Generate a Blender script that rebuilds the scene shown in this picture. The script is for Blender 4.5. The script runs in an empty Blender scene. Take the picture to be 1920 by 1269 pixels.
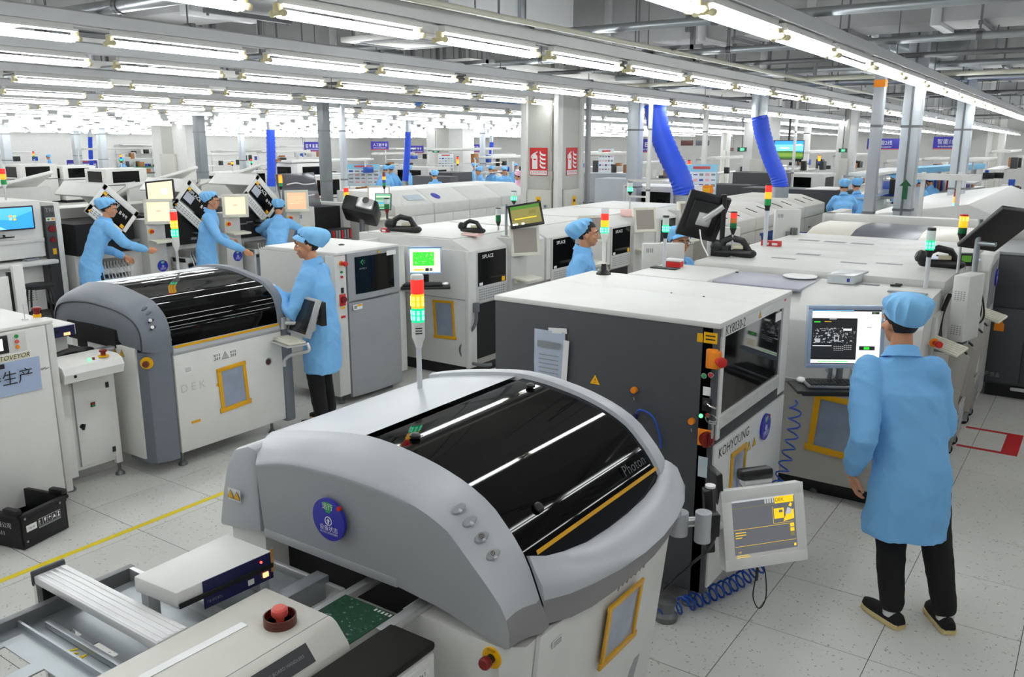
import bpy, bmesh, math, random
from mathutils import Vector, Matrix, Euler, noise
random.seed(11)
S = bpy.context.scene
COL = S.collection
R = math.radians
# ---------------------------------------------------------------- camera, world, exposure
cam_data = bpy.data.cameras.new('camera')
cam_data.sensor_width = 36.0
cam_data.lens = 1609.17 * 36.0 / 1920.0
cam_data.clip_end = 300
cam_ob = bpy.data.objects.new('camera', cam_data)
COL.objects.link(cam_ob)
cam_ob.location = (0, 0, 2.487)
cam_ob.rotation_euler = (R(90 - 13.191), 0, R(34.688))
S.camera = cam_ob
W = bpy.data.worlds.new('world'); S.world = W; W.use_nodes = True
W.node_tree.nodes['Background'].inputs[0].default_value = (0.9, 0.95, 1.0, 1)
W.node_tree.nodes['Background'].inputs[1].default_value = 0.12
S.view_settings.view_transform = 'Standard'
S.view_settings.look = 'None'
S.view_settings.gamma = 1.0
S.view_settings.use_curve_mapping = False
S.view_settings.exposure = 0.72
TUBE_POWER = 11.5
S.cycles.use_denoising = True
S.cycles.max_bounces = 7
S.cycles.diffuse_bounces = 4
S.cycles.glossy_bounces = 3
S.cycles.transparent_max_bounces = 8
S.cycles.sample_clamp_indirect = 6.0
S.cycles.use_adaptive_sampling = True
S.cycles.adaptive_threshold = 0.02

# ---------------------------------------------------------------- materials
def lin(c):
    c /= 255.0
    return c / 12.92 if c <= 0.04045 else ((c + 0.055) / 1.055) ** 2.4
def hx(h):
    return (lin(int(h[0:2], 16)), lin(int(h[2:4], 16)), lin(int(h[4:6], 16)), 1)
MATS = {}
def mat(name, col, rough=0.5, metal=0.0, emit=0.0, wear=0.06, coat=0.0, alpha=1.0, spec=0.5, bump=0.0, bscale=60, trans=0.0):
    if name in MATS: return MATS[name]
    m = bpy.data.materials.new(name); m.use_nodes = True
    nt = m.node_tree; b = nt.nodes['Principled BSDF']
    c = hx(col) if isinstance(col, str) else col
    b.inputs['Base Color'].default_value = c
    b.inputs['Roughness'].default_value = rough
    b.inputs['Metallic'].default_value = metal
    b.inputs['Coat Weight'].default_value = coat
    b.inputs['Alpha'].default_value = alpha
    b.inputs['Specular IOR Level'].default_value = spec
    b.inputs['Transmission Weight'].default_value = trans
    if emit:
        b.inputs['Emission Color'].default_value = c
        b.inputs['Emission Strength'].default_value = emit
    elif wear or bump:
        tc = nt.nodes.new('ShaderNodeTexCoord')
        n = nt.nodes.new('ShaderNodeTexNoise'); n.inputs['Scale'].default_value = 7.0
        n.inputs['Detail'].default_value = 5.0
        nt.links.new(tc.outputs['Object'], n.inputs['Vector'])
        if wear:
            mx = nt.nodes.new('ShaderNodeMix'); mx.data_type = 'RGBA'
            mx.inputs[6].default_value = tuple(v * (1 - wear) for v in c[:3]) + (1,)
            mx.inputs[7].default_value = tuple(min(1, v * (1 + wear)) for v in c[:3]) + (1,)
            nt.links.new(n.outputs['Fac'], mx.inputs[0])
            nt.links.new(mx.outputs[2], b.inputs['Base Color'])
        if bump:
            n2 = nt.nodes.new('ShaderNodeTexNoise'); n2.inputs['Scale'].default_value = bscale
            nt.links.new(tc.outputs['Object'], n2.inputs['Vector'])
            bp = nt.nodes.new('ShaderNodeBump'); bp.inputs['Strength'].default_value = bump
            bp.inputs['Distance'].default_value = 0.003
            nt.links.new(n2.outputs['Fac'], bp.inputs['Height'])
            nt.links.new(bp.outputs[0], b.inputs['Normal'])
    MATS[name] = m
    return m
WHITE = mat('white_enamel', 'dcdcd8', 0.42)
OFFW = mat('offwhite_enamel', 'cfcfcb', 0.45)
PALE = mat('pale_grey_enamel', 'c4c3bf', 0.45)
MIDG = mat('mid_grey_enamel', '989b9e', 0.42)
BEIGE = mat('beige_grey_enamel', 'aeaaa2', 0.5)
CREAM = mat('cream_plastic', 'd8d6c6', 0.45)
SILV = mat('silver_grey_plastic', 'b4b8bd', 0.34, wear=0.03)
SILV2 = mat('satin_grey_plastic', 'a0a3a6', 0.5, wear=0.03)
DKSILV = mat('darkened_silver_plastic', '858484', 0.5)  # silver darkened; on the near hood it paints the underside's shade
BLUEG = mat('blue_grey_plastic', '6d737d', 0.42, bump=0.15, bscale=300)
CHAR = mat('charcoal_paint', '47494d', 0.5, bump=0.1, bscale=400)
CHAR2 = mat('charcoal_dark', '36383b', 0.5)
BLACK = mat('black_plastic', '141416', 0.4)
MATTEB = mat('matte_black', '0b0b0c', 0.75)
GLASSB = mat('tinted_black_glass', '040405', 0.04, spec=0.3, wear=0)
GLASSD = mat('tinted_dark_window', '0a0b0c', 0.08, spec=0.3, wear=0)
ALU = mat('brushed_aluminium', 'd5d6d6', 0.32, 0.75)
STEEL = mat('galvanised_steel', 'aab0b4', 0.35, 0.8, wear=0.12)
DSTEEL = mat('dull_steel', '77797b', 0.45, 0.7)
CHROME = mat('chrome', 'd8d8d8', 0.12, 1.0, wear=0)
RED = mat('red_plastic', 'c8231e', 0.35)
DRED = mat('dark_red_plastic', '7d1410', 0.35)
BROWNR = mat('brown_red_plastic', '5c2418', 0.4)
PINKRED = mat('faded_red_plastic', 'dd5a50', 0.4)
YEL = mat('yellow_plastic', 'f0b400', 0.4)
TAPE = mat('kapton_yellow_tape', 'dba311', 0.35, wear=0.15)
FLOORTAPE = mat('yellow_floor_tape', 'e6cf1c', 0.5)
REDTAPE = mat('red_floor_tape', 'c11f24', 0.5)
ORANGE = mat('orange_plastic', 'f08c14', 0.4)
GREEN = mat('green_plastic', '1f9a50', 0.4)
BLUEP = mat('blue_print', '2a2fa8', 0.4)
NAVY = mat('navy_panel', '141a4a', 0.4)
HOSEB = mat('blue_hose_plastic', '1f4fb0', 0.3)
DUCTB = mat('blue_flexible_duct', '2450d8', 0.5, wear=0.15)
SKYB = mat('sky_blue_print', '8ccbe6', 0.5)
INK = mat('black_ink', '18181a', 0.6, wear=0)
INKW = mat('white_ink', 'ececec', 0.6, wear=0)
INKG = mat('grey_ink', '8a8d92', 0.6, wear=0)
INKB = mat('blue_ink', '2b3f9e', 0.6, wear=0)
PAPER = mat('white_paper', 'e8e8e6', 0.7)
FILM = mat('clear_film_over_paper', '8e99ad', 0.12, wear=0.25, coat=0.5, bump=0.9, bscale=14)
FILMW = mat('clear_film_over_white', 'b9c4d6', 0.15, wear=0.12, coat=0.4, bump=0.6, bscale=12)
def fabric(name, h):
    m = mat(name, h, 0.8, bump=0.5, bscale=420, wear=0.04); nt = m.node_tree; b = nt.nodes['Principled BSDF']
    tc = nt.nodes.new('ShaderNodeTexCoord'); last = b.inputs['Base Color'].links[0].from_socket
    for d in ('X', 'Z'):
        w = nt.nodes.new('ShaderNodeTexWave'); w.bands_direction = d; w.inputs['Scale'].default_value = 32; w.inputs['Distortion'].default_value = .6; nt.links.new(tc.outputs['Object'], w.inputs['Vector'])
        r = nt.nodes.new('ShaderNodeMapRange'); r.inputs[1].default_value = .86; r.inputs[2].default_value = 1.0; r.inputs[3].default_value = 0; r.inputs[4].default_value = .07; nt.links.new(w.outputs['Fac'], r.inputs[0])
        mx = nt.nodes.new('ShaderNodeMix'); mx.data_type = 'RGBA'; nt.links.new(r.outputs[0], mx.inputs[0]); nt.links.new(last, mx.inputs[6]); mx.inputs[7].default_value = hx('4a7fb8'); last = mx.outputs[2]
    nt.links.new(last, b.inputs['Base Color']); return m
FABB = fabric('light_blue_fabric', '7dbdf2')
FABB2 = mat('sky_blue_cap_fabric', '84c4f4', 0.8, bump=0.4, bscale=380, wear=0.05)
TROUS = mat('black_trouser_cloth', '0e0e10', 0.85)
SHOEB = mat('black_canvas', '0d0d0f', 0.8)
SOLE = mat('cream_rubber', 'd9c58c', 0.6)
SKIN = mat('skin', 'c98f6c', 0.5, wear=0.07)
HAIR = mat('black_hair', '0c0b0b', 0.55, bump=0.6, bscale=200)
SOCK = mat('white_cotton', 'dcdcda', 0.9)
GLOVE = mat('white_glove_cotton', 'd9dada', 0.85)
RUB = mat('black_rubber', '101010', 0.6)
PINK = mat('pale_pink_plastic', 'efc9c2', 0.5)
PINKC = mat('pink_cap_fabric', 'e8b4c8', 0.8)
CLEARP = mat('translucent_plastic', 'e4e8ea', 0.2, alpha=0.75)
TEAL = mat('green_mat', '2f8a6c', 0.6)
PCB = mat('green_circuit_board', '15432c', 0.35)
CONC = mat('ceiling_concrete', 'a8a6a2', 0.9, wear=0.1)
DUCTM = mat('silver_duct_cladding', 'a9aaab', 0.5, 0.25, wear=0.1, bump=0.2, bscale=25)
WALLM = mat('white_wall_paint', 'dededc', 0.8)
WOODC = mat('brown_carton', 'a5744a', 0.8)
WHITEHOT = mat('fluorescent_glow', (0.96, 0.985, 1.0, 1), emit=TUBE_POWER)
LAMPR = mat('red_lens_unlit', '9a2a22', 0.3); LAMPY = mat('amber_lens_unlit', 'd0702a', 0.3); LAMPG = mat('green_lens_unlit', '146b3c', 0.3); LAMPB = mat('blue_lens_unlit', '2a4fa8', 0.3)
LITR = mat('red_lens_lit', (0.75, 0.03, 0.02, 1), emit=.55); LITY = mat('amber_lens_lit', (1.0, 0.38, 0.01, 1), emit=.75)
LITG = mat('green_lens_lit', (0.0, 0.55, 0.2, 1), emit=.8); LITC = mat('bright_lens_core', (0.25, 1.0, 0.6, 1), emit=1.0)
LITYC = mat('bright_amber_core', (1.0, 0.7, 0.12, 1), emit=.9); LITO = mat('orange_lens_lit', (1.0, 0.2, 0.01, 1), emit=1.5)
LITB = mat('blue_lens_lit', (0.05, 0.35, 1.0, 1), emit=1.6)
LEDR = mat('red_led', (1.0, 0.05, 0.03, 1), emit=2.5); LEDO = mat('orange_led', (1.0, 0.3, 0.12, 1), emit=1.8); LEDG = mat('green_led', (0.1, 1.0, 0.25, 1), emit=1.5)
def scr(name, h, k=0.75): return mat('screen_' + name, h, emit=k)
SC_W = scr('white', 'f2f4f4', 0.62); SC_K = scr('black', '1c1e20', 0.5); SC_G = scr('grey', '55575c', 0.6); SC_GR = scr('green', '2fd02f', 0.7)
SC_BL = scr('blue', '2c8ce0', 0.7); SC_LB = scr('light_blue', '6cc0f0', 0.7); SC_Y = scr('yellow', 'd8b21c', 0.7); SC_LG = scr('light_grey', 'a9acae', 0.55)
SC_T = scr('tan', 'dcc6a8', 0.6); SC_BR = scr('olive', '77703c', 0.5); SC_O = scr('salmon', 'd9a27e', 0.6); SC_CR = scr('cream', 'f0e6c8', 0.6); SC_DG = scr('dark_green', '3e6b24', 0.6)

# ---------------------------------------------------------------- mesh builder
class MB:
    def __init__(s):
        s.bm = bmesh.new()
    def _f(s, vs, m=0):
        try:
            f = s.bm.faces.new(vs); f.material_index = m; f.smooth = True; return f
        except ValueError:
            return None
    def box(s, x0, x1, y0, y1, z0, z1, bev=0.0, m=0, seg=2):
        return s.obox(((x0+x1)/2, (y0+y1)/2, (z0+z1)/2), (abs(x1-x0), abs(y1-y0), abs(z1-z0)), None, bev, m, seg)
    def obox(s, c, d, rot=None, bev=0.0, m=0, seg=2):
        hx_, hy, hz = d[0]/2, d[1]/2, d[2]/2
        M = Matrix.Translation(Vector(c))
        if rot is not None:
            M = M @ (rot.to_4x4() if isinstance(rot, Matrix) else Euler(rot).to_matrix().to_4x4())
        vs = [s.bm.verts.new(M @ Vector((a*hx_, b*hy, e*hz))) for e in (-1, 1) for b in (-1, 1) for a in (-1, 1)]
        fs = [s._f([vs[i] for i in q], m) for q in ((0,2,3,1),(4,5,7,6),(0,1,5,4),(2,6,7,3),(0,4,6,2),(1,3,7,5))]
        if bev > 0:
            bev = min(bev, 0.45*min(abs(d[0]), abs(d[1]), abs(d[2])))
            es = list({e for f in fs for e in f.edges})
            r = bmesh.ops.bevel(s.bm, geom=es, offset=bev, segments=seg, affect='EDGES', profile=0.5)
            for f in r['faces']: f.material_index = m; f.smooth = True
        return s
    def poly(s, pts, m=0):
        s._f([s.bm.verts.new(Vector(p)) for p in pts], m); return s
    def prism(s, poly, axis, a0, a1, m=0, bev=0.0):
        def P(p, a):
            return Vector((a, p[0], p[1])) if axis == 'x' else Vector((p[0], a, p[1])) if axis == 'y' else Vector((p[0], p[1], a))
        A = [s.bm.verts.new(P(p, a0)) for p in poly]; B = [s.bm.verts.new(P(p, a1)) for p in poly]
        n = len(poly); fs = [s._f(A[::-1], m), s._f(B, m)]
        for i in range(n): fs.append(s._f([A[i], A[(i+1) % n], B[(i+1) % n], B[i]], m))
        fs = [f for f in fs if f]
        bmesh.ops.recalc_face_normals(s.bm, faces=fs)
        if bev > 0:
            es = list({e for f in fs for e in f.edges})
            r = bmesh.ops.bevel(s.bm, geom=es, offset=bev, segments=2, affect='EDGES', profile=0.5)
            for f in r['faces']: f.material_index = m; f.smooth = True
        return s
    def cyl(s, p0, p1, r0, r1=None, n=16, m=0):
        return s.tube([p0, p1], [r0, r0 if r1 is None else r1], n, m)
    def tube(s, pts, r, n=8, m=0, caps=True, flat=1.0, up=None):
        pts = [Vector(p) for p in pts]; k = len(pts)
        rr = r if isinstance(r, list) else [r]*k
        rings = []; prev = None
        for i, p in enumerate(pts):
            t = (pts[min(i+1, k-1)] - pts[max(i-1, 0)])
            if t.length < 1e-9: t = Vector((0, 0, 1))
            t.normalize()
            if prev is None:
                a = Vector(up) if up else (Vector((0, 0, 1)) if abs(t.z) < 0.9 else Vector((1, 0, 0)))
            else: a = prev
            a = (a - t * a.dot(t)).normalized(); prev = a
            b = t.cross(a)
            q = rr[i]; ra, rb = (q if isinstance(q, (list, tuple)) else (q*flat, q))
            rings.append([s.bm.verts.new(p + a*(ra*math.cos(2*math.pi*j/n)) + b*(rb*math.sin(2*math.pi*j/n))) for j in range(n)])
        for i in range(k-1):
            for j in range(n):
                s._f([rings[i][j], rings[i][(j+1) % n], rings[i+1][(j+1) % n], rings[i+1][j]], m)
        if caps: s._f(rings[0][::-1], m); s._f(rings[-1], m)
        return s
    def capsule(s, pts, r, n=10, m=0):
        """tube with rounded ends"""
        pts = [Vector(p) for p in pts]; r = list(r) if isinstance(r, (list, tuple)) else [r]*len(pts)
        a = (pts[0]-pts[1]).normalized(); b = (pts[-1]-pts[-2]).normalized()
        g = lambda q: max(q) if isinstance(q, (tuple, list)) else q
        sc = lambda q, f: tuple(v*f for v in q) if isinstance(q, (tuple, list)) else q*f
        P = [pts[0]+a*g(r[0])*.95, pts[0]+a*g(r[0])*.6] + pts + [pts[-1]+b*g(r[-1])*.6, pts[-1]+b*g(r[-1])*.95]
        return s.tube(P, [sc(r[0], .3), sc(r[0], .8)] + r + [sc(r[-1], .8), sc(r[-1], .3)], n, m)
    def ball(s, c, r, rot=None, u=16, v=10, m=0):
        M = Matrix.Translation(Vector(c))
        if rot is not None: M = M @ (rot.to_4x4() if isinstance(rot, Matrix) else Euler(rot).to_matrix().to_4x4())
        r = r if isinstance(r, (tuple, list)) else (r, r, r)
        M = M @ Matrix.Diagonal((r[0], r[1], r[2], 1))
        q = bmesh.ops.create_uvsphere(s.bm, u_segments=u, v_segments=v, radius=1.0, matrix=M)
        for f in {f for w in q['verts'] for f in w.link_faces}: f.material_index = m; f.smooth = True
        return s
    def lathe(s, c, prof, n=20, m=0, rot=None):
        M = Matrix.Translation(Vector(c))
        if rot is not None: M = M @ (rot.to_4x4() if isinstance(rot, Matrix) else Euler(rot).to_matrix().to_4x4())
        rings = [[s.bm.verts.new(M @ Vector((r*math.cos(2*math.pi*j/n), r*math.sin(2*math.pi*j/n), z))) for j in range(n)] for r, z in prof]
        for i in range(len(rings)-1):
            for j in range(n): s._f([rings[i][j], rings[i][(j+1) % n], rings[i+1][(j+1) % n], rings[i+1][j]], m)
        s._f(rings[0][::-1], m); s._f(rings[-1], m)
        return s
    def grid(s, rows, m=0, close=False):
        V = [[s.bm.verts.new(Vector(p)) for p in row] for row in rows]
        for i in range(len(V)-1):
            w = len(V[i])
            for j in range(w if close else w-1):
                s._f([V[i][j], V[i][(j+1) % w], V[i+1][(j+1) % w], V[i+1][j]], m)
        return s
    def loft(s, loops, m=0):
        V = [[s.bm.verts.new(Vector(p)) for p in row] for row in loops]
        fs = []
        for i in range(len(V)-1):
            w = len(V[i])
            for j in range(w): fs.append(s._f([V[i][j], V[i][(j+1) % w], V[i+1][(j+1) % w], V[i+1][j]], m))
        fs += [s._f(V[0][::-1], m), s._f(V[-1], m)]
        bmesh.ops.recalc_face_normals(s.bm, faces=[f for f in fs if f])
        return s
    def panel(s, c, u, v, w, h, t=0.004, bev=0.0, m=0):
        """thin plate: centre c of its back, right u, up v, size w x h, thickness t out along u x v"""
        u = Vector(u).normalized(); v = Vector(v).normalized(); n = u.cross(v).normalized(); v = n.cross(u)
        M = Matrix((u, v, n)).transposed()
        return s.obox(Vector(c) + n*(t/2), (w, h, t), M, bev, m)
    def disc(s, c, u, v, r, t=0.004, n=24, m=0, r2=None):
        u = Vector(u).normalized(); v = Vector(v).normalized(); k = u.cross(v).normalized()
        c = Vector(c)
        return s.tube([c, c + k*t], [(r, r), (r2 or r, r2 or r)], n, m, up=v)
    def text(s, body, c, u, v, size, m=0, align='CENTER', t=0.0006, sx=1.0, shear=0.0):
        cu = bpy.data.curves.new('t', 'FONT'); cu.body = body; cu.size = size; cu.align_x = align; cu.align_y = 'CENTER'
        cu.resolution_u = 2; cu.extrude = 0.0; cu.shear = shear
        ob = bpy.data.objects.new('t', cu); TMP.collection.objects.link(ob)
        dg = tmp_graph()
        me = bpy.data.meshes.new_from_object(ob.evaluated_get(dg))
        u = Vector(u).normalized(); v = Vector(v).normalized(); n = u.cross(v).normalized(); c = Vector(c) + n*t
        base = len(s.bm.verts)
        vs = [s.bm.verts.new(c + u*(w.co.x*sx) + v*w.co.y) for w in me.vertices]
        for p in me.polygons: s._f([vs[i] for i in p.vertices], m)
        bpy.data.objects.remove(ob); bpy.data.curves.remove(cu); bpy.data.meshes.remove(me)
        return s
    def mesh(s, name, mats, org=None, angle=38):
        if org is not None and Vector(org).length > 0: bmesh.ops.translate(s.bm, verts=s.bm.verts, vec=-Vector(org))
        me = bpy.data.meshes.new(name)
        s.bm.normal_update(); s.bm.to_mesh(me); s.bm.free()
        for m in (mats if isinstance(mats, (list, tuple)) else [mats]): me.materials.append(m)
        me.set_sharp_from_angle(angle=R(angle))
        return me
TMP = bpy.data.scenes.new('scratch')
def tmp_graph():
    TMP.view_layers[0].update()
    return TMP.view_layers[0].depsgraph
ORG = Vector((0, 0, 0))
def props(o, label=None, cat=None, group=None, kind=None):
    for k, val in (('label', label), ('category', cat), ('group', group), ('kind', kind)):
        if val: o[k] = val
    return o
def thing(name, label, cat, loc=(0, 0, 0), rotz=0.0, group=None, local=False):
    """an Empty at the thing's base; parts are given in world coordinates unless local"""
    global ORG
    o = bpy.data.objects.new(name, None); o.empty_display_size = 0.1; COL.objects.link(o)
    o.location = loc; o.rotation_euler = (0, 0, rotz)
    props(o, label, cat, group)
    ORG = Vector((0, 0, 0)) if local else Vector(loc)
    return o
def put(name, mb, mats, parent, label=None, angle=38, kind=None):
    o = bpy.data.objects.new(name, mb.mesh(name, mats, ORG, angle)); COL.objects.link(o)
    o.parent = parent
    props(o, label, kind=kind)
    return o
def solo(name, mb, mats, label=None, cat=None, group=None, kind=None, angle=38):
    """a thing that is one mesh, its origin at the middle of its base"""
    vs = [v.co for v in mb.bm.verts]
    lo = Vector((min(v.x for v in vs), min(v.y for v in vs), min(v.z for v in vs)))
    hi = Vector((max(v.x for v in vs), max(v.y for v in vs), max(v.z for v in vs)))
    b = Vector(((lo.x+hi.x)/2, (lo.y+hi.y)/2, lo.z))
    o = bpy.data.objects.new(name, mb.mesh(name, mats, b, angle)); COL.objects.link(o); o.location = b
    return props(o, label, cat, group, kind)
def struct(name, mb, mats, parent=None, kind='structure'):
    o = bpy.data.objects.new(name, mb.mesh(name, mats)); COL.objects.link(o)
    if parent: o.parent = parent
    o['kind'] = kind
    return o
def dup(root, loc, rotz=None, label=None, group=None):
    r = root.copy(); COL.objects.link(r); r.location = loc
    if rotz is not None: r.rotation_euler = (0, 0, rotz)
    if label: r['label'] = label
    if group: r['group'] = group
    for ch in list(root.children):
        c = ch.copy(); COL.objects.link(c); c.parent = r
        for g in ch.children:
            d = g.copy(); COL.objects.link(d); d.parent = c
    return r
def lerp(a, b, t): return a + (b-a)*t
def interp(prof, x):
    for (x0, z0), (x1, z1) in zip(prof, prof[1:]):
        if x0 <= x <= x1: return lerp(z0, z1, (x-x0)/(x1-x0))
    return prof[0][1] if x < prof[0][0] else prof[-1][1]
def smooth_line(pts, k=6):
    P = [Vector(p) for p in pts]; out = []
    for i in range(len(P)-1):
        a, b, c, d = P[max(i-1, 0)], P[i], P[i+1], P[min(i+2, len(P)-1)]
        for j in range(k):
            t = j/k
            out.append(0.5*((2*b) + (c-a)*t + (2*a-5*b+4*c-d)*t*t + (3*b-a-3*c+d)*t**3))
    out.append(P[-1]); return out
X, Y, Zv = Vector((1, 0, 0)), Vector((0, 1, 0)), Vector((0, 0, 1))
# ---------------------------------------------------------------- kit of parts shared by the machines
def tower(parent, base, pole_h, lamps, r=0.03, lh=0.07, pole_r=0.011, house=0.06, cap=0.02, house_m=None, cap_m=None, pole_m=None, foot=0.0, top=None):
    """signal tower: pole, lens segments (bottom to top) and cap; a part of its machine"""
    b = Vector(base); mb = MB()
    if foot: mb.lathe(b, [(foot, 0), (foot, 0.008), (foot*.75, 0.02), (foot*.4, 0.03), (pole_r*1.6, 0.05), (pole_r*1.3, 0.07)], 18, 2)
    mb.cyl(b, b + Zv*pole_h, pole_r, n=12, m=0)
    z = pole_h
    mb.lathe(b, [(pole_r*1.1, z-0.03), (r*.75, z), (r, z+0.018), (r, z+0.018+house)], 20, 1)
    z += 0.018 + house
    p = put('signal_tower', mb, [pole_m or ALU, house_m or WHITE, BLACK], parent)
    for lm in lamps:
        core = None
        if isinstance(lm, tuple): lm, core = lm
        q = MB(); q.lathe(b, [(r*.98, z), (r, z+.004), (r, z+lh-.006), (r*.96, z+lh)], 20, 0)
        if core:
            for a in (-2.2, -1.5, -.8, 0):
                d = Vector((math.cos(a), math.sin(a), 0))*(r+.0006)
                q.obox(b + d + Zv*(z+lh*.3), (.004, r*.42, lh*.3), (0, 0, a), 0, 1); q.obox(b + d + Zv*(z+lh*.68), (.004, r*.42, lh*.3), (0, 0, a), 0, 1)
        put('lamp', q, [lm, core or lm], p, {LITR: 'red lamp', LAMPR: 'red lamp', LITY: 'amber lamp', LAMPY: 'amber lamp', LITO: 'orange lamp', LITG: 'green lamp', LAMPG: 'green lamp', LAMPB: 'blue lamp', LITB: 'blue lamp'}.get(lm, 'clear segment'))
        z += lh
    q = MB(); q.lathe(b, [(r, z), (r, z+cap*.7), (r*.9, z+cap)], 20, 0); put('cap', q, cap_m or house_m or WHITE, p)
    return p
def estop(parent, c, u, v, ring=YEL, head=RED, r=0.02, ring_r=0.04, name='emergency_stop', txt=True):
    u = Vector(u).normalized(); v = Vector(v).normalized(); n = u.cross(v).normalized(); c = Vector(c); mb = MB()
    mb.disc(c, u, v, ring_r, 0.006, 28, 0)
    mb.tube([c + n*.006, c + n*.03], [r*.72]*2, 18, 2)
    mb.tube([c+n*.026, c+n*.03, c+n*.046, c+n*.052], [r*.85, r, r, r*.8], 20, 1)
    if txt:
        mb.text('STOP', c + v*ring_r*.72 + n*.006, u, v, ring_r*.36, 2)
    return put(name, mb, [ring, head, BLACK], parent, 'red push button on a yellow ring')
def triangle(mb, c, u, v, s, m=0, mk=1, mark='!'):
    u = Vector(u).normalized(); v = Vector(v).normalized(); n = u.cross(v).normalized(); c = Vector(c)
    mb.poly([c - u*s*.56 - v*s*.42 + n*.0006, c + u*s*.56 - v*s*.42 + n*.0006, c + v*s*.56 + n*.0006], mk)
    mb.poly([c - u*s*.48 - v*s*.37 + n*.0011, c + u*s*.48 - v*s*.37 + n*.0011, c + v*s*.47 + n*.0011], m)
    mb.text(mark, c - v*s*.08, u, v, s*.62, mk, t=.0015)
def warn(parent, c, u, v, s, label='yellow triangular warning sticker', mark='!'):
    mb = MB(); triangle(mb, c, u, v, s, 0, 1, mark); return put('warning_sticker', mb, [YEL, INK], parent, label)
def status_disc(parent, c, u, v, r=0.075, label='blue round status disc with white writing'):
    u = Vector(u).normalized(); v = Vector(v).normalized(); n = u.cross(v).normalized(); c = Vector(c); mb = MB()
    mb.disc(c, u, v, r, .012, 40, 0)
    q = c + n*.0125
    arc = [q + (u*math.sin(a) + v*math.cos(a))*r*.86 for a in (-.42, -.2, 0, .2, .42)]
    mb.poly([q + (u*math.sin(a) + v*math.cos(a))*r*.36 for a in (.32, -.32)] + arc, 1)
    mb.text('运行', q + v*r*.63, u, v, r*.34, 2)
    mb.tube([q + (u*math.cos(a) + v*math.sin(a))*r*.2 - v*r*.05 for a in [i*math.pi/12 for i in range(25)]], r*.022, 6, 2, caps=False)
    k = q - v*r*.05 + n*.0006
    mb.poly([k + u*a*r + v*b*r for a, b in ((-.05, -.13), (.05, -.13), (.05, .0), (.11, .0), (0, .13), (-.11, .0), (-.05, .0))], 2)
    mb.text('设备状态', q - v*r*.43, u, v, r*.29, 2); mb.text('非工作人员请勿操作', q - v*r*.64, u, v, r*.125, 2)
    mb.disc(c + n*.004 + (u*.72 + v*.72)*r*.98, u, v, r*.11, .01, 10, 3)
    return put('status_disc', mb, [BLUEP, GREEN, INKW, RED], parent, label)
def sleeve(parent, c, u, v, w, h, tape=0.014, name='document_pocket', label='clear document pocket in a yellow tape frame', film=None, tilt=0.0):
    u = Vector(u).normalized(); v = Vector(v).normalized(); n = u.cross(v).normalized(); c = Vector(c)
    if tilt: u, v = (u*math.cos(tilt)+v*math.sin(tilt)), (v*math.cos(tilt)-u*math.sin(tilt))
    mb = MB()
    N = 13; rows = []
    for i in range(N):
        rows.append([c + u*(w*(j/(N-1)-.5)) + v*(h*(i/(N-1)-.5)) + n*(.001 + .010*max(0, noise.noise(Vector((i*.42+c.x*5+j*.2, j*.33, c.y*3)))) + .004*abs(noise.noise(Vector((i*.9+c.x*5, j*.8-i*.5, c.y*3))))) for j in range(N)])
    mb.grid(rows, 0)
    if tape:
        t = tape
        mb.panel(c + v*(h/2), u, v, w+2*t, t*1.6, .010, .002, 1); mb.panel(c - v*(h/2), u, v, w+3.2*t, t*1.9, .011, .002, 1)
        mb.panel(c + u*(w/2), u, v, t*1.5, h+t, .0095, .002, 1); mb.panel(c - u*(w/2), u, v, t*1.7, h+t, .0095, .002, 1)
    return put(name, mb, [film or FILM, TAPE], parent, label)
def monitor(parent, c, u, v, w, h, bez, body, t=0.045, name='monitor', label=None, bm_extra=None, inset=0.004):
    """returns part, and (mb-ready) frame of the screen: centre, u, v, n"""
    u = Vector(u).normalized(); v = Vector(v).normalized(); n = u.cross(v).normalized(); v = n.cross(u); c = Vector(c)
    M = Matrix((u, v, n)).transposed(); mb = MB()
    mb.obox(c - n*(t*.5+inset), (w, h, t), M, .006)
    for dx, dy, ww, hh in ((0, h/2-bez/2, w, bez), (0, -h/2+bez/2, w, bez), (-w/2+bez/2, 0, bez, h-2*bez+.002), (w/2-bez/2, 0, bez, h-2*bez+.002)):
        mb.obox(c + u*dx + v*dy - n*(inset*.3), (ww, hh, inset*2.2), M, .002)
    mb.obox(c - n*(t+.02), (w*.72, h*.66, .05), M, .012)
    p = put(name, mb, [body], parent, label)
    return p, (c, u, v, n, w-2*bez, h-2*bez)
def scribble(mb, c, u, v, n, h, m=0, seed=1, gap=1.0, t=.0006):
    """a line of print too small to read: n dark letter-like marks of height h"""
    u = Vector(u).normalized(); v = Vector(v).normalized(); k = u.cross(v).normalized(); c = Vector(c) + k*t; rg = random.Random(seed); w = h*gap
    for i in range(n):
        o = c + u*((i-(n-1)/2)*w)
        for j in range(3):
            if rg.random() < .8: y = (j-1)*h*.38; a = w*rg.uniform(.25, .42); mb.poly([o - u*a + v*(y-h*.09), o + u*a + v*(y-h*.09), o + u*a + v*(y+h*.09), o - u*a + v*(y+h*.09)], m)
        x = w*rg.choice((-.3, 0, .3)); mb.poly([o + u*(x-w*.07) - v*h*.48, o + u*(x+w*.07) - v*h*.48, o + u*(x+w*.07) + v*h*.48, o + u*(x-w*.07) + v*h*.48], m)
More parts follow.
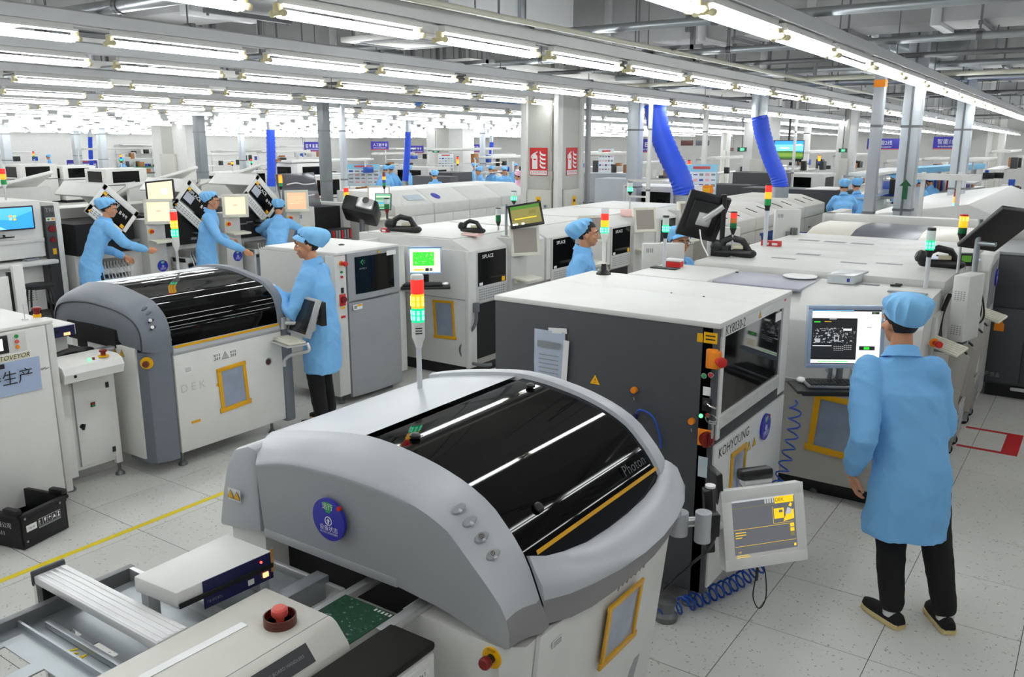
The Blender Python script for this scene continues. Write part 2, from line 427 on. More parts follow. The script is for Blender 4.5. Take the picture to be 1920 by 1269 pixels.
class Screen:
    """flat print on a display: coloured rectangles given in 0..1 screen coordinates"""
    def __init__(s, fr, base):
        s.c, s.u, s.v, s.n, s.w, s.h = fr; s.mb = MB(); s.mats = [base]; s.k = 0.0003
        s.rect(0, 0, 1, 1, base)
    def P(s, x, y, k=None): return s.c + s.u*((x-.5)*s.w) + s.v*((y-.5)*s.h) + s.n*(s.k if k is None else k)
    def idx(s, m):
        if m not in s.mats: s.mats.append(m)
        return s.mats.index(m)
    def rect(s, x0, y0, x1, y1, m):
        s.k += .00004
        s.mb.poly([s.P(x0, y0), s.P(x1, y0), s.P(x1, y1), s.P(x0, y1)], s.idx(m)); return s
    def poly(s, pts, m):
        s.k += .00004; s.mb.poly([s.P(*p) for p in pts], s.idx(m)); return s
    def text(s, body, x, y, size, m, align='CENTER'):
        s.k += .00004; s.mb.text(body, s.P(x, y, 0), s.u, s.v, size*s.h, s.idx(m), align, t=s.k); return s
    def lines(s, x0, y0, x1, y1, n, m, rng=None, th=.3):
        rng = rng or random
        for i in range(n):
            y = lerp(y1, y0, (i+.5)/n); d = abs(y1-y0)/n*th*.5
            s.rect(x0, y-d, lerp(x0, x1, .55+.45*rng.random()), y+d, m)
        return s
    def done(s, parent, label='lit screen', name='screen'):
        return put(name, s.mb, s.mats, parent, label)
def keyboard(name, c, u, v, w, d, body, key, label, cat='keyboard', frame=None):
    """a keyboard lying on something: a thing of its own; u along its width, v away from the typist"""
    c = Vector(c); u = Vector(u).normalized(); v = Vector(v).normalized(); n = u.cross(v).normalized(); v = n.cross(u)
    t = thing(name, label, cat, c)
    mb = MB(); M = Matrix((u, v, n)).transposed()
    mb.obox(c + n*.009, (w, d, .018), M, .006); put('keyboard_case', mb, body, t)
    kb = MB(); rows = 5; cols = 16
    for i in range(rows):
        for j in range(cols):
            if i == 0 and 4 <= j <= 8: continue
            kb.obox(c + u*((j-(cols-1)/2)*w*.94/cols) + v*((i-(rows-1)/2)*d*.86/rows) + n*.021, (w*.94/cols*.82, d*.86/rows*.8, .008), M)
        if i == 0: kb.obox(c + u*((6-(cols-1)/2)*w*.94/cols) + v*((0-(rows-1)/2)*d*.86/rows) + n*.021, (w*.94/cols*4.8, d*.86/rows*.8, .008), M)
    put('keys', kb, key, t, kind='stuff')
    return t
def scanner(c, rz, label, body=BLACK, group=None, s=1.0):
    """hand-held feeder scanner lying on its D-shaped handle"""
    c = Vector(c); t = thing('handheld_scanner', label, 'scanner', c, rz, group, local=True)
    mb = MB(); mb.capsule([(-.10*s, 0, .03*s), (.09*s, 0, .025*s)], [(.022*s, .03*s), (.026*s, .036*s)], 12)
    mb.capsule([(-.095*s, 0, .03*s), (-.07*s, 0, .095*s), (-.03*s, 0, .115*s), (.04*s, 0, .10*s), (.08*s, 0, .035*s)], [.02*s, .021*s, .021*s, .02*s, .022*s], 10)
    put('handle', mb, body, t)
    q = MB(); q.lathe((0, 0, 0), [(.030*s, 0), (.038*s, .02*s), (.034*s, .05*s), (.02*s, .062*s)], 16, 0, Matrix.Translation((-.085*s, 0, .055*s)) @ Euler((0, R(-70), 0)).to_matrix().to_4x4()); put('scan_head', q, BLACK, t)
    q = MB(); q.box(-.02*s, .045*s, -.015*s, .015*s, .05*s, .075*s, .006); put('display', q, mat('scanner_panel', 'c9c2a8', .4), t)
    return t
def caster(parent, c, r=0.05):
    c = Vector(c); mb = MB()
    mb.cyl(c + Vector((0, -.014, r)), c + Vector((0, .014, r)), r, n=20, m=0); mb.cyl(c + Vector((0, -.016, r)), c + Vector((0, .016, r)), r*.45, n=14, m=1)
    mb.box(c.x-.03, c.x+.035, c.y-.024, c.y-.018, c.z+r*.7, c.z+2*r+.02, 0, 1); mb.box(c.x-.03, c.x+.035, c.y+.018, c.y+.024, c.z+r*.7, c.z+2*r+.02, 0, 1)
    mb.box(c.x-.035, c.x+.04, c.y-.028, c.y+.028, c.z+2*r+.012, c.z+2*r+.024, 0, 1)
    return put('caster', mb, [RUB, STEEL], parent)
def foot(parent, c, h=0.12, r=0.035):
    c = Vector(c); mb = MB(); mb.lathe(c, [(r, 0), (r, .012), (r*.6, .03), (.012, .035), (.012, h)], 14); return put('levelling_foot', mb, DSTEEL, parent)
def coil(pts, turns, rad, wire):
    """helix following a polyline"""
    P = smooth_line(pts, 10); L = [0]
    for a, b in zip(P, P[1:]): L.append(L[-1] + (b-a).length)
    out = []; n = turns*9; j = 0
    for i in range(n+1):
        d = L[-1]*i/n
        while j < len(L)-2 and L[j+1] < d: j += 1
        f = (d-L[j])/max(1e-6, L[j+1]-L[j]); p = P[j].lerp(P[j+1], f); t = (P[j+1]-P[j]).normalized()
        a = Vector((0, 1, 0)) if abs(t.y) < .9 else Vector((1, 0, 0)); a = (a - t*a.dot(t)).normalized(); b = t.cross(a)
        w = 2*math.pi*turns*i/n; e = min(1, i/6, (n-i)/6)
        out.append(p + (a*math.cos(w) + b*math.sin(w))*rad*e)
    mb = MB(); mb.tube(out, wire, 6); return mb
# ---------------------------------------------------------------- people
def fuse(mb, voxel, smooth_it=4, wrinkle=None, wr_amp=0.0):
    """one continuous surface from overlapping shapes; returns a bmesh builder"""
    me = bpy.data.meshes.new('f'); mb.bm.to_mesh(me); mb.bm.free()
    ob = bpy.data.objects.new('f', me); TMP.collection.objects.link(ob)
    m = ob.modifiers.new('r', 'REMESH'); m.mode = 'VOXEL'; m.voxel_size = voxel; m.use_smooth_shade = True
    if smooth_it:
        k = ob.modifiers.new('s', 'SMOOTH'); k.iterations = smooth_it; k.factor = 0.5
    dg = tmp_graph()
    r = bpy.data.meshes.new_from_object(ob.evaluated_get(dg))
    bpy.data.objects.remove(ob); bpy.data.meshes.remove(me)
    out = MB(); out.bm.from_mesh(r); bpy.data.meshes.remove(r)
    out.bm.normal_update()
    if wrinkle:
        for v in out.bm.verts: v.co += v.normal * wrinkle(v.co) * wr_amp
    for f in out.bm.faces: f.smooth = True
    return out
def folds(seed, fx=3.0, fz=7.0):
    def w(p):
        q = Vector((p.x*fx*1.5 + seed, p.y*fx*1.5, p.z*fz*.55))
        n = noise.noise(q)*.7 + noise.noise(q*2.3 + Vector((5, 1, seed)))*.45
        n += noise.noise(Vector((p.x*16 + seed, p.y*16, p.z*11 - p.x*8)))*.18
        for a, b, c, s in ((7, 5, 9, .55), (-6, 7, 12, .4), (11, -9, 17, .28)):
            r = 1 - abs(noise.noise(Vector((p.x*4 + seed*s, p.y*4 + 3*s, (p.z*c + p.x*a + p.y*b)*.55))))*2.6
            if r > 0: n += s*r*r
        return n - abs(noise.noise(Vector((p.x*5+seed, p.y*5, p.z*9 + p.x*6))))*.35
    return w
def hand_shapes(mb, wrist, d, pn, side, s=1.0, curl=0.5, thumb_out=0.6):
    """palm, four unequal bent fingers and a thumb from the side of the palm. d: pointing direction, pn: palm normal (palm side)"""
    d = Vector(d).normalized(); pn = Vector(pn); pn = (pn - d*pn.dot(d)).normalized(); q = d.cross(pn)*side
    w = Vector(wrist)
    mb.capsule([w - d*.01*s, w + d*.045*s, w + d*.085*s], [(.02*s, .026*s), (.018*s, .038*s), (.014*s, .04*s)], 12) if False else None
    M = Matrix((q, pn, d)).transposed()
    mb.ball(w + d*.045*s, (.042*s, .017*s, .055*s), M, 14, 10)
    mb.tube([w - d*.05*s, w, w + d*.03*s], [.026*s, .026*s, .026*s], 10)
    for i, (off, ln, rd) in enumerate(((.031, .072, .0090), (.0105, .082, .0094), (-.0105, .076, .0090), (-.031, .06, .0080))):
        base = w + d*(.088 - abs(i-1.3)*.004)*s + q*off*s
        pts = [base - d*.03*s]; dirn = Vector(d); p = base; pts.append(Vector(p))
        for j, f in enumerate((.45, .32, .25)):
            a = curl*(.55, .85, .6)[j]*(1 + .12*i)
            dirn = (dirn*math.cos(a) + pn*math.sin(a)).normalized()
            pn2 = pn
            p = p + dirn*ln*f*s; pts.append(Vector(p))
        mb.capsule(pts, [rd*1.1*s, rd*1.08*s, rd*s, rd*.95*s, rd*.82*s], 8)
    tb = w + d*.022*s + q*.028*s
    tdir = (d*.75 + q*thumb_out + pn*.35).normalized()
    mb.capsule([tb - tdir*.01*s, tb + tdir*.032*s, tb + (tdir*.7 + d*.3 + pn*.2*curl).normalized()*.062*s, tb + (tdir*.45 + d*.5 + pn*.35*curl).normalized()*.082*s], [.014*s, .0125*s, .011*s, .009*s], 8)
def person(label, loc, rz, hip=(0, 0, .93), lean=(0, 0), feet=None, hands=None, head_dir=(0, 1, 0), cap='bouffant', coat=True, detail=1, gloves=False,
           hair=True, height=1.72, seed=1.0, group=None, cap_mat=None, coat_len=.86, knees=None, elbows=None, cap_tilt=16, look=None, hold_hem=None, curl=.55, palm=None, coat_mat=None, glasses=False, shoulder_turn=0.0):
    """local frame: facing +Y, feet on z=0. hands: wrists (left, right) and finger direction; body is one continuous mesh, clothes are children"""
    t = thing('person', label, 'person', loc, rz, group, local=True)
    k = height/1.72
    vb = {2: .0055, 1: .008, 0: .013}[detail]; vc = {2: .011, 1: .015, 0: .022}[detail]
    H = Vector(hip); lean = Vector((lean[0], lean[1], 0))
    ch = H + Vector((0, 0, .36*k)) + lean*.7; nk = H + Vector((0, 0, .52*k)) + lean
    hd = nk + Vector((0, .035*k, .17*k)) + lean*.12
    f = Vector(head_dir).normalized(); side = f.cross(Zv).normalized(); up = side.cross(f).normalized()
    HM = Matrix((side, f, up)).transposed()
    st = Matrix.Rotation(shoulder_turn, 3, 'Z')
    sh = [nk + st @ Vector((-.158*k, -.01, -.062*k)), nk + st @ Vector((.158*k, -.01, -.062*k))]
    hips = [H + Vector((-.09*k, 0, -.02)), H + Vector((.09*k, 0, -.02))]
    feet = feet or [((-.11, 0, .085), (0.0, 1)), ((.11, 0, .085), (0.0, 1))]
    hands = hands or [((-.25, .04, .80), (0, .1, -1)), ((.25, .04, .80), (0, .1, -1))]
    body = MB()
    P = lambda *a: Vector(a)
    kn = []; el = []
    for i in (0, 1):
        a = Vector(feet[i][0]); m = (hips[i] + a)/2 + Vector((0, .045, .0)) if not knees else Vector(knees[i])
        kn.append(m); body.capsule([hips[i], m, a], [.075*k, .052*k, .04*k], 10)
    # torso
    def ring(c, rx, ry, n=18, pw=2.4, rot=None):
        out = []
        for j in range(n):
            w = 2*math.pi*j/n; cx, sy = math.cos(w), math.sin(w)
            p = Vector((math.copysign(abs(cx)**(2/pw), cx)*rx, math.copysign(abs(sy)**(2/pw), sy)*ry, 0))
            out.append(c + ((rot @ p) if rot else p))
        return out
    body.loft([ring(H + P(0, 0, -.10), .13*k, .09*k), ring(H, .155*k, .105*k), ring((H+ch)/2, .14*k, .095*k), ring(ch, .14*k, .10*k, rot=st), ring(nk + P(0, 0, -.08*k), .11*k, .075*k, rot=st), ring(nk, .06*k, .06*k)])
    body.capsule([nk - P(0, 0, .06), nk + P(0, .01, .04), hd - up*.05*k - f*.015*k], [.062*k, .054*k, .052*k], 12)
    for i in (0, 1):
        w = Vector(hands[i][0]); s = (-1, 1)[i]
        e = Vector(elbows[i]) if elbows and elbows[i] else (sh[i] + w)/2 + Vector((s*.06, -.06, -.02))
        el.append(e); body.capsule([sh[i], e, w], [.052*k, .042*k, .027*k], 10)
        hand_shapes(body, w, hands[i][1], (palm[i] if palm and palm[i] else (-s, 0, 0)), (1 if i == 0 else -1), 1.0*k, curl)
    h = lambda a, b, c: hd + (side*a + f*b + up*c)*k
    # skull, face, jaw, ears, nose, brow, lips
    body.ball(h(0, -.012, .03), (.076*k, .096*k, .10*k), HM, 20, 14)
    body.ball(h(0, .022, -.035), (.062*k, .068*k, .078*k), HM, 18, 12)
    body.ball(h(0, .055, -.082), (.034*k, .03*k, .026*k), HM, 12, 8)
    body.capsule([h(0, .086, .018), h(0, .102, -.016), h(0, .100, -.024)], [.009*k, .013*k, .012*k], 10)
    for s in (-1, 1):
        body.ball(h(s*.012, .094, -.025), (.008*k, .01*k, .008*k), HM, 8, 6)
        body.ball(h(s*.076, -.005, -.012), (.010*k, .02*k, .032*k), HM, 10, 8)
        body.ball(h(s*.040, .066, -.022), (.024*k, .02*k, .022*k), HM, 10, 8)
        body.capsule([h(s*.016, .089, .030), h(s*.034, .084, .034), h(s*.054, .068, .028)], [.008*k]*3, 8)
    body.capsule([h(-.02, .081, -.055), h(0, .089, -.054), h(.02, .081, -.055)], [.006*k, .008*k, .006*k], 8)
    body.capsule([h(-.017, .08, -.064), h(0, .087, -.065), h(.017, .08, -.064)], [.006*k, .0085*k, .006*k], 8)
    sk = fuse(body, vb, 3)
    bo = put('body', sk, [SKIN], t)
    ORG0 = ORG
    if detail >= 1:
        for s in (-1, 1):
            e = MB(); e.ball(h(s*.032, .077, .006), (.0145*k, .0125*k, .0075*k), HM, 12, 8, 0); e.ball(h(s*.032, .0855, .006), (.006*k, .006*k, .006*k), HM, 10, 6, 1)
            put('eye', e, [mat('eye_white', 'd8d2cc', .3), mat('eye_dark', '140d0a', .2)], t)
            b = MB(); b.capsule([h(s*.014, .098, .032), h(s*.034, .094, .038), h(s*.056, .074, .031)], [.0035*k, .004*k, .0025*k], 6); put('eyebrow', b, HAIR, t)
        l = MB(); l.capsule([h(-.019, .088, -.0595), h(0, .0965, -.059), h(.019, .088, -.0595)], [.0025*k, .0035*k, .0025*k], 6); put('lips', l, mat('lip_skin', '9c5a4e', .5), t)
    if glasses:
        g = MB()
        for s in (-1, 1):
            g.tube([h(s*.033 + .024*math.cos(a), .1, .004 + .017*math.sin(a)) for a in [i*math.pi/7 for i in range(15)]], .0018, 5)
            g.tube([h(s*.057, .098, .008), h(s*.08, .04, .01), h(s*.08, -.01, .004)], .0018, 5)
        g.tube([h(-.009, .102, .006), h(.009, .102, .006)], .0018, 5); put('glasses', g, BLACK, t)
    if hair:
        q = MB(); q.ball(h(0, -.016, .034), (.0815*k, .1*k, .104*k), HM, 24, 18)
        dead = []
        for v in q.bm.verts:
            d = v.co - hd; a, b, c = d.dot(side)/k, d.dot(f)/k, d.dot(up)/k
            if (b > .052 and c < .062) or (b > -.02 and c < -.002) or c < -.052 or (abs(a) > .05 and .0 < b and c < .02 and b > .028): dead.append(v)
        bmesh.ops.delete(q.bm, geom=dead, context='VERTS')
        put('hair', q, HAIR, t)
    cm = cap_mat or FABB2
    if cap in ('bouffant', 'visor'):
        q = MB(); loops = []; n = 56
        tilt = Matrix.Rotation(R(cap_tilt), 3, side)
        prof = [(.083, .103, .034), (.087, .108, .042), (.092, .114, .058), (.102, .125, .08), (.108, .131, .105), (.104, .127, .129), (.087, .108, .149), (.056, .073, .163), (.02, .03, .168)]
        for i, (rx, ry, z) in enumerate(prof):
            am = (.02, .028, .055, .08, .085, .08, .07, .05, .0)[i]
            row = []
            for j in range(n):
                w = 2*math.pi*j/n
                g = 1 + am*(1.25 - 2*abs(math.sin(w*6 + .5*math.sin(w*3 + seed) + i*.1))**.8) + am*.6*noise.noise(Vector((math.cos(w)*2+seed, math.sin(w)*2, i*.4)))
                p = side*(rx*math.cos(w)*g) + f*(ry*math.sin(w)*g - .022 - .012*i*.5) + up*(z - .004 + (.030, .030, .024, .014, .006, 0, 0, 0, 0)[i]*math.sin(w))
                row.append(hd + (tilt @ p)*k)
            loops.append(row)
        q.loft(loops, 0)
        put('cap', q, cm, t)
        if cap == 'visor':
            b = MB(); top = []; bot = []
            for rr, z in ((1.0, .058), (1.25, .047), (1.47, .028)):
                top.append([hd + (tilt @ (side*(.08*math.cos(w)*(1 + (rr-1)*.5)) + f*(.085*rr*math.sin(w) + .004) + up*(z + .02*math.sin(w) - .012*abs(math.cos(w))*(rr-1))))*k for w in [R(12 + 156*i/16) for i in range(17)]])
            b.grid(top); b.grid([[p - up*.004 for p in r][::-1] for r in top])
            put('cap_visor', b, cm, t)
    if coat:
        c = MB(); hz = H.z - (coat_len - .52)*k
        hem = hz
        mid = (H + ch)/2
        c.loft([ring(P(H.x, H.y, hem), .20*k, .155*k), ring(P(H.x, H.y, hem + .1), .198*k, .15*k), ring(H + P(0, 0, -.02), .186*k, .142*k), ring(mid, .178*k, .132*k), ring(ch, .186*k, .132*k, rot=st),
                ring(nk + P(0, 0, -.10*k), .175*k, .105*k, rot=st), ring(nk + P(0, 0, -.03*k), .13*k, .085*k, rot=st), ring(nk + P(0, 0, .012), .075*k, .078*k), ring(nk + P(0, .004, .04), .068*k, .074*k)])
        for i in (0, 1):
            w = Vector(hands[i][0]); d = (w - el[i]).normalized()
            c.capsule([sh[i] + P((.008, -.008)[i], 0, -.008), sh[i].lerp(el[i], .45), el[i], el[i].lerp(w, .45), w - d*.035], [.08*k, .072*k, .066*k, .06*k, .046*k], 14)
        if lean.length > .15: c.ball((ch+nk)/2 + P(0, 0, -.03), (.165*k, .13*k, .17*k)); c.ball(ch, (.18*k, .14*k, .15*k))
        cc = fuse(c, vc, 4, folds(seed), .013 if detail else .008)
        put('coat', cc, coat_mat or FABB, t)
        col = MB(); col.tube([nk + P(math.cos(a)*.07*k, math.sin(a)*.076*k + .004, .035 - .02*math.sin(a)) for a in [R(110 + 320*i/20) for i in range(21)]], [(.022, .006)]*21, 8, up=(0, 0, 1)); col.loft([[nk + P(math.cos(a)*(rx*k), math.sin(a)*(rx*1.05*k) + .004, z - .03*math.sin(a)) for a in [R(112 + 316*i/22) for i in range(23)]] + [nk + P(math.cos(a)*((rx-.008)*k), math.sin(a)*((rx-.008)*1.05*k) + .004, z - .03*math.sin(a)) for a in [R(112 + 316*i/22) for i in range(22, -1, -1)]] for rx, z in ((.074, .052), (.082, .03), (.097, .002))])
        put('collar', col, coat_mat or FABB, t)
    tr = MB()
    for i in (0, 1):
        a = Vector(feet[i][0]); tr.capsule([hips[i] + P(0, 0, .02), hips[i].lerp(kn[i], .5), kn[i], kn[i].lerp(a, .5), a + (kn[i]-a).normalized()*.03], [.085*k, .085*k, .076*k, .068*k, .062*k], 12)
    tr.ball(H, (.135*k, .10*k, .12*k))
    put('trousers', fuse(tr, vc, 3, folds(seed+3, 4, 9), .006), TROUS, t)
    for i in (0, 1):
        a = Vector(feet[i][0]); d = Vector((feet[i][1][0], feet[i][1][1], 0)).normalized(); q = d.cross(Zv)
        so = MB(); so.tube([a + P(0, 0, -.035), a + P(0, 0, .02)], [.043*k, .047*k], 14); put('sock', so, SOCK, t)
        loops = []; sl = []
        for y, wd, ht in ((-.075, .026, .05), (-.06, .036, .062), (-.02, .04, .066), (.04, .043, .062), (.1, .047, .05), (.15, .044, .04), (.18, .03, .032), (.192, .012, .026)):
            cc = Vector((a.x, a.y, 0)) + d*y
            loops.append([cc + q*(wd*k*math.cos(w)) + Zv*(.024 + (ht*k)*max(0, math.sin(w))) for w in [math.pi*j/10 for j in range(11)]])
            sl.append([cc + q*(wd*1.1*k*x) + Zv*z for x, z in ((1, .002), (1.04, .014), (1, .028), (-1, .028), (-1.04, .014), (-1, .002))])
        sm = MB(); sm.loft(loops); so = put('shoe', sm, SHOEB, t)
        s2 = MB(); s2.loft(sl); put('sole', s2, SOLE, so)
    if gloves:
        g = MB()
        for i in (0, 1):
            if gloves is True or gloves[i]: hand_shapes(g, hands[i][0], hands[i][1], (palm[i] if palm and palm[i] else ((1, -1)[i], 0, 0)), (1 if i == 0 else -1), 1.1*k, curl)
        put('glove', fuse(g, vb, 2), GLOVE, t)
    return t
# ---------------------------------------------------------------- sight lines of the survey: where a direction meets a plane x=, y= or z=
_p = R(13.191); _w = R(34.688)
_F = Vector((-math.sin(_w)*math.cos(_p), math.cos(_w)*math.cos(_p), -math.sin(_p))); _Rt = Vector((math.cos(_w), math.sin(_w), 0)); _U = _Rt.cross(_F)
def _ray(px, py): return _Rt*(px-960) + _U*(634.5-py) + _F*1609.17
def gx(px, py, x): d = _ray(px, py); return Vector((0, 0, 2.487)) + d*(x/d.x)
def gy(px, py, y): d = _ray(px, py); return Vector((0, 0, 2.487)) + d*(y/d.y)
def gz(px, py, z): d = _ray(px, py); return Vector((0, 0, 2.487)) + d*((z-2.487)/d.z)
# ---------------------------------------------------------------- floor: 0.6 m speckled tiles
def floor_mat(name, grid):
    m = bpy.data.materials.new(name); m.use_nodes = True; nt = m.node_tree; b = nt.nodes['Principled BSDF']; L = nt.links.new
    g = nt.nodes.new('ShaderNodeNewGeometry')
    def vor(scale, vec):
        n = nt.nodes.new('ShaderNodeTexVoronoi'); n.inputs['Scale'].default_value = scale; L(vec, n.inputs['Vector']); return n
    nz = nt.nodes.new('ShaderNodeTexNoise'); nz.inputs['Scale'].default_value = 55; L(g.outputs['Position'], nz.inputs['Vector'])
    add = nt.nodes.new('ShaderNodeVectorMath'); add.operation = 'MULTIPLY_ADD'; add.inputs[1].default_value = (.035, .035, 0); L(nz.outputs['Color'], add.inputs[0]); L(g.outputs['Position'], add.inputs[2])
    v1 = vor(44, add.outputs[0])
    def ramp(src, p0, p1, c0, c1):
        r = nt.nodes.new('ShaderNodeValToRGB'); r.color_ramp.elements[0].position = p0; r.color_ramp.elements[1].position = p1
        r.color_ramp.elements[0].color = c0; r.color_ramp.elements[1].color = c1; L(src, r.inputs[0]); return r
    rd = ramp(v1.outputs['Distance'], .15, .23, (1, 1, 1, 1), (0, 0, 0, 1))
    sep = nt.nodes.new('ShaderNodeSeparateColor'); L(v1.outputs['Color'], sep.inputs[0])
    rs = ramp(sep.outputs[0], .3, .36, (0, 0, 0, 1), (1, 1, 1, 1))
    mul = nt.nodes.new('ShaderNodeMath'); mul.operation = 'MULTIPLY'; L(rd.outputs[0], mul.inputs[0]); L(rs.outputs[0], mul.inputs[1])
    big = nt.nodes.new('ShaderNodeTexNoise'); big.inputs['Scale'].default_value = 1.3; big.inputs['Detail'].default_value = 6; L(g.outputs['Position'], big.inputs['Vector'])
    base = ramp(big.outputs['Fac'], .3, .75, hx('cbcbc6'), hx('d8d8d3'))
    mx = nt.nodes.new('ShaderNodeMix'); mx.data_type = 'RGBA'; L(mul.outputs[0], mx.inputs[0]); L(base.outputs[0], mx.inputs[6]); mx.inputs[7].default_value = hx('96978f')
    out = mx.outputs[2]
    if grid:
        sx = nt.nodes.new('ShaderNodeSeparateXYZ'); L(g.outputs['Position'], sx.inputs[0])
        acc = None
        for ax, o in ((0, -.69), (1, 4.059)):
            a = nt.nodes.new('ShaderNodeMath'); a.operation = 'ADD'; a.inputs[1].default_value = -o + .002 + 60; L(sx.outputs[ax], a.inputs[0])
            q = nt.nodes.new('ShaderNodeMath'); q.operation = 'MODULO'; q.inputs[1].default_value = .6; L(a.outputs[0], q.inputs[0])
            lt = nt.nodes.new('ShaderNodeMath'); lt.operation = 'LESS_THAN'; lt.inputs[1].default_value = .004; L(q.outputs[0], lt.inputs[0])
            if acc is None: acc = lt
            else:
                mxx = nt.nodes.new('ShaderNodeMath'); mxx.operation = 'MAXIMUM'; L(acc.outputs[0], mxx.inputs[0]); L(lt.outputs[0], mxx.inputs[1]); acc = mxx
        m2 = nt.nodes.new('ShaderNodeMix'); m2.data_type = 'RGBA'; L(acc.outputs[0], m2.inputs[0]); L(out, m2.inputs[6]); m2.inputs[7].default_value = hx('4a4a48'); out = m2.outputs[2]
    L(out, b.inputs['Base Color']); b.inputs['Roughness'].default_value = .38; b.inputs['Specular IOR Level'].default_value = .35
    return m
TILEM = floor_mat('speckled_vinyl_tile', False); FLOORM = floor_mat('speckled_vinyl_floor', True)
mb = MB(); mb.box(-62, 12, -9, 80, -.12, -.0025); floor = struct('floor', mb, mat('floor_joint_dark', '3d3d3b', .8))
mb = MB()
TX0, TX1, TY0, TY1 = -13, 4, 0, 26    # single tiles inside this field (in tile counts), a plain covering outside it
def tile_xy(i, j): return -.69 + .6*i, 4.059 + .6*j
x0, y0 = tile_xy(TX0, -5); x1, y1 = tile_xy(TX1, 17)
for a, b, c, d in ((-62, x0, -9, 80), (x1, 12, -9, 80), (x0, x1, -9, y0), (x0, x1, y1, 80)): mb.box(a, b, c, d, -.0024, -.0002)
covering = struct('floor_covering', mb, FLOORM, floor)
tm = MB(); tm.box(-.2985, .2985, -.2985, .2985, -.0024, 0, .0011, seg=1); tile_me = tm.mesh('tile', TILEM)
k = 0
for i in range(TX0, TX1):
    for j in range(-5, 17):
        x, y = tile_xy(i, j)
        if k >= 400: break
        o = bpy.data.objects.new('tile', tile_me); COL.objects.link(o); o.parent = floor; o.location = (x+.3, y+.3, 0); o['kind'] = 'structure' if False else ''
        del o['kind']; k += 1
# floor markings
mb = MB(); a = gz(0, 1140, 0); mb.box(-5.0, -4.955, .5, 4.2, 0, .0012)
solo('floor_tape', mb, FLOORTAPE, 'yellow tape line along the aisle floor beside the black crate', 'floor marking')
mb = MB()
p = [gz(1795, 803, 0), gz(1881, 813, 0), gz(1868, 838, 0), gz(1782, 829, 0)]
mb.box(-.80, -.36, 8.17, 8.22, 0, .0012); mb.box(-.80, -.36, 7.62, 7.67, 0, .0012); mb.box(-.48, -.36, 7.67, 8.17, 0, .0012)
solo('floor_tape', mb, REDTAPE, 'red tape bracket marking a trolley bay on the aisle floor', 'floor marking')
# ---------------------------------------------------------------- shell
mb = MB(); mb.box(-62, 12, -9, 80, 5.0, 5.2); ceiling = struct('ceiling', mb, CONC)
mb = MB(); mb.box(-48.2, -48, -9, 50, 0, 5.0); struct('wall_left', mb, WALLM)
mb = MB(); mb.box(-62, 12, 50, 50.2, 0, 5.0); struct('wall_back', mb, WALLM)
for i, yy in enumerate((9.2, 17.6, 26.0, 36, 46, 58)):
    mb = MB(); mb.box(-62, 12, yy, yy+.4, 4.45, 5.0); struct('trim_%d' % (i+1), mb, CONC)
# ---------------------------------------------------------------- light rows
def light_z(y, x=0.0): return 3.15 - .013*(y-5) - .004*max(0.0, -x-9)
ROWS = [-1.98, -4.02, -6.28, -8.12, -10.75, -13.3, -15.6, -17.9, -20.2, -22.6, -25, -27.4, -29.8, -32.2, -34.6, -37, -39.5, -42, -44.5, -46.8, .5, 2.9]
PH = {0: 4.72, 1: 4.92, 2: 5.28, 3: 4.98, 4: 5.3, 5: 6.4}
PER = {0: 1.315, 1: 1.44, 2: 1.47, 3: 1.50, 4: 1.52, 5: 1.5}
def slope_x(i): return -.012 if i in (2, 3) else -.03 if i in (4, 5) else 0.0
fx = []
for i, rx in enumerate(ROWS):
    per = PER.get(i, 1.42); ph = PH.get(i, random.random()*1.4)
    kmin = int((-5-ph)/per); kmax = int((48.5-ph)/per)
    for k in range(kmin, kmax):
        y = ph + k*per
        x = rx + slope_x(i)*(y-5)
        d = _ray(0, 0)
        v = Vector((x, y+.6, light_z(y, x)-2.487)); w = v.dot(_F)
        inside = False
        if w > .5:
            px = 960 + 1609*v.dot(_Rt)/w; py = 634 - 1609*v.dot(_U)/w
            inside = -120 < px < 2040 and -40 < py < 400
        fx.append((v.length, inside, i, k, x, y, per))
# fixture prototype: strip, two holders, one or two tubes
def fixture_parts(two):
    L = 1.2
    base = MB(); base.box(-.05, .05, 0, L, .05, .066); base.box(-.03, .03, .02, L-.02, .066, .10, .004)
    hold = []
    for y in (0.0, L):
        s = 1 if y == 0 else -1
        h = MB(); h.box(-.022, .022, y-.02, y+.02, .0, .055, .004); h.ball((-.048, y, 0), (.026, .021, .021), u=10, v=6); h.ball((.048, y, 0), (.026, .021, .021), u=10, v=6); h.box(-.05, .05, y-.014, y+.014, -.012, .014, .004)
        hold.append(h.mesh('lamp_holder', mat('holder_plastic', 'd9cfa6', .45)))
    tubes = []
    for x in (-.022, .022):
        t = MB(); t.tube([(x, .02, 0), (x, L-.02, 0)], .0225, 10); tubes.append(t.mesh('fluorescent_tube', WHITEHOT))
    return base.mesh('fixture_strip', WHITE), hold, tubes
FS, FH, FT = fixture_parts(True)
def row_name(i):
    return ['first row from the aisle side', 'second row from the aisle side', 'third row from the aisle side', 'fourth row from the aisle side', 'fifth row from the aisle side', 'sixth row from the aisle side'][i] if i < 6 else 'a far row'
vis = sorted([f for f in fx if f[1]]); near = vis[:290]; rest = [f for f in fx if f not in set(near)]
cnt = {}
ONES = ['', 'first', 'second', 'third', 'fourth', 'fifth', 'sixth', 'seventh', 'eighth', 'ninth', 'tenth', 'eleventh', 'twelfth', 'thirteenth', 'fourteenth', 'fifteenth', 'sixteenth', 'seventeenth', 'eighteenth', 'nineteenth']
TENS = {2: 'twent', 3: 'thirt', 4: 'fort', 5: 'fift', 6: 'sixt', 7: 'sevent', 8: 'eight'}
def ordinal(n): return ONES[n] if n < 20 else (TENS[n//10] + ('ieth' if n % 10 == 0 else 'y-' + ONES[n % 10]))
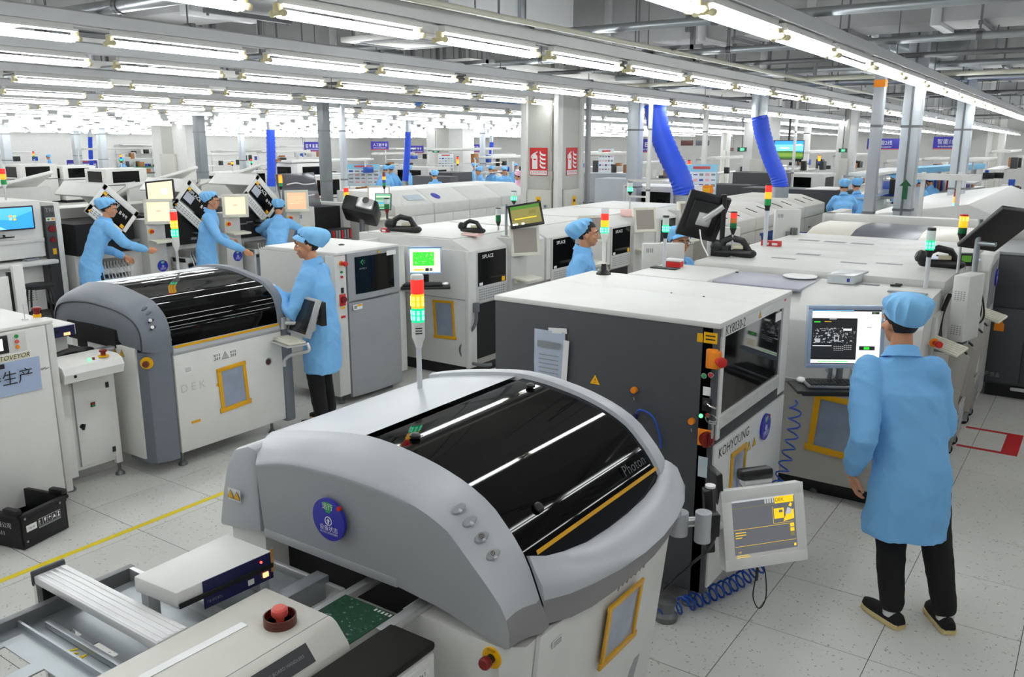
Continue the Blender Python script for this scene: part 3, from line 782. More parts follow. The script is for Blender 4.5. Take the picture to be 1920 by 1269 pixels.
ang = -math.atan(.013)
for dist, ins, i, k, x, y, per in sorted(near, key=lambda f: (f[2], f[5])):
    cnt[i] = cnt.get(i, 0) + 1
    r = bpy.data.objects.new('ceiling_light', None); COL.objects.link(r); r.location = (x, y, light_z(y, x)); r.rotation_euler = (ang, 0, 0)
    props(r, 'glowing fluorescent lamp, %s from the near end of the %s lamp row from the aisle' % (ordinal(cnt[i]), ordinal(i+1)), 'ceiling light', 'fluorescent lamps in rows')
    parts = [('fixture_strip', FS)] + [('lamp_holder', h) for h in FH] + [('fluorescent_tube', t) for t in (FT if (i + k*7) % 11 != 3 else FT[:1])]
    for nm, me in parts:
        if dist > 22 and nm == 'lamp_holder': continue
        o = bpy.data.objects.new(nm, me); COL.objects.link(o); o.parent = r
mb = MB()
for dist, ins, i, k, x, y, per in rest:
    z = light_z(y, x)
    for xx in (-.048, .048): mb.tube([(x+xx, y+.02, z), (x+xx, y+1.18, z-.015)], .014, 6, 0)
    mb.box(x-.05, x+.05, y, y+1.2, z+.05, z+.1, 0, 1)
o = solo('ceiling_light', mb, [WHITEHOT, WHITE], 'remaining small far fluorescent lamps over the whole hall', 'ceiling light', kind='stuff')
# trunking rails that carry the lamps, with drop rods
RAILM = mat('aluminium_trunking', 'd3d5d7', .4, .2)
for i, rx in enumerate(ROWS[:20]):
    ys, ye = (-5 if i < 6 else 4), 49
    t = thing('lighting_rail', 'aluminium trunking carrying the %s lamp row from the aisle' % ordinal(i+1), 'light rail', (rx, ys, light_z(ys, rx)), group='lighting trunking')
    mb = MB(); P = lambda y, dx, dz: Vector((rx + slope_x(i)*(y-5) + dx, y, light_z(y, rx) + dz))
    sec = [(-.065, .10), (-.065, .185), (-.04, .2), (.04, .2), (.065, .185), (.065, .10), (.04, .10), (.04, .12), (-.04, .12), (-.04, .10)]
    mb.loft([[P(y, a, b) for a, b in sec] for y in (ys, ye)]); put('rail', mb, RAILM, t)
    for j in range(0, 40 if i < 6 else 0):
        y = 3.1 + j*2.2 + (i*.7) % 2
        if y > 40: break
        q = MB(); q.tube([P(y, 0, .19), P(y, 0, .19)*Vector((1, 1, 0)) + Zv*5.0 if False else Vector((P(y, 0, 0).x, y, 5.0))], .006, 6); q.box(P(y, 0, 0).x-.07, P(y, 0, 0).x+.07, y-.02, y+.02, light_z(y)+.185, light_z(y)+.215)
        put('hanger_rod', q, DSTEEL, t)
# ---------------------------------------------------------------- ducts
def duct_x(label, x0, x1, y0, y1, z0, z1, step=1.25, m=DUCTM, hang=True):
    t = thing('air_duct', label, 'air duct', ((x0+x1)/2, (y0+y1)/2, z0))
    mb = MB(); mb.box(x0, x1, y0, y1, z0, z1, .01); put('duct_body', mb, m, t)
    n = int((x1-x0)/step)
    for i in range(n+1):
        x = x0 + (i+.4)*step
        if x > x1: break
        f = MB(); f.box(x-.05, x+.05, y0-.035, y1+.035, z0-.035, z1+.035, .005); put('duct_flange', f, mat('duct_flange_steel', 'c2c4c5', .4, .4), t)
        if hang:
            h = MB(); h.box(x+.4, x+.445, y0-.12, y1+.12, z0-.06, z0-.02)
            for yy in (y0-.09, y1+.09): h.tube([(x+.42, yy, z0-.08), (x+.42, yy, 5.0)], .012, 6)
            put('duct_hanger', h, DSTEEL, t)
duct_x('large silver square duct crossing above the second machine line', -7.2, 3.5, 10.0, 10.8, 3.62, 4.3)
duct_x('silver duct above the left machines behind the first lamp rows', -16, -7.6, 8.2, 8.9, 3.62, 4.3, 1.4)
duct_x('silver duct nearest the camera at the top left', -14, -5.6, 5.0, 5.7, 3.58, 4.2, 1.3)
duct_x('grey duct behind the large silver square duct', -22, 3.5, 14.2, 15.1, 3.5, 4.3, 1.5)
duct_x('far grey duct over the middle of the hall', -30, 3.5, 20.5, 21.4, 3.4, 4.2, 1.8)
duct_x('farther grey duct toward the back of the hall', -34, 3.5, 28, 29, 3.3, 4.1, 2.2)
duct_x('farthest grey duct before the back wall', -40, 4, 40, 41, 3.2, 4.0, 3)
t = thing('air_duct', 'white insulated duct piece beside the ceiling cassette', 'air duct', (-6.1, 7.4, 3.6))
mb = MB(); mb.box(-6.6, -5.6, 7.0, 9.4, 3.62, 4.3, .02); put('duct_body', mb, mat('white_cladding', 'c6c8ca', .5, bump=.3, bscale=20), t)
mb = MB(); mb.box(-6.65, -5.55, 8.2, 8.3, 3.58, 4.34, .01); put('duct_flange', mb, STEEL, t)
t = thing('air_conditioner', 'white square ceiling air conditioner cassette among the ducts', 'air conditioner', (-5.75, 6.55, 3.36))
mb = MB(); mb.box(-6.2, -5.3, 6.1, 7.0, 3.36, 3.41, .012); mb.box(-6.1, -5.4, 6.2, 6.9, 3.41, 3.66, .01); put('casing', mb, WHITE, t)
mb = MB(); mb.box(-5.98, -5.52, 6.32, 6.78, 3.345, 3.36, .008); put('intake_panel', mb, OFFW, t)
for a, b, c, d in ((-6.14, -6.06, 6.25, 6.85), (-5.44, -5.36, 6.25, 6.85), (-6.0, -5.5, 6.16, 6.24), (-6.0, -5.5, 6.86, 6.94)):
    mb = MB(); mb.box(a, b, c, d, 3.352, 3.36); put('louvre', mb, INKG, t)
# round flexible duct
t = thing('flexible_duct', 'round ribbed silver duct bending down beside the steel posts', 'air duct', (-2.5, 11.9, 3.55))
P = smooth_line([(-2.75, 11.3, 4.0), (-2.75, 11.35, 3.8), (-2.6, 11.6, 3.62), (-2.4, 12.3, 3.56), (-2.2, 13.2, 3.6), (-2.1, 13.9, 3.8)], 9)
mb = MB(); mb.tube(P, [.2 + (.012 if i % 2 else 0) for i in range(len(P))], 18); put('duct_hose', mb, STEEL, t)
mb = MB(); mb.cyl((-2.75, 11.3, 3.9), (-2.75, 11.3, 4.2), .22, n=18); put('collar', mb, ALU, t)
# ---------------------------------------------------------------- pipes across the hall, each on hanger rods
def pipe_x(label, y, z, x0, x1, r, m=STEEL, step=2.4, slope=0.0, rods=True, name='overhead_pipe', box=None):
    t = thing(name, label, 'pipe' if not box else 'cable tray', ((x0+x1)/2, y, z))
    mb = MB()
    if box: mb.box(x0, x1, y-box[0]/2, y+box[0]/2, z-box[1]/2, z+box[1]/2, .004)
    else: mb.tube([(x0, y, z), ((x0+x1)/2, y, z), (x1, y, z)], r, 12)
    put('pipe' if not box else 'tray', mb, m, t)
    n = int((x1-x0)/step)
    for i in range(n):
        x = x0 + (i+.5)*step
        q = MB(); q.tube([(x, y, z+r), (x, y, 5.0)], .009, 6); put('hanger_rod', q, DSTEEL, t)
        q = MB(); q.tube([(x-.025, y, z), (x+.025, y, z)], r*1.18 if not box else r, 12); put('pipe_clip', q, DSTEEL, t)
pipe_x('steel pipe crossing the hall below the nearest ducts', 6.9, 3.40, -16, 1.5, .035)
pipe_x('steel pipe nearest the camera at the top left', 3.75, 3.40, -12, -4.5, .05)
pipe_x('steel pipe crossing just in front of the large square duct', 9.3, 3.40, -12, 3, .035)
pipe_x('thin steel pipe running under the large square duct', 10.6, 3.36, -12, 3, .028, DSTEEL)
pipe_x('pair pipe upper one behind the large square duct', 12.9, 3.42, -16, 3, .04)
pipe_x('pale pipe below the upper one behind the large square duct', 12.95, 3.30, -16, 3, .03, CREAM)
for i in range(16):
    y = 13.6 + i*1.45 + random.random()*.6
    pipe_x('thin grey service pipe in the crowded pipework above the far machines', y, 3.28 + random.random()*.35 - i*.012, -30, 3.5, .022 + .015*random.random(), random.choice([STEEL, DSTEEL, ALU]), 1.7)
    bpy.context.scene.collection.objects[-1]
for n_, o in enumerate([o for o in COL.objects if o.get('label') == 'thin grey service pipe in the crowded pipework above the far machines']):
    o['group'] = 'thin service pipes above the far machines'; o['label'] = 'thin grey service pipe above the far machines, %s from the near side' % ordinal(n_+1)
BLUETRAY = mat('blue_cable_tray', '1d5a9a', .5)
pipe_x('blue cable tray crossing above the far steel posts', 16.6, 3.48, -9, 3, .05, BLUETRAY, 2.4, name='cable_tray', box=(.25, .11))
pipe_x('second blue cable tray farther left under the ducts', 17.2, 3.3, -15, -9.6, .05, BLUETRAY, 2.4, name='cable_tray', box=(.25, .1))
t = thing('overhead_pipe', 'cream conduit running lengthwise between the second and first lamp rows', 'pipe', (-3.75, 9, 3.3))
mb = MB(); mb.tube([(-3.7, 2, 3.33), (-3.75, 9, 3.3), (-4.0, 22, 3.25)], .022, 10); put('pipe', mb, CREAM, t)
for j in range(7):
    q = MB(); y = 3 + j*2.2; q.tube([(-3.7-.012*j, y, 3.33), (-3.7-.012*j, y, 5.0)], .01, 6); put('hanger_rod', q, DSTEEL, t)
# strut hangers hanging on their own
hg = sorted([(-19 + 21*random.random(), 6.2 + 15*random.random()) for j in range(70)], key=lambda q: q[0]**2+q[1]**2)
for j in range(70):
    x, y = hg[j]
    z0 = 3.25 + .3*random.random(); mb = MB(); s = .02
    mb.box(x-s, x+s, y-s, y+s, z0, 5.0)
    if j % 3 == 0: mb.box(x-.5, x+.1, y-s, y+s, z0, z0+.04)
    solo('strut_hanger', mb, DSTEEL, 'thin vertical steel strut under the ceiling slab, %s nearest to the camera' % ordinal(j+1), 'hanger', 'vertical strut hangers under the ceiling')
# cable trunking above rows 3 to 5 (white sheet metal trays seen from below)
for j, (x, y0_, y1_, z) in enumerate(((-9.4, 4, 11, 3.42), (-11.8, 5, 15, 3.4), (-14.5, 6, 19, 3.38), (-7.1, 9, 20, 3.36))):
    mb = MB(); mb.box(x-.22, x+.22, y0_, y1_, z, z+.1, .006)
    solo('cable_trunking', mb, OFFW, ['pale cable trunking above the fourth lamp row', 'pale cable trunking above the fifth lamp row', 'pale cable trunking beyond the fifth lamp row', 'pale cable trunking over the second machine line'][j], 'cable tray')
# ---------------------------------------------------------------- curved-hood printers
def resample(pts, n):
    P = [Vector((p[0], 0, p[1])) for p in pts]; L = [0]
    for a, b in zip(P, P[1:]): L.append(L[-1] + (b-a).length)
    out = []; j = 0
    for i in range(n):
        d = L[-1]*i/(n-1)
        while j < len(L)-2 and L[j+1] < d: j += 1
        f = (d-L[j])/(L[j+1]-L[j]); p = P[j].lerp(P[j+1], f); out.append((p.x, p.z))
    return out
def ease(pts, n):
    """smooth a profile, then resample evenly"""
    S_ = smooth_line([(p[0], 0, p[1]) for p in pts], 5); return resample([(p.x, p.z) for p in S_], n)
G0 = [(-2.66,1.33),(-2.6,1.36),(-2.45,1.395),(-2.33,1.416),(-2.2,1.436),(-2.075,1.448),(-1.95,1.442),(-1.85,1.428),(-1.76,1.411),(-1.64,1.375),(-1.54,1.325),(-1.48,1.27),(-1.43,1.214),(-1.39,1.15),(-1.343,1.035),(-1.315,.975),(-1.32,.945)]
C0 = [(-2.5,1.295),(-2.42,1.32),(-2.3,1.343),(-2.09,1.356),(-1.89,1.352),(-1.71,1.33),(-1.585,1.282),(-1.54,1.243),(-1.44,1.15),(-1.37,1.075),(-1.345,1.0),(-1.345,.955)]
B0 = [(-2.5,1.025),(-1.82,1.005),(-1.62,.985),(-1.46,.945),(-1.375,.93)]
GP = ease(G0, 40)
def on_glass(x, off=0.0):
    z = interp([(p[0], p[1]) for p in GP if p[0] < -1.318] , x)
    z2 = interp([(p[0], p[1]) for p in GP if p[0] < -1.318], x + .01); d = Vector((.01, 0, z2-z)).normalized(); n = Vector((-d.z, 0, d.x))
    return Vector((x, 0, z)) + n*off, d, n
YN, YF = 2.1, 3.06
T = thing('solder_paste_printer', 'nearest silver hooded printing machine with black glass cover and blue disc', 'machine', (-2.0, 2.55, 0))
PRN = T
N = 30
mb = MB()
cr = ease(C0, N); gl = ease(G0[1:], N); bt = resample(B0, N)
r0 = [Vector((x, 1.95, z)) for x, z in bt]; r2 = [Vector((x, 1.93, z)) for x, z in cr]; r4 = [Vector((x, YN-.02, z-.006)) for x, z in gl]
r5 = [Vector((x, YN, z)) for x, z in gl]
rows = [[p + Vector((0, .06, -.012)) for p in r0], r0, [a.lerp(b, .12) for a, b in zip(r0, r2)], [a.lerp(b, .5) for a, b in zip(r0, r2)], [a.lerp(b, .96) for a, b in zip(r0, r2)], r2]
mb.grid(rows, 1)
band = [r2]
for f in (.12, .35, .6, .85): band.append([a.lerp(b, f) + Vector((0, -.012*math.sin(math.pi*f), .014*math.sin(math.pi*f))) for a, b in zip(r2, r4)])
band += [r4, r5, [p + Vector((0, .02, -.03)) for p in r5]]
mb.grid(band, 0)
bmesh.ops.remove_doubles(mb.bm, verts=mb.bm.verts, dist=.0008)
for f in mb.bm.faces:
    q = f.calc_center_median()
    if f.material_index == 0 and q.z < 1.045 and q.x > -1.5: f.material_index = 2  # downturned lower band: its shade painted in with the darker silver
put('end_hood', mb, [SILV, SILV2, DKSILV], T, 'silver hood at the near end', angle=50)
mb = MB()
ld = [p for p in GP if p[0] < -2.06]
mb.grid([[Vector((x, y, z-.003)) for x, z in ld] for y in (YN+.002, YN+.3, YN+.6, YF)], 0); put('lid', mb, SILV, T, 'silver fixed lid')
gs = [p for p in GP if -2.075 <= p[0] <= -1.325]
mb = MB(); mb.grid([[Vector((x, y, z-.006)) for x, z in gs] for y in [lerp(YN+.003, YF, i/8) for i in range(9)]], 0); put('glass_cover', mb, GLASSB, T, 'black tinted glass cover')
mb = MB(); pp = [Vector((x, 0, z)) for x, z in gl]
c = Vector((-2.1, 0, .9)); out = [(p + (p-c).normalized()*.012) for p in pp]
mb.grid([[p + Vector((0, YF-.01, -.02)) for p in pp], [p + Vector((0, YF, 0)) for p in out], [p + Vector((0, YF+.03, .006)) for p in out], [p + Vector((0, YF+.075, -.004)) for p in out], [p + Vector((0, YF+.085, -.06)) for p in out], [Vector((p.x*.98 - .04, YF+.08, .95)) for p in pp]])
put('far_band', mb, SILV, T)
mb = MB(); mb.prism([(-2.53, 1.0), (-2.79, .965), (-2.755, 1.11), (-2.715, 1.24), (-2.665, 1.315), (-2.58, 1.348), (-2.53, 1.345)], 'y', 1.955, YF+.08, 0, .018); put('rear_cover', mb, SILV, T)
mb = MB(); mb.prism([(-2.6, 1.345), (-2.44, 1.39), (-2.44, 1.37), (-2.6, 1.31)], 'y', YN-.02, YF+.05); put('hinge_strip', mb, MIDG, T)
# lip along the front of the glass
Lp = []
tab = [(2.112, -1.401, 1.170, -1.335, 1.035, -1.325, .955), (2.2, -1.386, 1.137, -1.292, 1.033, -1.285, .95), (2.3, -1.376, 1.115, -1.262, 1.032, -1.262, .948), (2.44, -1.366, 1.094, -1.232, 1.032, -1.25, .947), (2.6, -1.363, 1.086, -1.215, 1.034, -1.245, .947), (2.75, -1.364, 1.087, -1.213, 1.04, -1.247, .95), (2.9, -1.367, 1.096, -1.226, 1.052, -1.26, .96), (3.02, -1.374, 1.118, -1.25, 1.07, -1.28, .99), (3.1, -1.392, 1.155, -1.285, 1.10, -1.305, 1.03), (3.14, -1.40, 1.17, -1.33, 1.13, -1.33, 1.08)]
for y, tx, tz, cx, cz, bx, bz in tab:
    Lp.append([Vector((a, y, b)) for a, b in ((tx-.03, tz-.03), (tx-.004, tz+.002), (tx+.008, tz+.006), (lerp(tx, cx, .45), lerp(tz, cz, .42)+.016), (lerp(tx, cx, .82)+.004, lerp(tz, cz, .72)+.012), (cx, cz), (cx-.003, cz-.012), (lerp(cx, bx, .6), lerp(cz, bz, .6)), (bx, bz), (bx-.03, bz-.012), (tx-.06, bz))])
mb = MB(); mb.loft(Lp, 0)
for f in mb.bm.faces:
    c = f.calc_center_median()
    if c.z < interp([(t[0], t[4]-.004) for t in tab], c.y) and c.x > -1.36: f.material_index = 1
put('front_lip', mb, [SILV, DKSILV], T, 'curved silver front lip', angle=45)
# body
mb = MB(); front = lambda z: -1.315 - .11*(.93-z)
mb.prism([(1.99, .94), (2.06, .955), (3.1, .96), (3.1, .1), (1.99, .1)], 'x', -1.42, -1.335, 0, .012) if False else None
mb.loft([[(-1.80, 1.95, z), (-1.40, 1.95, z), (front(z)-.015, 2.0, z), (front(z)-.015, 3.08, z), (-1.80, 3.08, z)] for z in (.1, .93)]); mb.box(-2.76, -2.55, 1.99, 3.1, .1, 1.0, .015); mb.box(-2.56, -1.79, 2.02, 3.08, .1, .78, .01)
put('body', mb, WHITE, T)
mb = MB(); mb.loft([[(front(z)-.012, 2.055, z), (front(z), 2.06, z), (front(z)+.02*1, 2.55, z), (front(z), 3.03, z), (front(z)-.012, 3.04, z)] for z in (.12, .5, .94)]); put('front_panel', mb, WHITE, T, 'white front door panel')
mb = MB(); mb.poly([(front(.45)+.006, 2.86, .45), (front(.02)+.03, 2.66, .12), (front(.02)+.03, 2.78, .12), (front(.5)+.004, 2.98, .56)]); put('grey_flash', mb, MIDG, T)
mb = MB(); mb.box(-2.55, -1.80, 2.1, 3.05, .78, 1.0); mb.box(-2.6, -1.5, 2.14, 3.04, .98, 1.25); put('dark_interior', mb, MATTEB, T)
mb = MB(); mb.box(-2.5, -1.82, 1.945, 1.975, 1.0, 1.035, .006); put('opening_trim', mb, SILV2, T)
for x, y in ((-2.68, 2.1), (-1.5, 2.1), (-2.68, 3.0), (-1.5, 3.0)): foot(T, (x, y, 0), .12)
# glass furniture
mb = MB(); p, d, n = on_glass(-1.398, .002); mb.panel(p + Y*2.64, Y, d*-1, .96, .014, .002); q = put('yellow_tape', mb, TAPE, T, 'strip of yellow tape')
mb = MB(); p, d, n = on_glass(-1.43, .003); mb.text('Photon', p + Y*2.915, Y, -d, .062, 0, t=.0012); put('lettering', mb, mat('dim_grey_ink', '4c4f53', .6, wear=0), T)
for x, y in ((-1.47, 2.28), (-1.945, 2.20), (-1.955, 2.965)):
    mb = MB(); p, d, n = on_glass(x, 0); mb.tube([p + Y*y, p + Y*y + n*.008, p + Y*y + n*.014], [.02, .02, .012], 16); put('glass_stud', mb, BLACK, T)
# buttons in shell-shaped recesses
for i, (x, z) in enumerate(((-1.603, 1.316), (-1.558, 1.284), (-1.512, 1.242), (-1.468, 1.196))):
    n = Vector((.55, -.55, .62)).normalized(); u = Vector((.72, .0, -.69)); u = (u - n*u.dot(n)).normalized(); v = n.cross(u)
    c = Vector((x, 2.008, z)) + n*.034
    mb = MB(); mb.tube([c - n*.006, c + n*.002], [(.016, .028), (.012, .022)], 22, 0, up=u); mb.tube([c + u*.016 - n*.004, c + u*.014 + n*.004, c - u*.0 - n*.002], [.004, .007, .003], 8, 1)
    q = put('button_recess', mb, [SILV2, SILV], T)
    if i > 1:
        k = MB(); k.tube([c - n*.002 - u*.002, c + n*.006 - u*.002], [.0125, .0115], 20, 0); k.tube([c + n*.0062 - u*.002 + (u*math.cos(a) + v*math.sin(a))*.006 for a in [j*math.pi/8 for j in range(17)]], .0009, 5, 1, caps=False); k.tube([c + n*.0062 - u*.005, c + n*.0062 + u*.001], .0009, 5, 1); put('push_button', k, [CHROME, INK], q)
status_disc(T, (-2.10, 1.922, 1.19), (1, 0, 0), (0, -.02, 1), .078)
mb = MB(); c = Vector((-2.655, 1.95, 1.135)); mb.panel(c - Y*.008, X, Zv, .075, .05, .002, 0, 2); triangle(mb, c + Vector((-.018, -.012, 0)), X, Zv, .036); triangle(mb, c + Vector((.019, -.012, 0)), X, Zv, .036); put('warning_sticker', mb, [YEL, INK, WHITE], T, 'pair of warning triangles on a white sticker')
estop(T, (-1.425, 1.95, .885), X, Zv, YEL, DRED, .021, .036)
sleeve(T, (front(.72)+.034, 2.60, .725), (0, 1, -.02), (.12, 0, 1), .25, .24, .014, tilt=0)
mb = MB(); mb.panel((front(.86)+.008, 2.16, .87), Y, Zv, .06, .022, .002, 0, 0); mb.lines = None
for i in range(3): mb.panel((front(.86)+.0105, 2.16, .877-.007*i), Y, Zv, .05, .003, .0006, 0, 1)
put('barcode_label', mb, [PAPER, INKG], T, 'white barcode label')
mb = MB()
for i in range(7): mb.tube([(front(.86)+.021, 2.56 + i*.035, .872 + .004*(i % 2)), (front(.86)+.023, 2.575 + i*.035, .89 + .012*random.random())], .0035, 5)
put('ink_smudge', mb, INKG, T, kind='stuff')
tower(T, (-2.44, 2.80, 1.385), .225, [(LITG, LITC), (LITY, LITYC), LITR], .029, .063, .012, .07, .02, house_m=WHITE, pole_m=mat('white_tube', 'c9ccd0', .4), cap_m=WHITE)
mb = MB()
for i in range(3): mb.obox((-2.44+.021, 2.80-.021, 1.385+.265+i*.012), (.003, .03, .004), (0, 0, R(-45)))
put('tower_print', mb, INK, T)
# touch screen on its swivel arm at the far corner
P = gx(1434, 986, -1.06); a = R(51); u = Vector((math.cos(a), math.sin(a), 0)); nh = Vector((math.sin(a), -math.cos(a), 0)); v = Zv*math.cos(R(14)) - nh*math.sin(R(14))
vv = (v + u*-.02).normalized()
mp, fr = monitor(T, P, u, vv, .405, .345, .048, mat('white_taped_plastic', 'e0e0de', .6, wear=.08), .05, 'touch_screen', 'white framed touch screen on a swivel arm')
sc = Screen(fr, SC_G)
sc.rect(0, .965, 1, 1, SC_LG); sc.rect(0, 0, 1, .06, mat('screen_dim', '8a8a86', emit=.5)); sc.rect(.0, .86, 1, .868, SC_BR); sc.rect(.68, .868, .985, .985, SC_Y); sc.text('DEK', .76, .925, .09, SC_K)
for i in range(4): sc.rect(.52+i*.04, .89, .545+i*.04, .97, SC_LG)
sc.rect(.64, .52, .97, .525, SC_Y); sc.rect(.64, .52, .645, .82, SC_Y); sc.rect(.66, .6, .82, .78, SC_Y); sc.rect(.74, .7, .8, .75, SC_G); sc.poly([(.8, .54), (.98, .57), (.98, .74), (.86, .68)], SC_Y); sc.poly([(.84, .66), (.88, .78), (.95, .74), (.93, .66)], SC_LG)
sc.poly([(.90, .80), (.94, .78), (.96, .83), (.93, .86)], SC_Y); sc.rect(0.01, .49, .9, .496, SC_Y); sc.rect(0.01, .2, .99, .206, SC_Y); sc.rect(.0, .155, 1, .16, SC_BR)
for i in range(3): sc.rect(.905, .27+.08*i, .97, .335+.08*i, SC_Y if i else SC_BR)
sc.lines(.03, .33, .2, .46, 3, SC_Y, random.Random(2)); sc.text('>X', .08, .1, .05, SC_Y); sc.rect(.95, .09, .985, .135, SC_Y); sc.lines(.03, .0, .3, .06, 2, SC_Y, random.Random(3))
sc.done(mp, 'dark screen with yellow diagrams')
mb = MB(); bp = P - nh*.07 + Vector((0, 0, -.03)) - u*.12
J = Vector((-1.33, 3.16, .90)); K = gx(1318, 985, -1.22)
mb.tube(smooth_line([J, J + Vector((.06, .06, 0)), K], 4), .022, 10, 0); mb.cyl(K + Vector((0, 0, -.07)), K + Vector((0, 0, .06)), .034, n=16, m=1); mb.tube([K, K + Vector((.03, .05, .0)), P - u*.19 - nh*.05], .022, 10, 0)
mb.cyl(J + Vector((0, 0, -.05)), J + Vector((0, 0, .05)), .04, n=16, m=1); mb.obox(K + Vector((.02, .03, 0)), (.07, .05, .1), (0, 0, R(40)), .006, 2)
put('swivel_arm', mb, [ALU, SILV, BLACK], T)
mb = MB(); q = P - u*.26 - nh*.03 + Zv*.05; mb.obox(q, (.04, .05, .30), (R(4), R(-6), R(35)), .008, 0); mb.cyl(q + Vector((0, 0, .15)), q + Vector((0, 0, .16)), .022, n=14, m=1); mb.obox(q + nh*.028 + Zv*.02, (.018, .006, .02), (0, 0, R(50)), .002, 2); put('switch_box', mb, [BLACK, INKW, RED], T)
mb = MB(); q = P - u*.19 - nh*.1 + Zv*.13; mb.obox(q, (.03, .1, .24), (R(4), R(-8), R(48)), .008, 0); mb.obox(q + Zv*.08 + nh*.04 - u*.016, (.004, .02, .05), (R(4), R(-8), R(48)), .001, 1); put('button_pod', mb, [BLACK, LITB], T)
mb = MB(); q = P - nh*.08 + vv*.2 + u*.02; mb.obox(q, (.16, .06, .05), (R(-6), 0, a), .014, 0); mb.obox(q - vv*.035, (.14, .05, .03), (0, 0, a), .006, 1); put('monitor_mount', mb, [BLACK, ALU], T)
mb = MB(); e = P - vv*.175 - u*.03 - nh*.03
mb.tube(smooth_line([e, e - Zv*.07 - u*.01, e - Zv*.16 - u*.015, e - Zv*.22 + u*.02, e - Zv*.17 + u*.05, e - Zv*.06 + u*.04, e + u*.02], 6), .0028, 6); mb.obox(e - Zv*.05 - u*.004, (.012, .008, .06), (0, 0, a), .002); put('dangling_cable', mb, BLACK, T)
mb = MB(); mb.tube(smooth_line([P - u*.2 - nh*.05 - Zv*.02, K - Zv*.1 + Vector((.03, 0, 0)), K - Zv*.2 - Vector((.05, -.03, 0)), Vector((-1.40, 3.2, .55))], 6), .006, 6); put('cable', mb, BLACK, T)

# ---------------------------------------------------------------- near conveyors
T = thing('board_conveyor', 'cream white conveyor housing with red stop button at the bottom edge', 'conveyor', (-2.0, 1.1, 0))
prof = [(-2.15, 1.03), (-1.835, 1.03), (-1.815, 1.02), (-1.765, .965), (-1.755, .93), (-1.755, .55), (-2.15, .55)]
mb = MB(); mb.prism(prof, 'y', .35, 1.665, 0, .006); put('housing', mb, mat('cream_enamel', 'd5d3cb', .5, bump=.2, bscale=300), T)
mb = MB(); mb.box(-1.85, -1.847, .35, 1.66, 1.0295, 1.0306); put('lid_seam', mb, INKG, T)
mb = MB(); mb.box(-2.12, -1.8, .4, 1.6, 0, .55, .01); put('stand', mb, OFFW, T)
c = Vector((-1.937, 1.545, 1.03)); mb = MB(); mb.lathe(c, [(.05, 0), (.05, .03), (.046, .03), (.046, .004)], 32, 0); mb.lathe(c, [(.044, .001), (.044, .004)], 28, 1); mb.text('STOP', c + Vector((.0, -.03, .005)), Vector((.8, .6, 0)), Vector((-.6, .8, 0)), .018, 3); q = put('emergency_stop', mb, [BROWNR, YEL, PINKRED, INK], T, 'red mushroom button in a brown ring')
k = MB(); k.lathe(c, [(.012, .003), (.014, .025), (.023, .028), (.026, .036), (.025, .05), (.019, .056), (.008, .057)], 26); put('push_button', k, PINKRED, q)
mb = MB(); mb.obox((-2.03, 1.31, 1.0312), (.03, .34, .002), (0, 0, R(-2)), 0, 0); put('metal_strip', mb, ALU, T, 'flat aluminium strip')
nrm = Vector((.74, 0, .67)).normalized(); uu = Y; vv2 = uu.cross(nrm) * -1; vv2 = nrm.cross(uu)
c = Vector((-1.79, 1.38, .9935)) + nrm*.001
mb = MB(); mb.panel(c, uu, vv2, .30, .062, .002, 0, 0); mb.text('PC BOARD HANDLERS', c + nrm*.0022 + uu*.055, uu, vv2, .0135, 1); mb.panel(c - uu*.118 + nrm*.002, uu, vv2, .05, .045, .004, .002, 2); mb.disc(c - uu*.135 + vv2*.022 + nrm*.002, uu, vv2, .006, .004, 12, 3)
for i in range(3): mb.disc(c - uu*(.122-.013*i) + vv2*.024 + nrm*.002, uu, vv2, .0025, .002, 8, 1)
put('label_plate', mb, [CHAR2, INKG, LITY, LEDR], T, 'dark control strip with writing and amber button')
sleeve(T, (-1.752, 1.52, .86), Y, Zv, .17, .13, 0, film=FILM, label='crumpled clear document pocket')
# second conveyor with galvanised tray
T = thing('tray_conveyor', 'galvanised tray conveyor with aluminium cross beam at the bottom left corner', 'conveyor', (-2.5, 1.3, 0))
mb = MB()
holes = [(-2.66, -2.42, .93, 1.04), (-2.38, -2.30, 1.02, 1.12), (-2.66, -2.60, 1.36, 1.385) , (-2.52, -2.44, 1.36, 1.395)]
def holed(mb, x0, x1, y0, y1, z0, z1, hs):
    xs = sorted({x0, x1, *[h[0] for h in hs], *[h[1] for h in hs]}); ys = sorted({y0, y1, *[h[2] for h in hs], *[h[3] for h in hs]})
    for a, b in zip(xs, xs[1:]):
        for c_, d_ in zip(ys, ys[1:]):
            mx_, my_ = (a+b)/2, (c_+d_)/2
            if any(h[0] < mx_ < h[1] and h[2] < my_ < h[3] for h in hs): continue
            mb.box(a, b, c_, d_, z0, z1)
holed(mb, -2.76, -2.16, .75, 1.16, .925, .93, [(-2.68, -2.52, .96, 1.07), (-2.46, -2.36, 1.0, 1.08), (-2.3, -2.2, .9, .97)])
holed(mb, -2.76, -2.16, 1.16, 1.44, .915, .92, [(-2.62, -2.56, 1.235, 1.255), (-2.48, -2.41, 1.232, 1.262), (-2.41, -2.36, 1.232, 1.262), (-2.3, -2.24, 1.24, 1.25)])
mb.box(-2.76, -2.16, 1.15, 1.158, .92, .95); mb.box(-2.7, -2.16, 1.205, 1.225, .92, .942, .003)
put('tray_plate', mb, STEEL, T)
mb = MB(); mb.box(-2.74, -2.16, 1.40, 1.56, .918, .924); mb.box(-2.16, -2.1, .8, 1.7, .9, .96)
put('tray_plate', mb, STEEL, T)
mb = MB(); mb.box(-2.79, -2.76, .5, 1.57, .90, .965, .003); put('side_rail', mb, DSTEEL, T)
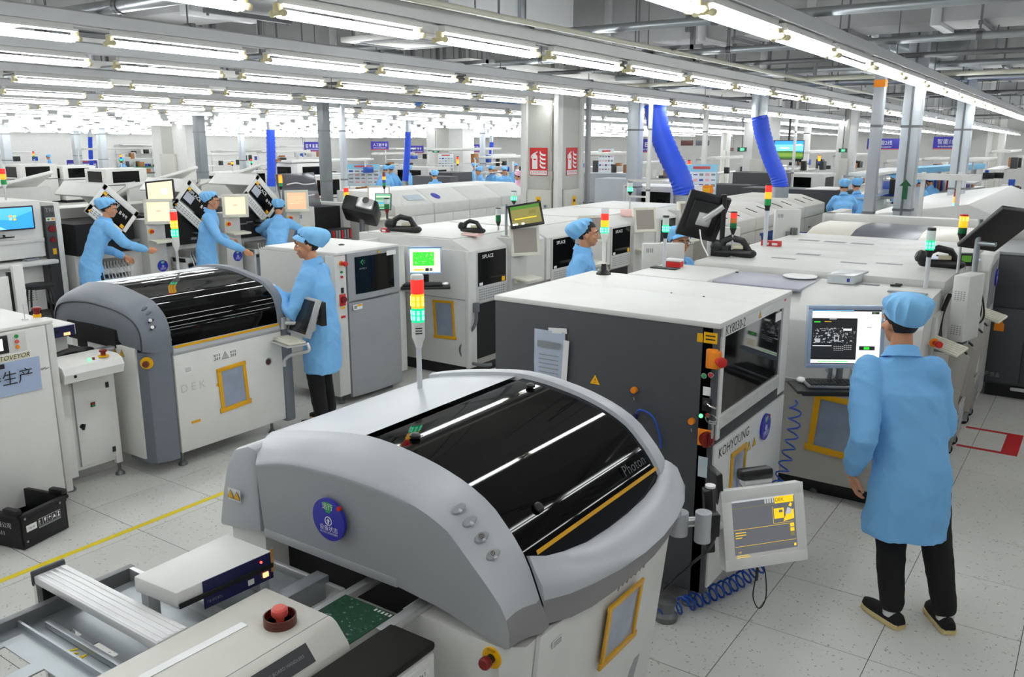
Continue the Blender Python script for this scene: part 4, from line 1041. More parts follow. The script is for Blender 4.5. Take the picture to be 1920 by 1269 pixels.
mb = MB(); mb.box(-2.76, -2.15, 1.545, 1.565, .905, .965, .002); put('cross_rail', mb, ALU, T)
mb = MB(); mb.box(-2.86, -2.155, 1.262, 1.372, 1.0, 1.03, .006)
for i in range(5): mb.box(-2.85, -2.16, 1.27+.02*i, 1.278+.02*i, 1.03, 1.0312)
put('cross_beam', mb, mat('anodised_beam', 'd9dadb', .35, .3), T, 'pale aluminium cross beam')
mb = MB(); mb.box(-2.875, -2.86, 1.258, 1.376, .99, 1.045, .006); put('beam_end_cap', mb, CHAR, T)
mb = MB(); mb.box(-2.87, -2.85, 1.262, 1.28, .3, 1.0); mb.box(-2.87, -2.85, 1.355, 1.372, .3, 1.0); mb.box(-2.85, -2.845, 1.28, 1.355, .3, .98, 0, 1); put('beam_leg', mb, [ALU, MATTEB], T)
mb = MB(); mb.obox((-2.42, 1.39, .945), (.06, .02, .02), (0, 0, .2), .006); mb.cyl((-2.40, 1.385, .93), (-2.40, 1.385, .965), .014, n=12); put('tray_latch', mb, BLACK, T)
mb = MB(); mb.tube(smooth_line([(-2.62, 1.4, .95), (-2.5, 1.395, .945), (-2.38, 1.375, .942), (-2.2, 1.36, .94)], 5), .006, 6); put('cable', mb, NAVY, T)
mb = MB(); c = Vector((-2.47, 1.20, .921))
for a, b in (((-.05, -.03), (-.02, .05)), ((-.03, -.05), (-.0, .035)), ((-.005, -.05), (.03, .03)), ((.0, -.0), (.05, -.02)), ((.03, .05), (.045, -.03)), ((.08, -.05), (.105, .01))): mb.tube([c + Vector((a[0], a[1]*.6-.03, 0)), c + Vector((b[0], b[1]*.6-.03, 0))], .0035, 6)
put('marker_scrawl', mb, FLOORTAPE, T, 'yellow marker handwriting')
mb = MB()
for x, y in ((-2.78, .6), (-2.2, .6), (-2.78, 1.8), (-2.2, 1.8)): mb.box(x-.02, x+.02, y-.02, y+.02, 0, .9)
mb.box(-2.78, -2.2, .6, 1.75, .2, .24); put('stand', mb, ALU, T)
mb = MB(); mb.box(-2.62, -2.12, 1.575, 1.86, .90, .95, .004); mb.box(-2.16, -2.1, 1.6, 1.9, .9, .985, .003); put('side_plate', mb, STEEL, T)
# ioniser box
T = thing('ioniser_box', 'white box with navy front panel lying on the tray conveyor', 'ioniser', (-2.4, 1.6, .95))
M = None
tp = [gz(250, 1080, 1.09), gz(425, 1000, 1.09), gz(510, 1033, 1.09), gz(330, 1112, 1.09)]
def slab(mb, q, z0, z1, m=0, bev=0.0): mb.prism([(p.x, p.y) for p in q], 'z', z0, z1, m, bev)
mb = MB(); q = [tp[0], tp[1], tp[2], tp[3]]; slab(mb, q, 1.035, 1.09, 0, .006); put('case', mb, WHITE, T)
e0, e1 = tp[3], tp[2]; du = (e1-e0); du.z = 0; L_ = du.length; du.normalize(); nn = Vector((du.y, -du.x, 0))
mb = MB(); mb.panel(e0.lerp(e1, .62) - Zv*.048 + nn*.001, du, Zv, L_*.74, .098, .003, 0, 0); mb.panel(e0.lerp(e1, .5) - Zv*.047 + nn*.003, du, Zv, L_*.98, .018, .006, .002, 1); mb.panel(e0.lerp(e1, .9) - Zv*.072 + nn*.004, du, Zv, .022, .018, .006, .002, 2); mb.panel(e0.lerp(e1, .74) - Zv*.076 + nn*.004, du, Zv, .024, .02, .001, 0, 3); mb.disc(e0.lerp(e1, .86) - Zv*.02 + nn*.004, du, Zv, .004, .004, 10, 4); scribble(mb, e0.lerp(e1, .36) - Zv*.076 + nn*.0035, du, Zv, 8, .009, 5, 2, .8)
put('front_panel', mb, [NAVY, MATTEB, LEDO, PAPER, LEDR, INKG], T, 'navy front panel with red switch')
mb = MB(); mb.panel(e1 - Zv*.03 + nn*.004 - du*.006, du, Zv, .01, .085, .004, 0, 0); put('edge_strip', mb, mat('tan_strip', 'b58a4c', .5), T)
mb = MB(); p = e1 - du*.03; mb.box(p.x-.09, p.x-.01, p.y-.02, p.y+.02, .95, 1.04, .003); mb.box(tp[0].x, tp[0].x+.04, tp[0].y+.02, tp[0].y+.06, .93, 1.04); put('bracket', mb, ALU, T)
# pcb track
T = thing('board_track', 'short pair of aluminium rails feeding the dark printer opening', 'conveyor track', (-1.87, 1.9, .9))
mb = MB(); mb.box(-2.02, -1.985, 1.67, 2.3, .925, .955, .003); put('rail', mb, ALU, T)
mb = MB(); mb.box(-1.765, -1.725, 1.78, 2.3, .925, .957, .003); put('rail', mb, ALU, T)
mb = MB(); mb.box(-2.5, -2.02, 1.88, 1.90, .87, .96, .003); put('cross_plate', mb, ALU, T)
T = thing('circuit_board', 'green circuit board lying on the rails before the printer opening', 'circuit board', (-1.877, 1.83, .956))
mb = MB(); mb.box(-1.99, -1.765, 1.60, 1.87, .956, .9585); put('board', mb, PCB, T)
mb = MB(); rg = random.Random(5)
for i in range(110):
    x, y = rg.uniform(-1.98, -1.775), rg.uniform(1.64, 1.865); w, h = rg.uniform(.002, .012), rg.uniform(.002, .008); mb.box(x-w/2, x+w/2, y-h/2, y+h/2, .9585, .9588, 0, rg.choice((0, 0, 1, 2)))
for i in range(5): mb.box(-1.84+.016*i, -1.832+.016*i, 1.85, 1.864, .9585, .9589, 0, 3)
put('pads', mb, [mat('pcb_tracks', '2e6a48', .4), mat('pcb_pads', '8fa19a', .4, .4), mat('pcb_dark', '0d2a1d', .5), INKW], T, kind='stuff')
T = thing('side_bench', 'white side bench with black rubber mat beside the printer opening', 'bench', (-1.66, 1.4, 0))
mb = MB(); mb.box(-1.745, -1.555, .9, 1.83, .93, .958, .01); put('rubber_mat', mb, mat('black_rubber_mat', '17150f', .85, bump=.4, bscale=200), T)
mb = MB(); mb.box(-1.74, -1.55, .9, 1.82, .3, .93, .012); mb.box(-1.55, -1.546, 1.0, 1.8, .80, .915); put('cabinet', mb, WHITE, T)
mb = MB(); mb.panel((-1.546, 1.74, .885), Y, Zv, .09, .02, .001, 0, 0); scribble(mb, (-1.5445, 1.74, .885), Y, Zv, 5, .011, 1, 3); put('label_strip', mb, [PAPER, INK], T)
mb = MB(); mb.disc((-1.546, 1.70, .82), Y, Zv, .011, .002, 16); put('hole', mb, MATTEB, T)

# ---------------------------------------------------------------- dark-sided inspection machine
T = thing('inspection_machine', 'large dark grey sided inspection machine with white top and window front', 'machine', (-2.18, 4.55, 0))
KY = T
x0, x1, y0, y1, zt = -2.86, -1.5, 3.96, 5.10, 1.6
mb = MB(); mb.box(x0, x1-.03, y0, y0+.03, .13, zt-.03, .004); mb.box(x1-.09, x1-.01, y0, y0+.05, .13, zt-.03, .004); put('side_panel', mb, CHAR, T, 'dark grey side panel')
mb = MB(); mb.box(x0+.02, x1-.05, y0+.03, y1-.02, .13, zt-.03); put('chassis', mb, CHAR2, T)
ym = 4.60
mb = MB(); mb.box(x0-.005, x1+.005, y0-.005, ym-.002, zt-.03, zt, .006); put('top_panel', mb, WHITE, T)
mb = MB(); mb.box(x0-.005, x1+.005, ym+.002, y1, zt-.03, zt, .006); put('top_panel', mb, WHITE, T)
for x in (-1.85, -2.05): 
    mb = MB(); mb.cyl((x, ym, zt-.001), (x, ym, zt+.003), .006, n=10); put('screw', mb, BLACK, T)
mb = MB(); mb.box(x1-.03, x1, y0+.05, y1-.005, 1.515, zt-.03, .003); mb.box(x1-.03, x1, y0+.04, y0+.085, .98, 1.52, .003); mb.box(x1-.03, x1, y1-.13, y1-.005, .98, 1.52, .003); mb.box(x1-.03, x1+.001, y0+.05, y1-.12, 1.03, 1.105, .003); put('window_frame', mb, WHITE, T)
mb = MB()
for i in range(60): mb.box(x1, x1+.003, y0+.06+i*.016, y0+.066+i*.016, 1.035, 1.10)
put('ribbed_sill', mb, OFFW, T, kind='stuff')
mb = MB(); mb.box(x1-.02, x1-.012, y0+.08, y1-.125, 1.10, 1.52); put('window_glass', mb, mat('smoked_window', '060607', .06, spec=.3, wear=0), T, 'smoked black window')
mb = MB(); mb.panel((x1-.011, y1-.19, 1.47), Y, Zv, .10, .05, .002); put('window_sticker', mb, PAPER, T)
mb = MB(); mb.box(x1-.04, x1-.004, y0+.04, y1, .955, 1.03, .01); put('handle_recess', mb, CHAR2, T, 'dark rounded rail below the window')
mb = MB(); mb.box(x1-.03, x1+.002, y0+.02, y1, .16, .955, .005); put('lower_door', mb, WHITE, T)
mb = MB(); mb.text('KY8030-2', (x1, 4.18, 1.545), Y, Zv, .07, 0, t=.001); put('lettering', mb, INK, T)
mb = MB(); mb.text('KOHYOUNG', (x1+.002, 4.26, .895), Y, Zv, .078, 0, t=.001); put('lettering', mb, INK, T)
warn(T, (x1, 4.55, 1.545), Y, Zv, .045)
mb = MB(); triangle(mb, (x1+.003, 4.50, .80), Y, Zv, .055); triangle(mb, (x1+.003, 4.585, .80), Y, Zv, .055); put('warning_sticker', mb, [YEL, INK], T, 'pair of yellow warning triangles')
status_disc(T, (x1+.002, 4.75, .845), Y, Zv, .078)
sleeve(T, (x1+.003, 4.33, .70), Y, Zv, .20, .26, .016)
mb = MB(); mb.panel((x1+.001, 4.98, 1.56), Y, Zv, .03, .012, .001); put('red_mark', mb, RED, T)
# control column on the corner
mb = MB(); mb.panel((-1.545, y0, 1.52), X, Zv, .07, .055, .002, 0, 0)
for i in range(2): mb.panel((-1.545, y0-.002, 1.53-.018*i), X, Zv, .05, .006, .0006, 0, 1)
mb.panel((-1.60, y0, 1.515), X, Zv, .03, .045, .002, 0, 0); put('yellow_label', mb, [YEL, INK], T)
def cstop(c, s=1.0):
    mb = MB(); c = Vector(c); mb.box(c.x-.03*s, c.x+.03*s, c.y-.03, c.y, c.z-.05*s, c.z+.05*s, .008, 0); mb.box(c.x-.005, c.x+.05*s, c.y-.05, c.y-.005, c.z-.045*s, c.z+.045*s, .01, 0); mb.lathe(c + Vector((.03*s, -.03, 0)), [(.016, 0), (.02, .02), (.026*s, .045), (.026*s, .055), (.018, .06)], 20, 1, Euler((R(90), 0, R(50))).to_matrix().to_4x4()); return put('emergency_stop', mb, [ORANGE, RED], T, 'red stop button in an orange guard')
cstop((-1.525, y0, 1.42)); 
for x, z, m in ((-1.565, 1.325, GREEN), (-1.53, 1.335, RED), (-1.57, 1.115, LEDG), (-1.535, 1.125, RED)):
    mb = MB(); mb.tube([(x, y0, z), (x, y0-.012, z)], [.016, .015], 16, 1); mb.tube([(x, y0-.012, z), (x, y0-.016, z)], [.0105, .010], 14, 0); put('push_button', mb, [m, CHROME], T)
mb = MB(); mb.panel((-1.55, y0, 1.245), X, Zv, .04, .045, .002); put('paper_label', mb, PAPER, T)
mb = MB(); mb.panel((-1.545, y0, 1.175), X, Zv, .05, .07, .004, .002, 0); mb.tube([(-1.54, y0-.004, 1.19), (-1.54, y0-.03, 1.19)], .014, 14, 1); mb.tube([(-1.53, y0-.03, 1.19), (-1.51, y0-.045, 1.185), (-1.48, y0-.045, 1.18)], .006, 8, 1); put('key_switch', mb, [BLACK, CHROME], T)
mb = MB(); mb.tube([(-1.5+.03*math.cos(a), y0-.05, 1.12+.022*math.sin(a)) for a in [i*math.pi/8 for i in range(17)]], .003, 6); mb.box(-1.51, -1.47, y0-.055, y0-.045, 1.095, 1.115, .003); mb.box(-1.495, -1.485, y0-.055, y0-.045, 1.02, 1.10, .002); put('key_ring', mb, CHROME, T)
mb = MB(); mb.panel((-1.55, y0, 1.0), X, Zv, .07, .09, .006, .004, 0); mb.tube([(-1.53, y0-.006, 1.0), (-1.53, y0-.03, 1.0)], .038, 20, 1); mb.obox((-1.53, y0-.04, 1.0), (.02, .025, .075), (0, 0, 0), .006, 1); put('main_switch', mb, [ORANGE, DRED], T, 'red rotary switch on an orange plate')
mb = MB(); mb.panel((-1.55, y0, .84), X, Zv, .05, .11, .002, 0, 0); put('paper_label', mb, mat('pale_blue_label', 'b9c6cf', .6), T)
warn(T, (-2.19, y0, 1.20), X, Zv, .065)
for x, z in ((-1.95, 1.185), (-1.62, 1.075)):
    mb = MB(); mb.tube([(x, y0, z), (x, y0-.02, z)], [.018, .016], 16, 0); mb.tube([(x, y0-.004, z-.04), (x+.006, y0-.012, z-.055)], .004, 6, 1); put('side_button', mb, [ORANGE, CHROME], T)
mb = MB(); mb.tube(smooth_line([(-1.93, y0-.01, 1.06), (-1.90, y0-.03, 1.09), (-1.83, y0-.03, 1.07), (-1.79, y0-.02, .98), (-1.78, y0-.01, .9)], 6), .006, 8, 0); mb.obox((-1.935, y0-.012, 1.03), (.02, .02, .05), None, .004, 1); put('blue_cable', mb, [HOSEB, NAVY], T)
mb = MB(); c = Vector((-2.48, y0-.004, 1.26))
put('document_pocket', (lambda m: (m.grid([[c + X*(.2*(i/6-.5)*1.02) + Zv*(.36*(j/6-.5)) - Y*(.004+.006*noise.noise(Vector((i*.7, j*.9, 1)))) for i in range(7)] for j in range(7)], 0), m.panel(c + X*.105 - Y*.012 - Zv*.03, Vector((1, 0, -.06)), Vector((.06, 0, 1)), .035, .34, .002, 0, 1), m.panel(c + Zv*.185 + X*.05 - Y*.001, Vector((1, .0, .08)), Zv, .12, .03, .0015, 0, 1), m.panel(c + Zv*.10 - Y*.014, X, Zv, .15, .035, .0006, 0, 2), [m.panel(c + Zv*(.04-.025*i) - Y*.014, X, Zv, .13, .005, .0005, 0, 2) for i in range(6)], m)[-1])(mb), [FILMW, PAPER, INKG], T, 'clear document pocket with printed sheet')
tower(T, (-2.72, 5.0, zt), .24, [(LITG, LITC), LITY, LITR], .026, .043, .012, .015, .04, house_m=WHITE, cap_m=mat('clear_cap', 'd6d6d8', .3), pole_m=WHITE, foot=.05)
for x, y in ((-1.62, 4.05), (-2.7, 4.05), (-1.62, 5.0), (-2.7, 5.0)): foot(T, (x, y, 0), .14, .045)
mb = MB(); mb.box(x0+.05, x1-.06, y0+.05, y1-.05, .10, .13); put('base_frame', mb, BLACK, T)
# blue coiled air hoses
h = coil([(-1.44, 5.13, .92), (-1.43, 5.12, .78), (-1.44, 5.08, .62), (-1.45, 4.98, .45), (-1.46, 4.86, .36), (-1.46, 4.75, .30)], 11, .036, .0055)
o = solo('coiled_air_hose', h, HOSEB, 'blue coiled air hose hanging down the white inspection machine corner', 'hose')
h = coil([(-1.38, 4.55, .10), (-1.45, 4.35, .055), (-1.52, 4.15, .05), (-1.60, 3.95, .05), (-1.70, 3.78, .05)], 15, .042, .0065)
o = solo('coiled_air_hose', h, HOSEB, 'blue coiled air hose lying on the floor under the inspection machine', 'hose')
mb = MB(); mb.lathe((-1.66, 3.83, 0), [(.06, 0), (.062, .03), (.045, .05), (.045, .09), (.055, .095), (.055, .11), (.03, .12)], 20); solo('air_fitting', mb, DSTEEL, 'round steel air fitting on the floor beside the coiled hose', 'fitting')
# ---------------------------------------------------------------- placement machines behind the worker
T = thing('placement_machine', 'pale grey placement machine with sloping top behind the standing worker', 'machine', (-1.8, 6.2, 0))
mb = MB(); mb.loft([[(-2.75, 5.85, z), (-1.02, 5.85, z), (-.90, 5.98, z), (-.90, 6.6, z), (-2.75, 6.6, z)] for z in (.14, .82)]); put('lower_body', mb, BEIGE, T)
mb = MB(); mb.loft([[(-2.75, 5.85, .826), (-1.02, 5.85, .826), (-.90, 5.98, .826), (-.90, 6.6, .826), (-2.75, 6.6, .826)], [(-2.75, 5.85, 1.26), (-1.02, 5.85, 1.26), (-.90, 5.98, 1.26), (-.90, 6.6, 1.26), (-2.75, 6.6, 1.26)], [(-2.75, 5.86, 1.275), (-1.03, 5.86, 1.275), (-.90, 5.99, 1.275), (-.90, 6.6, 1.275), (-2.75, 6.6, 1.275)], [(-2.75, 6.0, 1.43), (-1.2, 6.12, 1.435), (-.90, 6.24, 1.44), (-.90, 6.6, 1.45), (-2.75, 6.6, 1.45)]]); put('upper_body', mb, OFFW, T)
mb = MB(); mb.box(-2.4, -1.72, 6.02, 6.58, 1.43, 1.452, .008); put('grey_lid', mb, mat('lilac_grey_lid', 'a9abb8', .35), T, 'smooth grey lid')
mb = MB(); mb.box(-3.0, -2.36, 5.9, 6.6, 1.40, 1.465, .006); put('white_lid', mb, WHITE, T)
mb = MB(); mb.cyl((-2.36, 6.5, 1.45), (-2.34, 6.5, 1.45), .01, n=10); put('lid_knob', mb, BLACK, T)
mb = MB(); mb.box(-1.2, -.95, 6.3, 6.36, 1.445, 1.4515); mb.box(-1.5, -1.3, 6.5, 6.55, 1.445, 1.4515); put('vent_grille', mb, INKG, T)
mb = MB(); mb.box(-2.7, -.95, 5.98, 6.6, .0, .14); put('plinth', mb, BLACK, T)
for x in (-1.5, -1.0): foot(T, (x, 6.0, 0), .08)
mb = MB(); mb.box(-1.5, -1.2, 5.845, 5.85, .80, .81); put('joint_line', mb, INK, T)
sleeve(T, (-1.36, 5.848, .56), X, Zv, .28, .38, .024, tilt=R(-4))
# monitor, tray and arm
u = Vector((math.cos(R(32)), math.sin(R(32)), 0)); nh = Vector((math.sin(R(32)), -math.cos(R(32)), 0)); v = (Zv*math.cos(R(6)) - nh*math.sin(R(6)))
P = Vector((-1.262, 5.5, 1.268))
mp, fr = monitor(T, P, u, v, .475, .395, .026, mat('bluish_silver_bezel', 'b4c4da', .25, .3), .04, 'monitor', 'silver framed monitor showing a black inspection view')
sc = Screen(fr, SC_W); sc.rect(0, .97, 1, 1, SC_K); sc.rect(0, .98, .6, .99, SC_LB); sc.rect(0, 0, 1, .018, SC_K)
sc.rect(0, .085, .66, .845, SC_K); sc.rect(0, .815, .66, .845, mat('screen_black2', '101112', emit=.4)); sc.rect(0, .082, .66, .115, mat('screen_black3', '08090a', emit=.4)); sc.rect(.10, .04, .55, .055, SC_GR); sc.lines(.25, .823, .42, .838, 1, SC_LG, random.Random(1), 1); sc.rect(.03, .765, .12, .785, SC_GR); sc.rect(.18, .775, .28, .785, SC_Y)
rg = random.Random(8); sc.k += .0001
for i in range(150):
    x = rg.uniform(.02, .62); y = rg.uniform(.38, .66); w = rg.choice((.004, .008, .012, .02, .03)); h = rg.choice((.006, .01, .016, .022))
    k0 = sc.k; sc.rect(x, y, x+w, y+h, SC_LG); sc.k = k0 + 1e-7
for i in range(9):
    for j in range(3): k0 = sc.k; sc.rect(.33+.03*i, .25+.035*j + (.02 if i > 4 else 0), .35+.03*i, .262+.035*j + (.02 if i > 4 else 0), SC_LG); sc.k = k0 + 1e-7
sc.rect(.02, .33, .3, .342, SC_W); sc.rect(.33, .43, .40, .53, SC_LG); sc.rect(.345, .45, .385, .51, SC_K); sc.rect(.05, .40, .13, .47, SC_LG); sc.rect(.46, .62, .58, .655, SC_W)
sc.rect(.86, .92, .97, .965, SC_K); sc.rect(.88, .93, .92, .955, SC_DG); sc.lines(.70, .35, .95, .9, 16, SC_LG, rg, .12); sc.rect(.70, .26, .93, .335, SC_K); sc.rect(.77, .275, .85, .32, SC_GR); sc.rect(.70, .05, .93, .19, SC_CR); sc.lines(.72, .06, .92, .18, 4, SC_LG, rg, .2); sc.rect(.80, .68, .87, .69, SC_K)
sc.done(mp, 'screen with a black board image and white side panel')
mb = MB(); b = P - nh*.06
mb.tube([b - Zv*.1, b - Zv*.30], .022, 12, 0); mb.tube([b - Zv*.15 - u*.06, b - Zv*.30 - u*.06], .016, 12, 0); mb.obox(b - Zv*.26 + u*.09, (.05, .05, .1), (R(20), 0, R(32)), .012, 1); mb.tube([b - Zv*.28, b - Zv*.28 - nh*.2], .025, 10, 0); put('monitor_post', mb, [STEEL, OFFW], T)
tc = Vector((-1.27, 5.43, .965)); M = Matrix((u, nh*-1, Zv)).transposed()
mb = MB(); mb.obox(tc - Zv*.012, (.56, .24, .024), M, .01, 0); mb.obox(tc - nh*-.11 - Zv*.018, (.5, .03, .036), M, .012, 0); put('keyboard_tray', mb, BLACK, T, 'black keyboard tray')
mb = MB(); mb.obox(tc + nh*-.14 - Zv*.03, (.3, .12, .05), M, .01); put('tray_bracket', mb, BLACK, T)
mb = MB(); mb.obox((-1.62, 5.83, .85), (.22, .03, .02), None, .004); put('handle_rail', mb, ALU, T)
keyboard('keyboard', tc + u*.02 + nh*.0 + Zv*.001, u, -nh, .44, .15, mat('silver_grey_keys_case', '8d9196', .35, .3), BLACK, 'black-keyed computer keyboard on the tray under the silver monitor')
mb = MB(); q = tc - u*.20 - nh*.085 + Zv*.012; mb.ball(q, (.03, .05, .018), M, 14, 8); solo('computer_mouse', mb, INKW, 'white computer mouse at the left of the black keyboard tray', 'mouse')
# second placement machine
def slab_machine(label, x0, x1, y0, y1, z, seams=(), front=BEIGE, top=OFFW, vents=()):
    T = thing('placement_machine', label, 'machine', ((x0+x1)/2, (y0+y1)/2, 0))
    mb = MB(); mb.box(x0, x1, y0, y1, .1, z-.10); put('body', mb, front, T)
    ys = [y0] + list(seams) + [y1]
    for a, b in zip(ys, ys[1:]):
        mb = MB(); mb.box(x0-.012, x1+.012, a+.002, b-.002, z-.10, z, .007); put('top_panel', mb, top, T)
    for a, b, c, d in vents:
        mb = MB(); mb.box(a, b, c, d, z-.001, z+.0015); put('vent_grille', mb, INKG, T)
    mb = MB(); mb.box(x0+.03, x1-.03, y0+.03, y1-.03, 0, .1); put('plinth', mb, BLACK, T)
    return T
T = slab_machine('long white topped placement machine behind the grey lid', -2.75, -.9, 6.62, 8.4, 1.5, (7.42, 7.9), vents=((-2.2, -2.0, 7.5, 7.58), (-1.75, -1.55, 7.2, 7.26), (-1.5, -1.3, 7.3, 7.36), (-2.3, -2.1, 7.15, 7.2)))
mb = MB(); mb.box(-2.1, -1.9, 6.60, 6.63, 1.37, 1.395, .004); mb.box(-1.65, -1.45, 6.60, 6.63, 1.37, 1.395, .004); put('grip_slot', mb, BLACK, T)
mb = MB(); mb.box(-.905, -.895, 6.7, 8.3, .5, 1.38); put('side_panel', mb, PALE, T)
tower(T, (-1.08, 7.0, 1.5) if False else (gz(1735, 540, 1.45).x, gz(1735, 540, 1.45).y, 1.45), .25, [(LITG, LITC), CLEARP], .029, .068, .016, .002, .02, house_m=BLACK, cap_m=BLACK, pole_m=mat('white_tube', 'c9ccd0', .4))
q = gz(1795, 512, 1.5); tower(T, (q.x, q.y, 1.5), .27, [LAMPG, LITY, (LITO, LITYC)], .03, .042, .011, .01, .012, house_m=BLACK, cap_m=RED, pole_m=ALU)
# monitor seen edge-on and box computer on the side pole
q = gz(1825, 520, 1.5)
mb = MB(); mb.cyl((q.x, q.y, 1.0), (q.x, q.y, 1.92), .02, n=12); mb.tube([(q.x, q.y, 1.75), (q.x+.12, q.y-.04, 1.75)], .018, 10); put('side_pole', mb, STEEL, T)
c = gx(1872, 430, q.x+.12); M = Euler((R(-38), R(8), R(40))).to_matrix()
mb = MB(); mb.obox(c, (.30, .5, .035), M, .008, 0); mb.obox(c + M @ Vector((0, 0, .025)), (.24, .4, .03), M, .008, 0); mb.obox(c + M @ Vector((-.1, -.12, .042)), (.03, .10, .004), M, .002, 1); put('tilted_monitor', mb, [BLACK, CHAR2], T, 'black monitor seen from behind, tilted back')
c = Vector((-.74, 6.62, 1.34)); M = Euler((0, 0, R(-14))).to_matrix()
mb = MB(); mb.obox(c, (.11, .26, .46), M, .01, 0)
for i in range(5):
    for j in range(4): mb.obox(c + M @ Vector((.03*0 + .012*(j-1.5)*1.6, -.1305, .12 - .014*i)), (.011, .002, .006), M, 0, 1); mb.obox(c + M @ Vector((.012*(j-1.5)*1.6, -.1305, -.12 - .014*i)), (.011, .002, .006), M, 0, 1)
put('panel_computer', mb, [OFFW, INKG], T, 'pale box shaped panel computer')
mb = MB(); mb.tube(smooth_line([(-.86, 6.7, 1.40), (-.88, 6.55, 1.25), (-.85, 6.45, 1.12), (-.76, 6.5, 1.09), (-.72, 6.6, 1.1)], 6), .016, 8); put('arm_tube', mb, BLACK, T)
mb = MB()
for k_ in range(5): mb.tube(smooth_line([(-.82+.02*k_, 7.1, 1.5), (-.76+.02*k_, 7.1+.03*k_, 1.3-.03*k_), (-.83+.02*k_, 7.12, 1.1), (-.78, 7.2, .95+.03*k_)], 6), .007, 6)
put('cable_bundle', mb, BLACK, T, kind='stuff')
mb = MB(); mb.box(-.905, -.87, 6.32, 6.62, .4, 1.3, .004); put('edge_post', mb, OFFW, T)
c = Vector((-.80, 6.35, 1.085)); mb = MB(); mb.obox(c - X*.06 - Zv*.01, (.2, .05, .03), None, .006); put('tray_arm', mb, DSTEEL, T)
mb = MB(); mb.lathe((-.86, 6.2, 1.15), [(.03, 0), (.03, .012)], 18, 0, Euler((R(90), 0, R(40))).to_matrix().to_4x4()); mb.lathe((-.86, 6.2, 1.15), [(.016, .012), (.018, .05), (.024, .06), (.022, .075)], 18, 1, Euler((R(90), 0, R(40))).to_matrix().to_4x4()); put('emergency_stop', mb, [ORANGE, RED], T, 'red stop button with orange ring')
kk = keyboard('keyboard', Vector((-.79, 6.28, 1.11)), Vector((.86, -.3, -.18)), Vector((.35, .9, .28)), .23, .14, CREAM, CREAM, 'cream keyboard on the tray beside the steel trolleys, nearer one')
kk = keyboard('keyboard', Vector((-.66, 7.35, 1.16)), Vector((.86, -.3, -.18)), Vector((.35, .9, .28)), .22, .13, CREAM, CREAM, 'cream keyboard behind the box computer, farther one')
T2 = T
T = slab_machine('white topped placement machine farther along the nearest line', -2.7, -.95, 8.42, 9.25, 1.5, (8.8,), vents=((-2.5, -2.3, 8.55, 8.65), (-2.25, -2.05, 8.55, 8.65), (-2.0, -1.8, 8.55, 8.65)))
mb = MB(); mb.prism([(8.45, .5), (8.45, 1.35), (8.75, 1.46), (9.2, 1.46), (9.2, .1), (8.5, .1)], 'x', -.95, -.80, 0, .01); put('front_cover', mb, OFFW, T)
mb = MB(); mb.poly([(-.797, 8.62, 1.36), (-.797, 9.1, 1.40), (-.797, 9.1, .98), (-.797, 8.62, .96)]); put('grey_screen', mb, INKG, T)
status_disc(T, (-.796, 9.05, 1.22), Y, Zv, .08)
warn(T, (-.797, 8.9, .62), Y, Zv, .07)
# round beige top and long bar
T = thing('reflow_loader', 'beige rounded cover machine with a dark middle band beyond the white tops', 'machine', (-1.9, 10, 0))
def bump(x0, x1, m, name):
    mb = MB(); rows = []
    for x in (x0, x1): rows.append([(x, y, z) for y, z in ((9.3, .1), (9.3, 1.42), (9.36, 1.48), (9.6, 1.535), (9.9, 1.555), (10.3, 1.55), (10.6, 1.5), (10.6, .1))])
    mb.loft(rows); put(name, mb, m, T)
bump(-2.65, -2.2, mat('warm_white_cover', 'd2cdc2', .35), 'end_cover'); bump(-2.198, -1.55, mat('dark_slate_cover', '5a5d64', .3), 'middle_cover'); bump(-1.548, -1.0, mat('warm_white_cover', 'd2cdc2', .35), 'end_cover')
mb = MB(); mb.box(-2.85, -.7, 10.7, 10.85, 1.40, 1.6, .015); mb.box(-2.85, -2.7, 10.7, 11.5, .1, 1.6, .01); put('long_bar', mb, OFFW, T, 'long pale bar')
# right dark machine
T = thing('optical_inspection_machine', 'dark grey panelled machine at the right edge beyond the trolleys', 'machine', (-.2, 9.9, 0))
mb = MB(); mb.box(-.86, .9, 9.35, 10.5, .14, 1.40, .006); put('cabinet', mb, CHAR, T)
mb = MB(); mb.box(-.87, .91, 9.34, 10.5, 1.40, 1.43, .005); put('top_panel', mb, MIDG, T)
for z0, z1, a, b in ((.9, 1.39, -.85, -.2), (.16, .89, -.85, -.52), (.16, .89, -.515, -.2), (.16, 1.39, -.19, .4)):
    mb = MB(); mb.box(a, b, 9.338, 9.35, z0, z1, .003); put('panel', mb, CHAR, T)
mb = MB(); mb.box(-.8, .85, 9.42, 10.4, 0, .14); put('plinth', mb, BLACK, T)
mb = MB(); mb.box(-.58, -.36, 9.33, 9.37, .09, .125, .01); put('skid_rail', mb, ALU, T)
mb = MB(); mb.panel((-.74, 9.336, .70), X, Zv, .085, .07, .002, 0, 0); mb.poly([(-.78, 9.3335, .735), (-.70, 9.3335, .735), (-.74, 9.3335, .79)], 0); put('orange_sticker', mb, [ORANGE, INK], T, 'orange padlock shaped sticker')
mb = MB(); scribble(mb, (-.77, 9.3375, .23), X, Zv, 4, .045, 0, 6); put('lettering', mb, INKG, T)
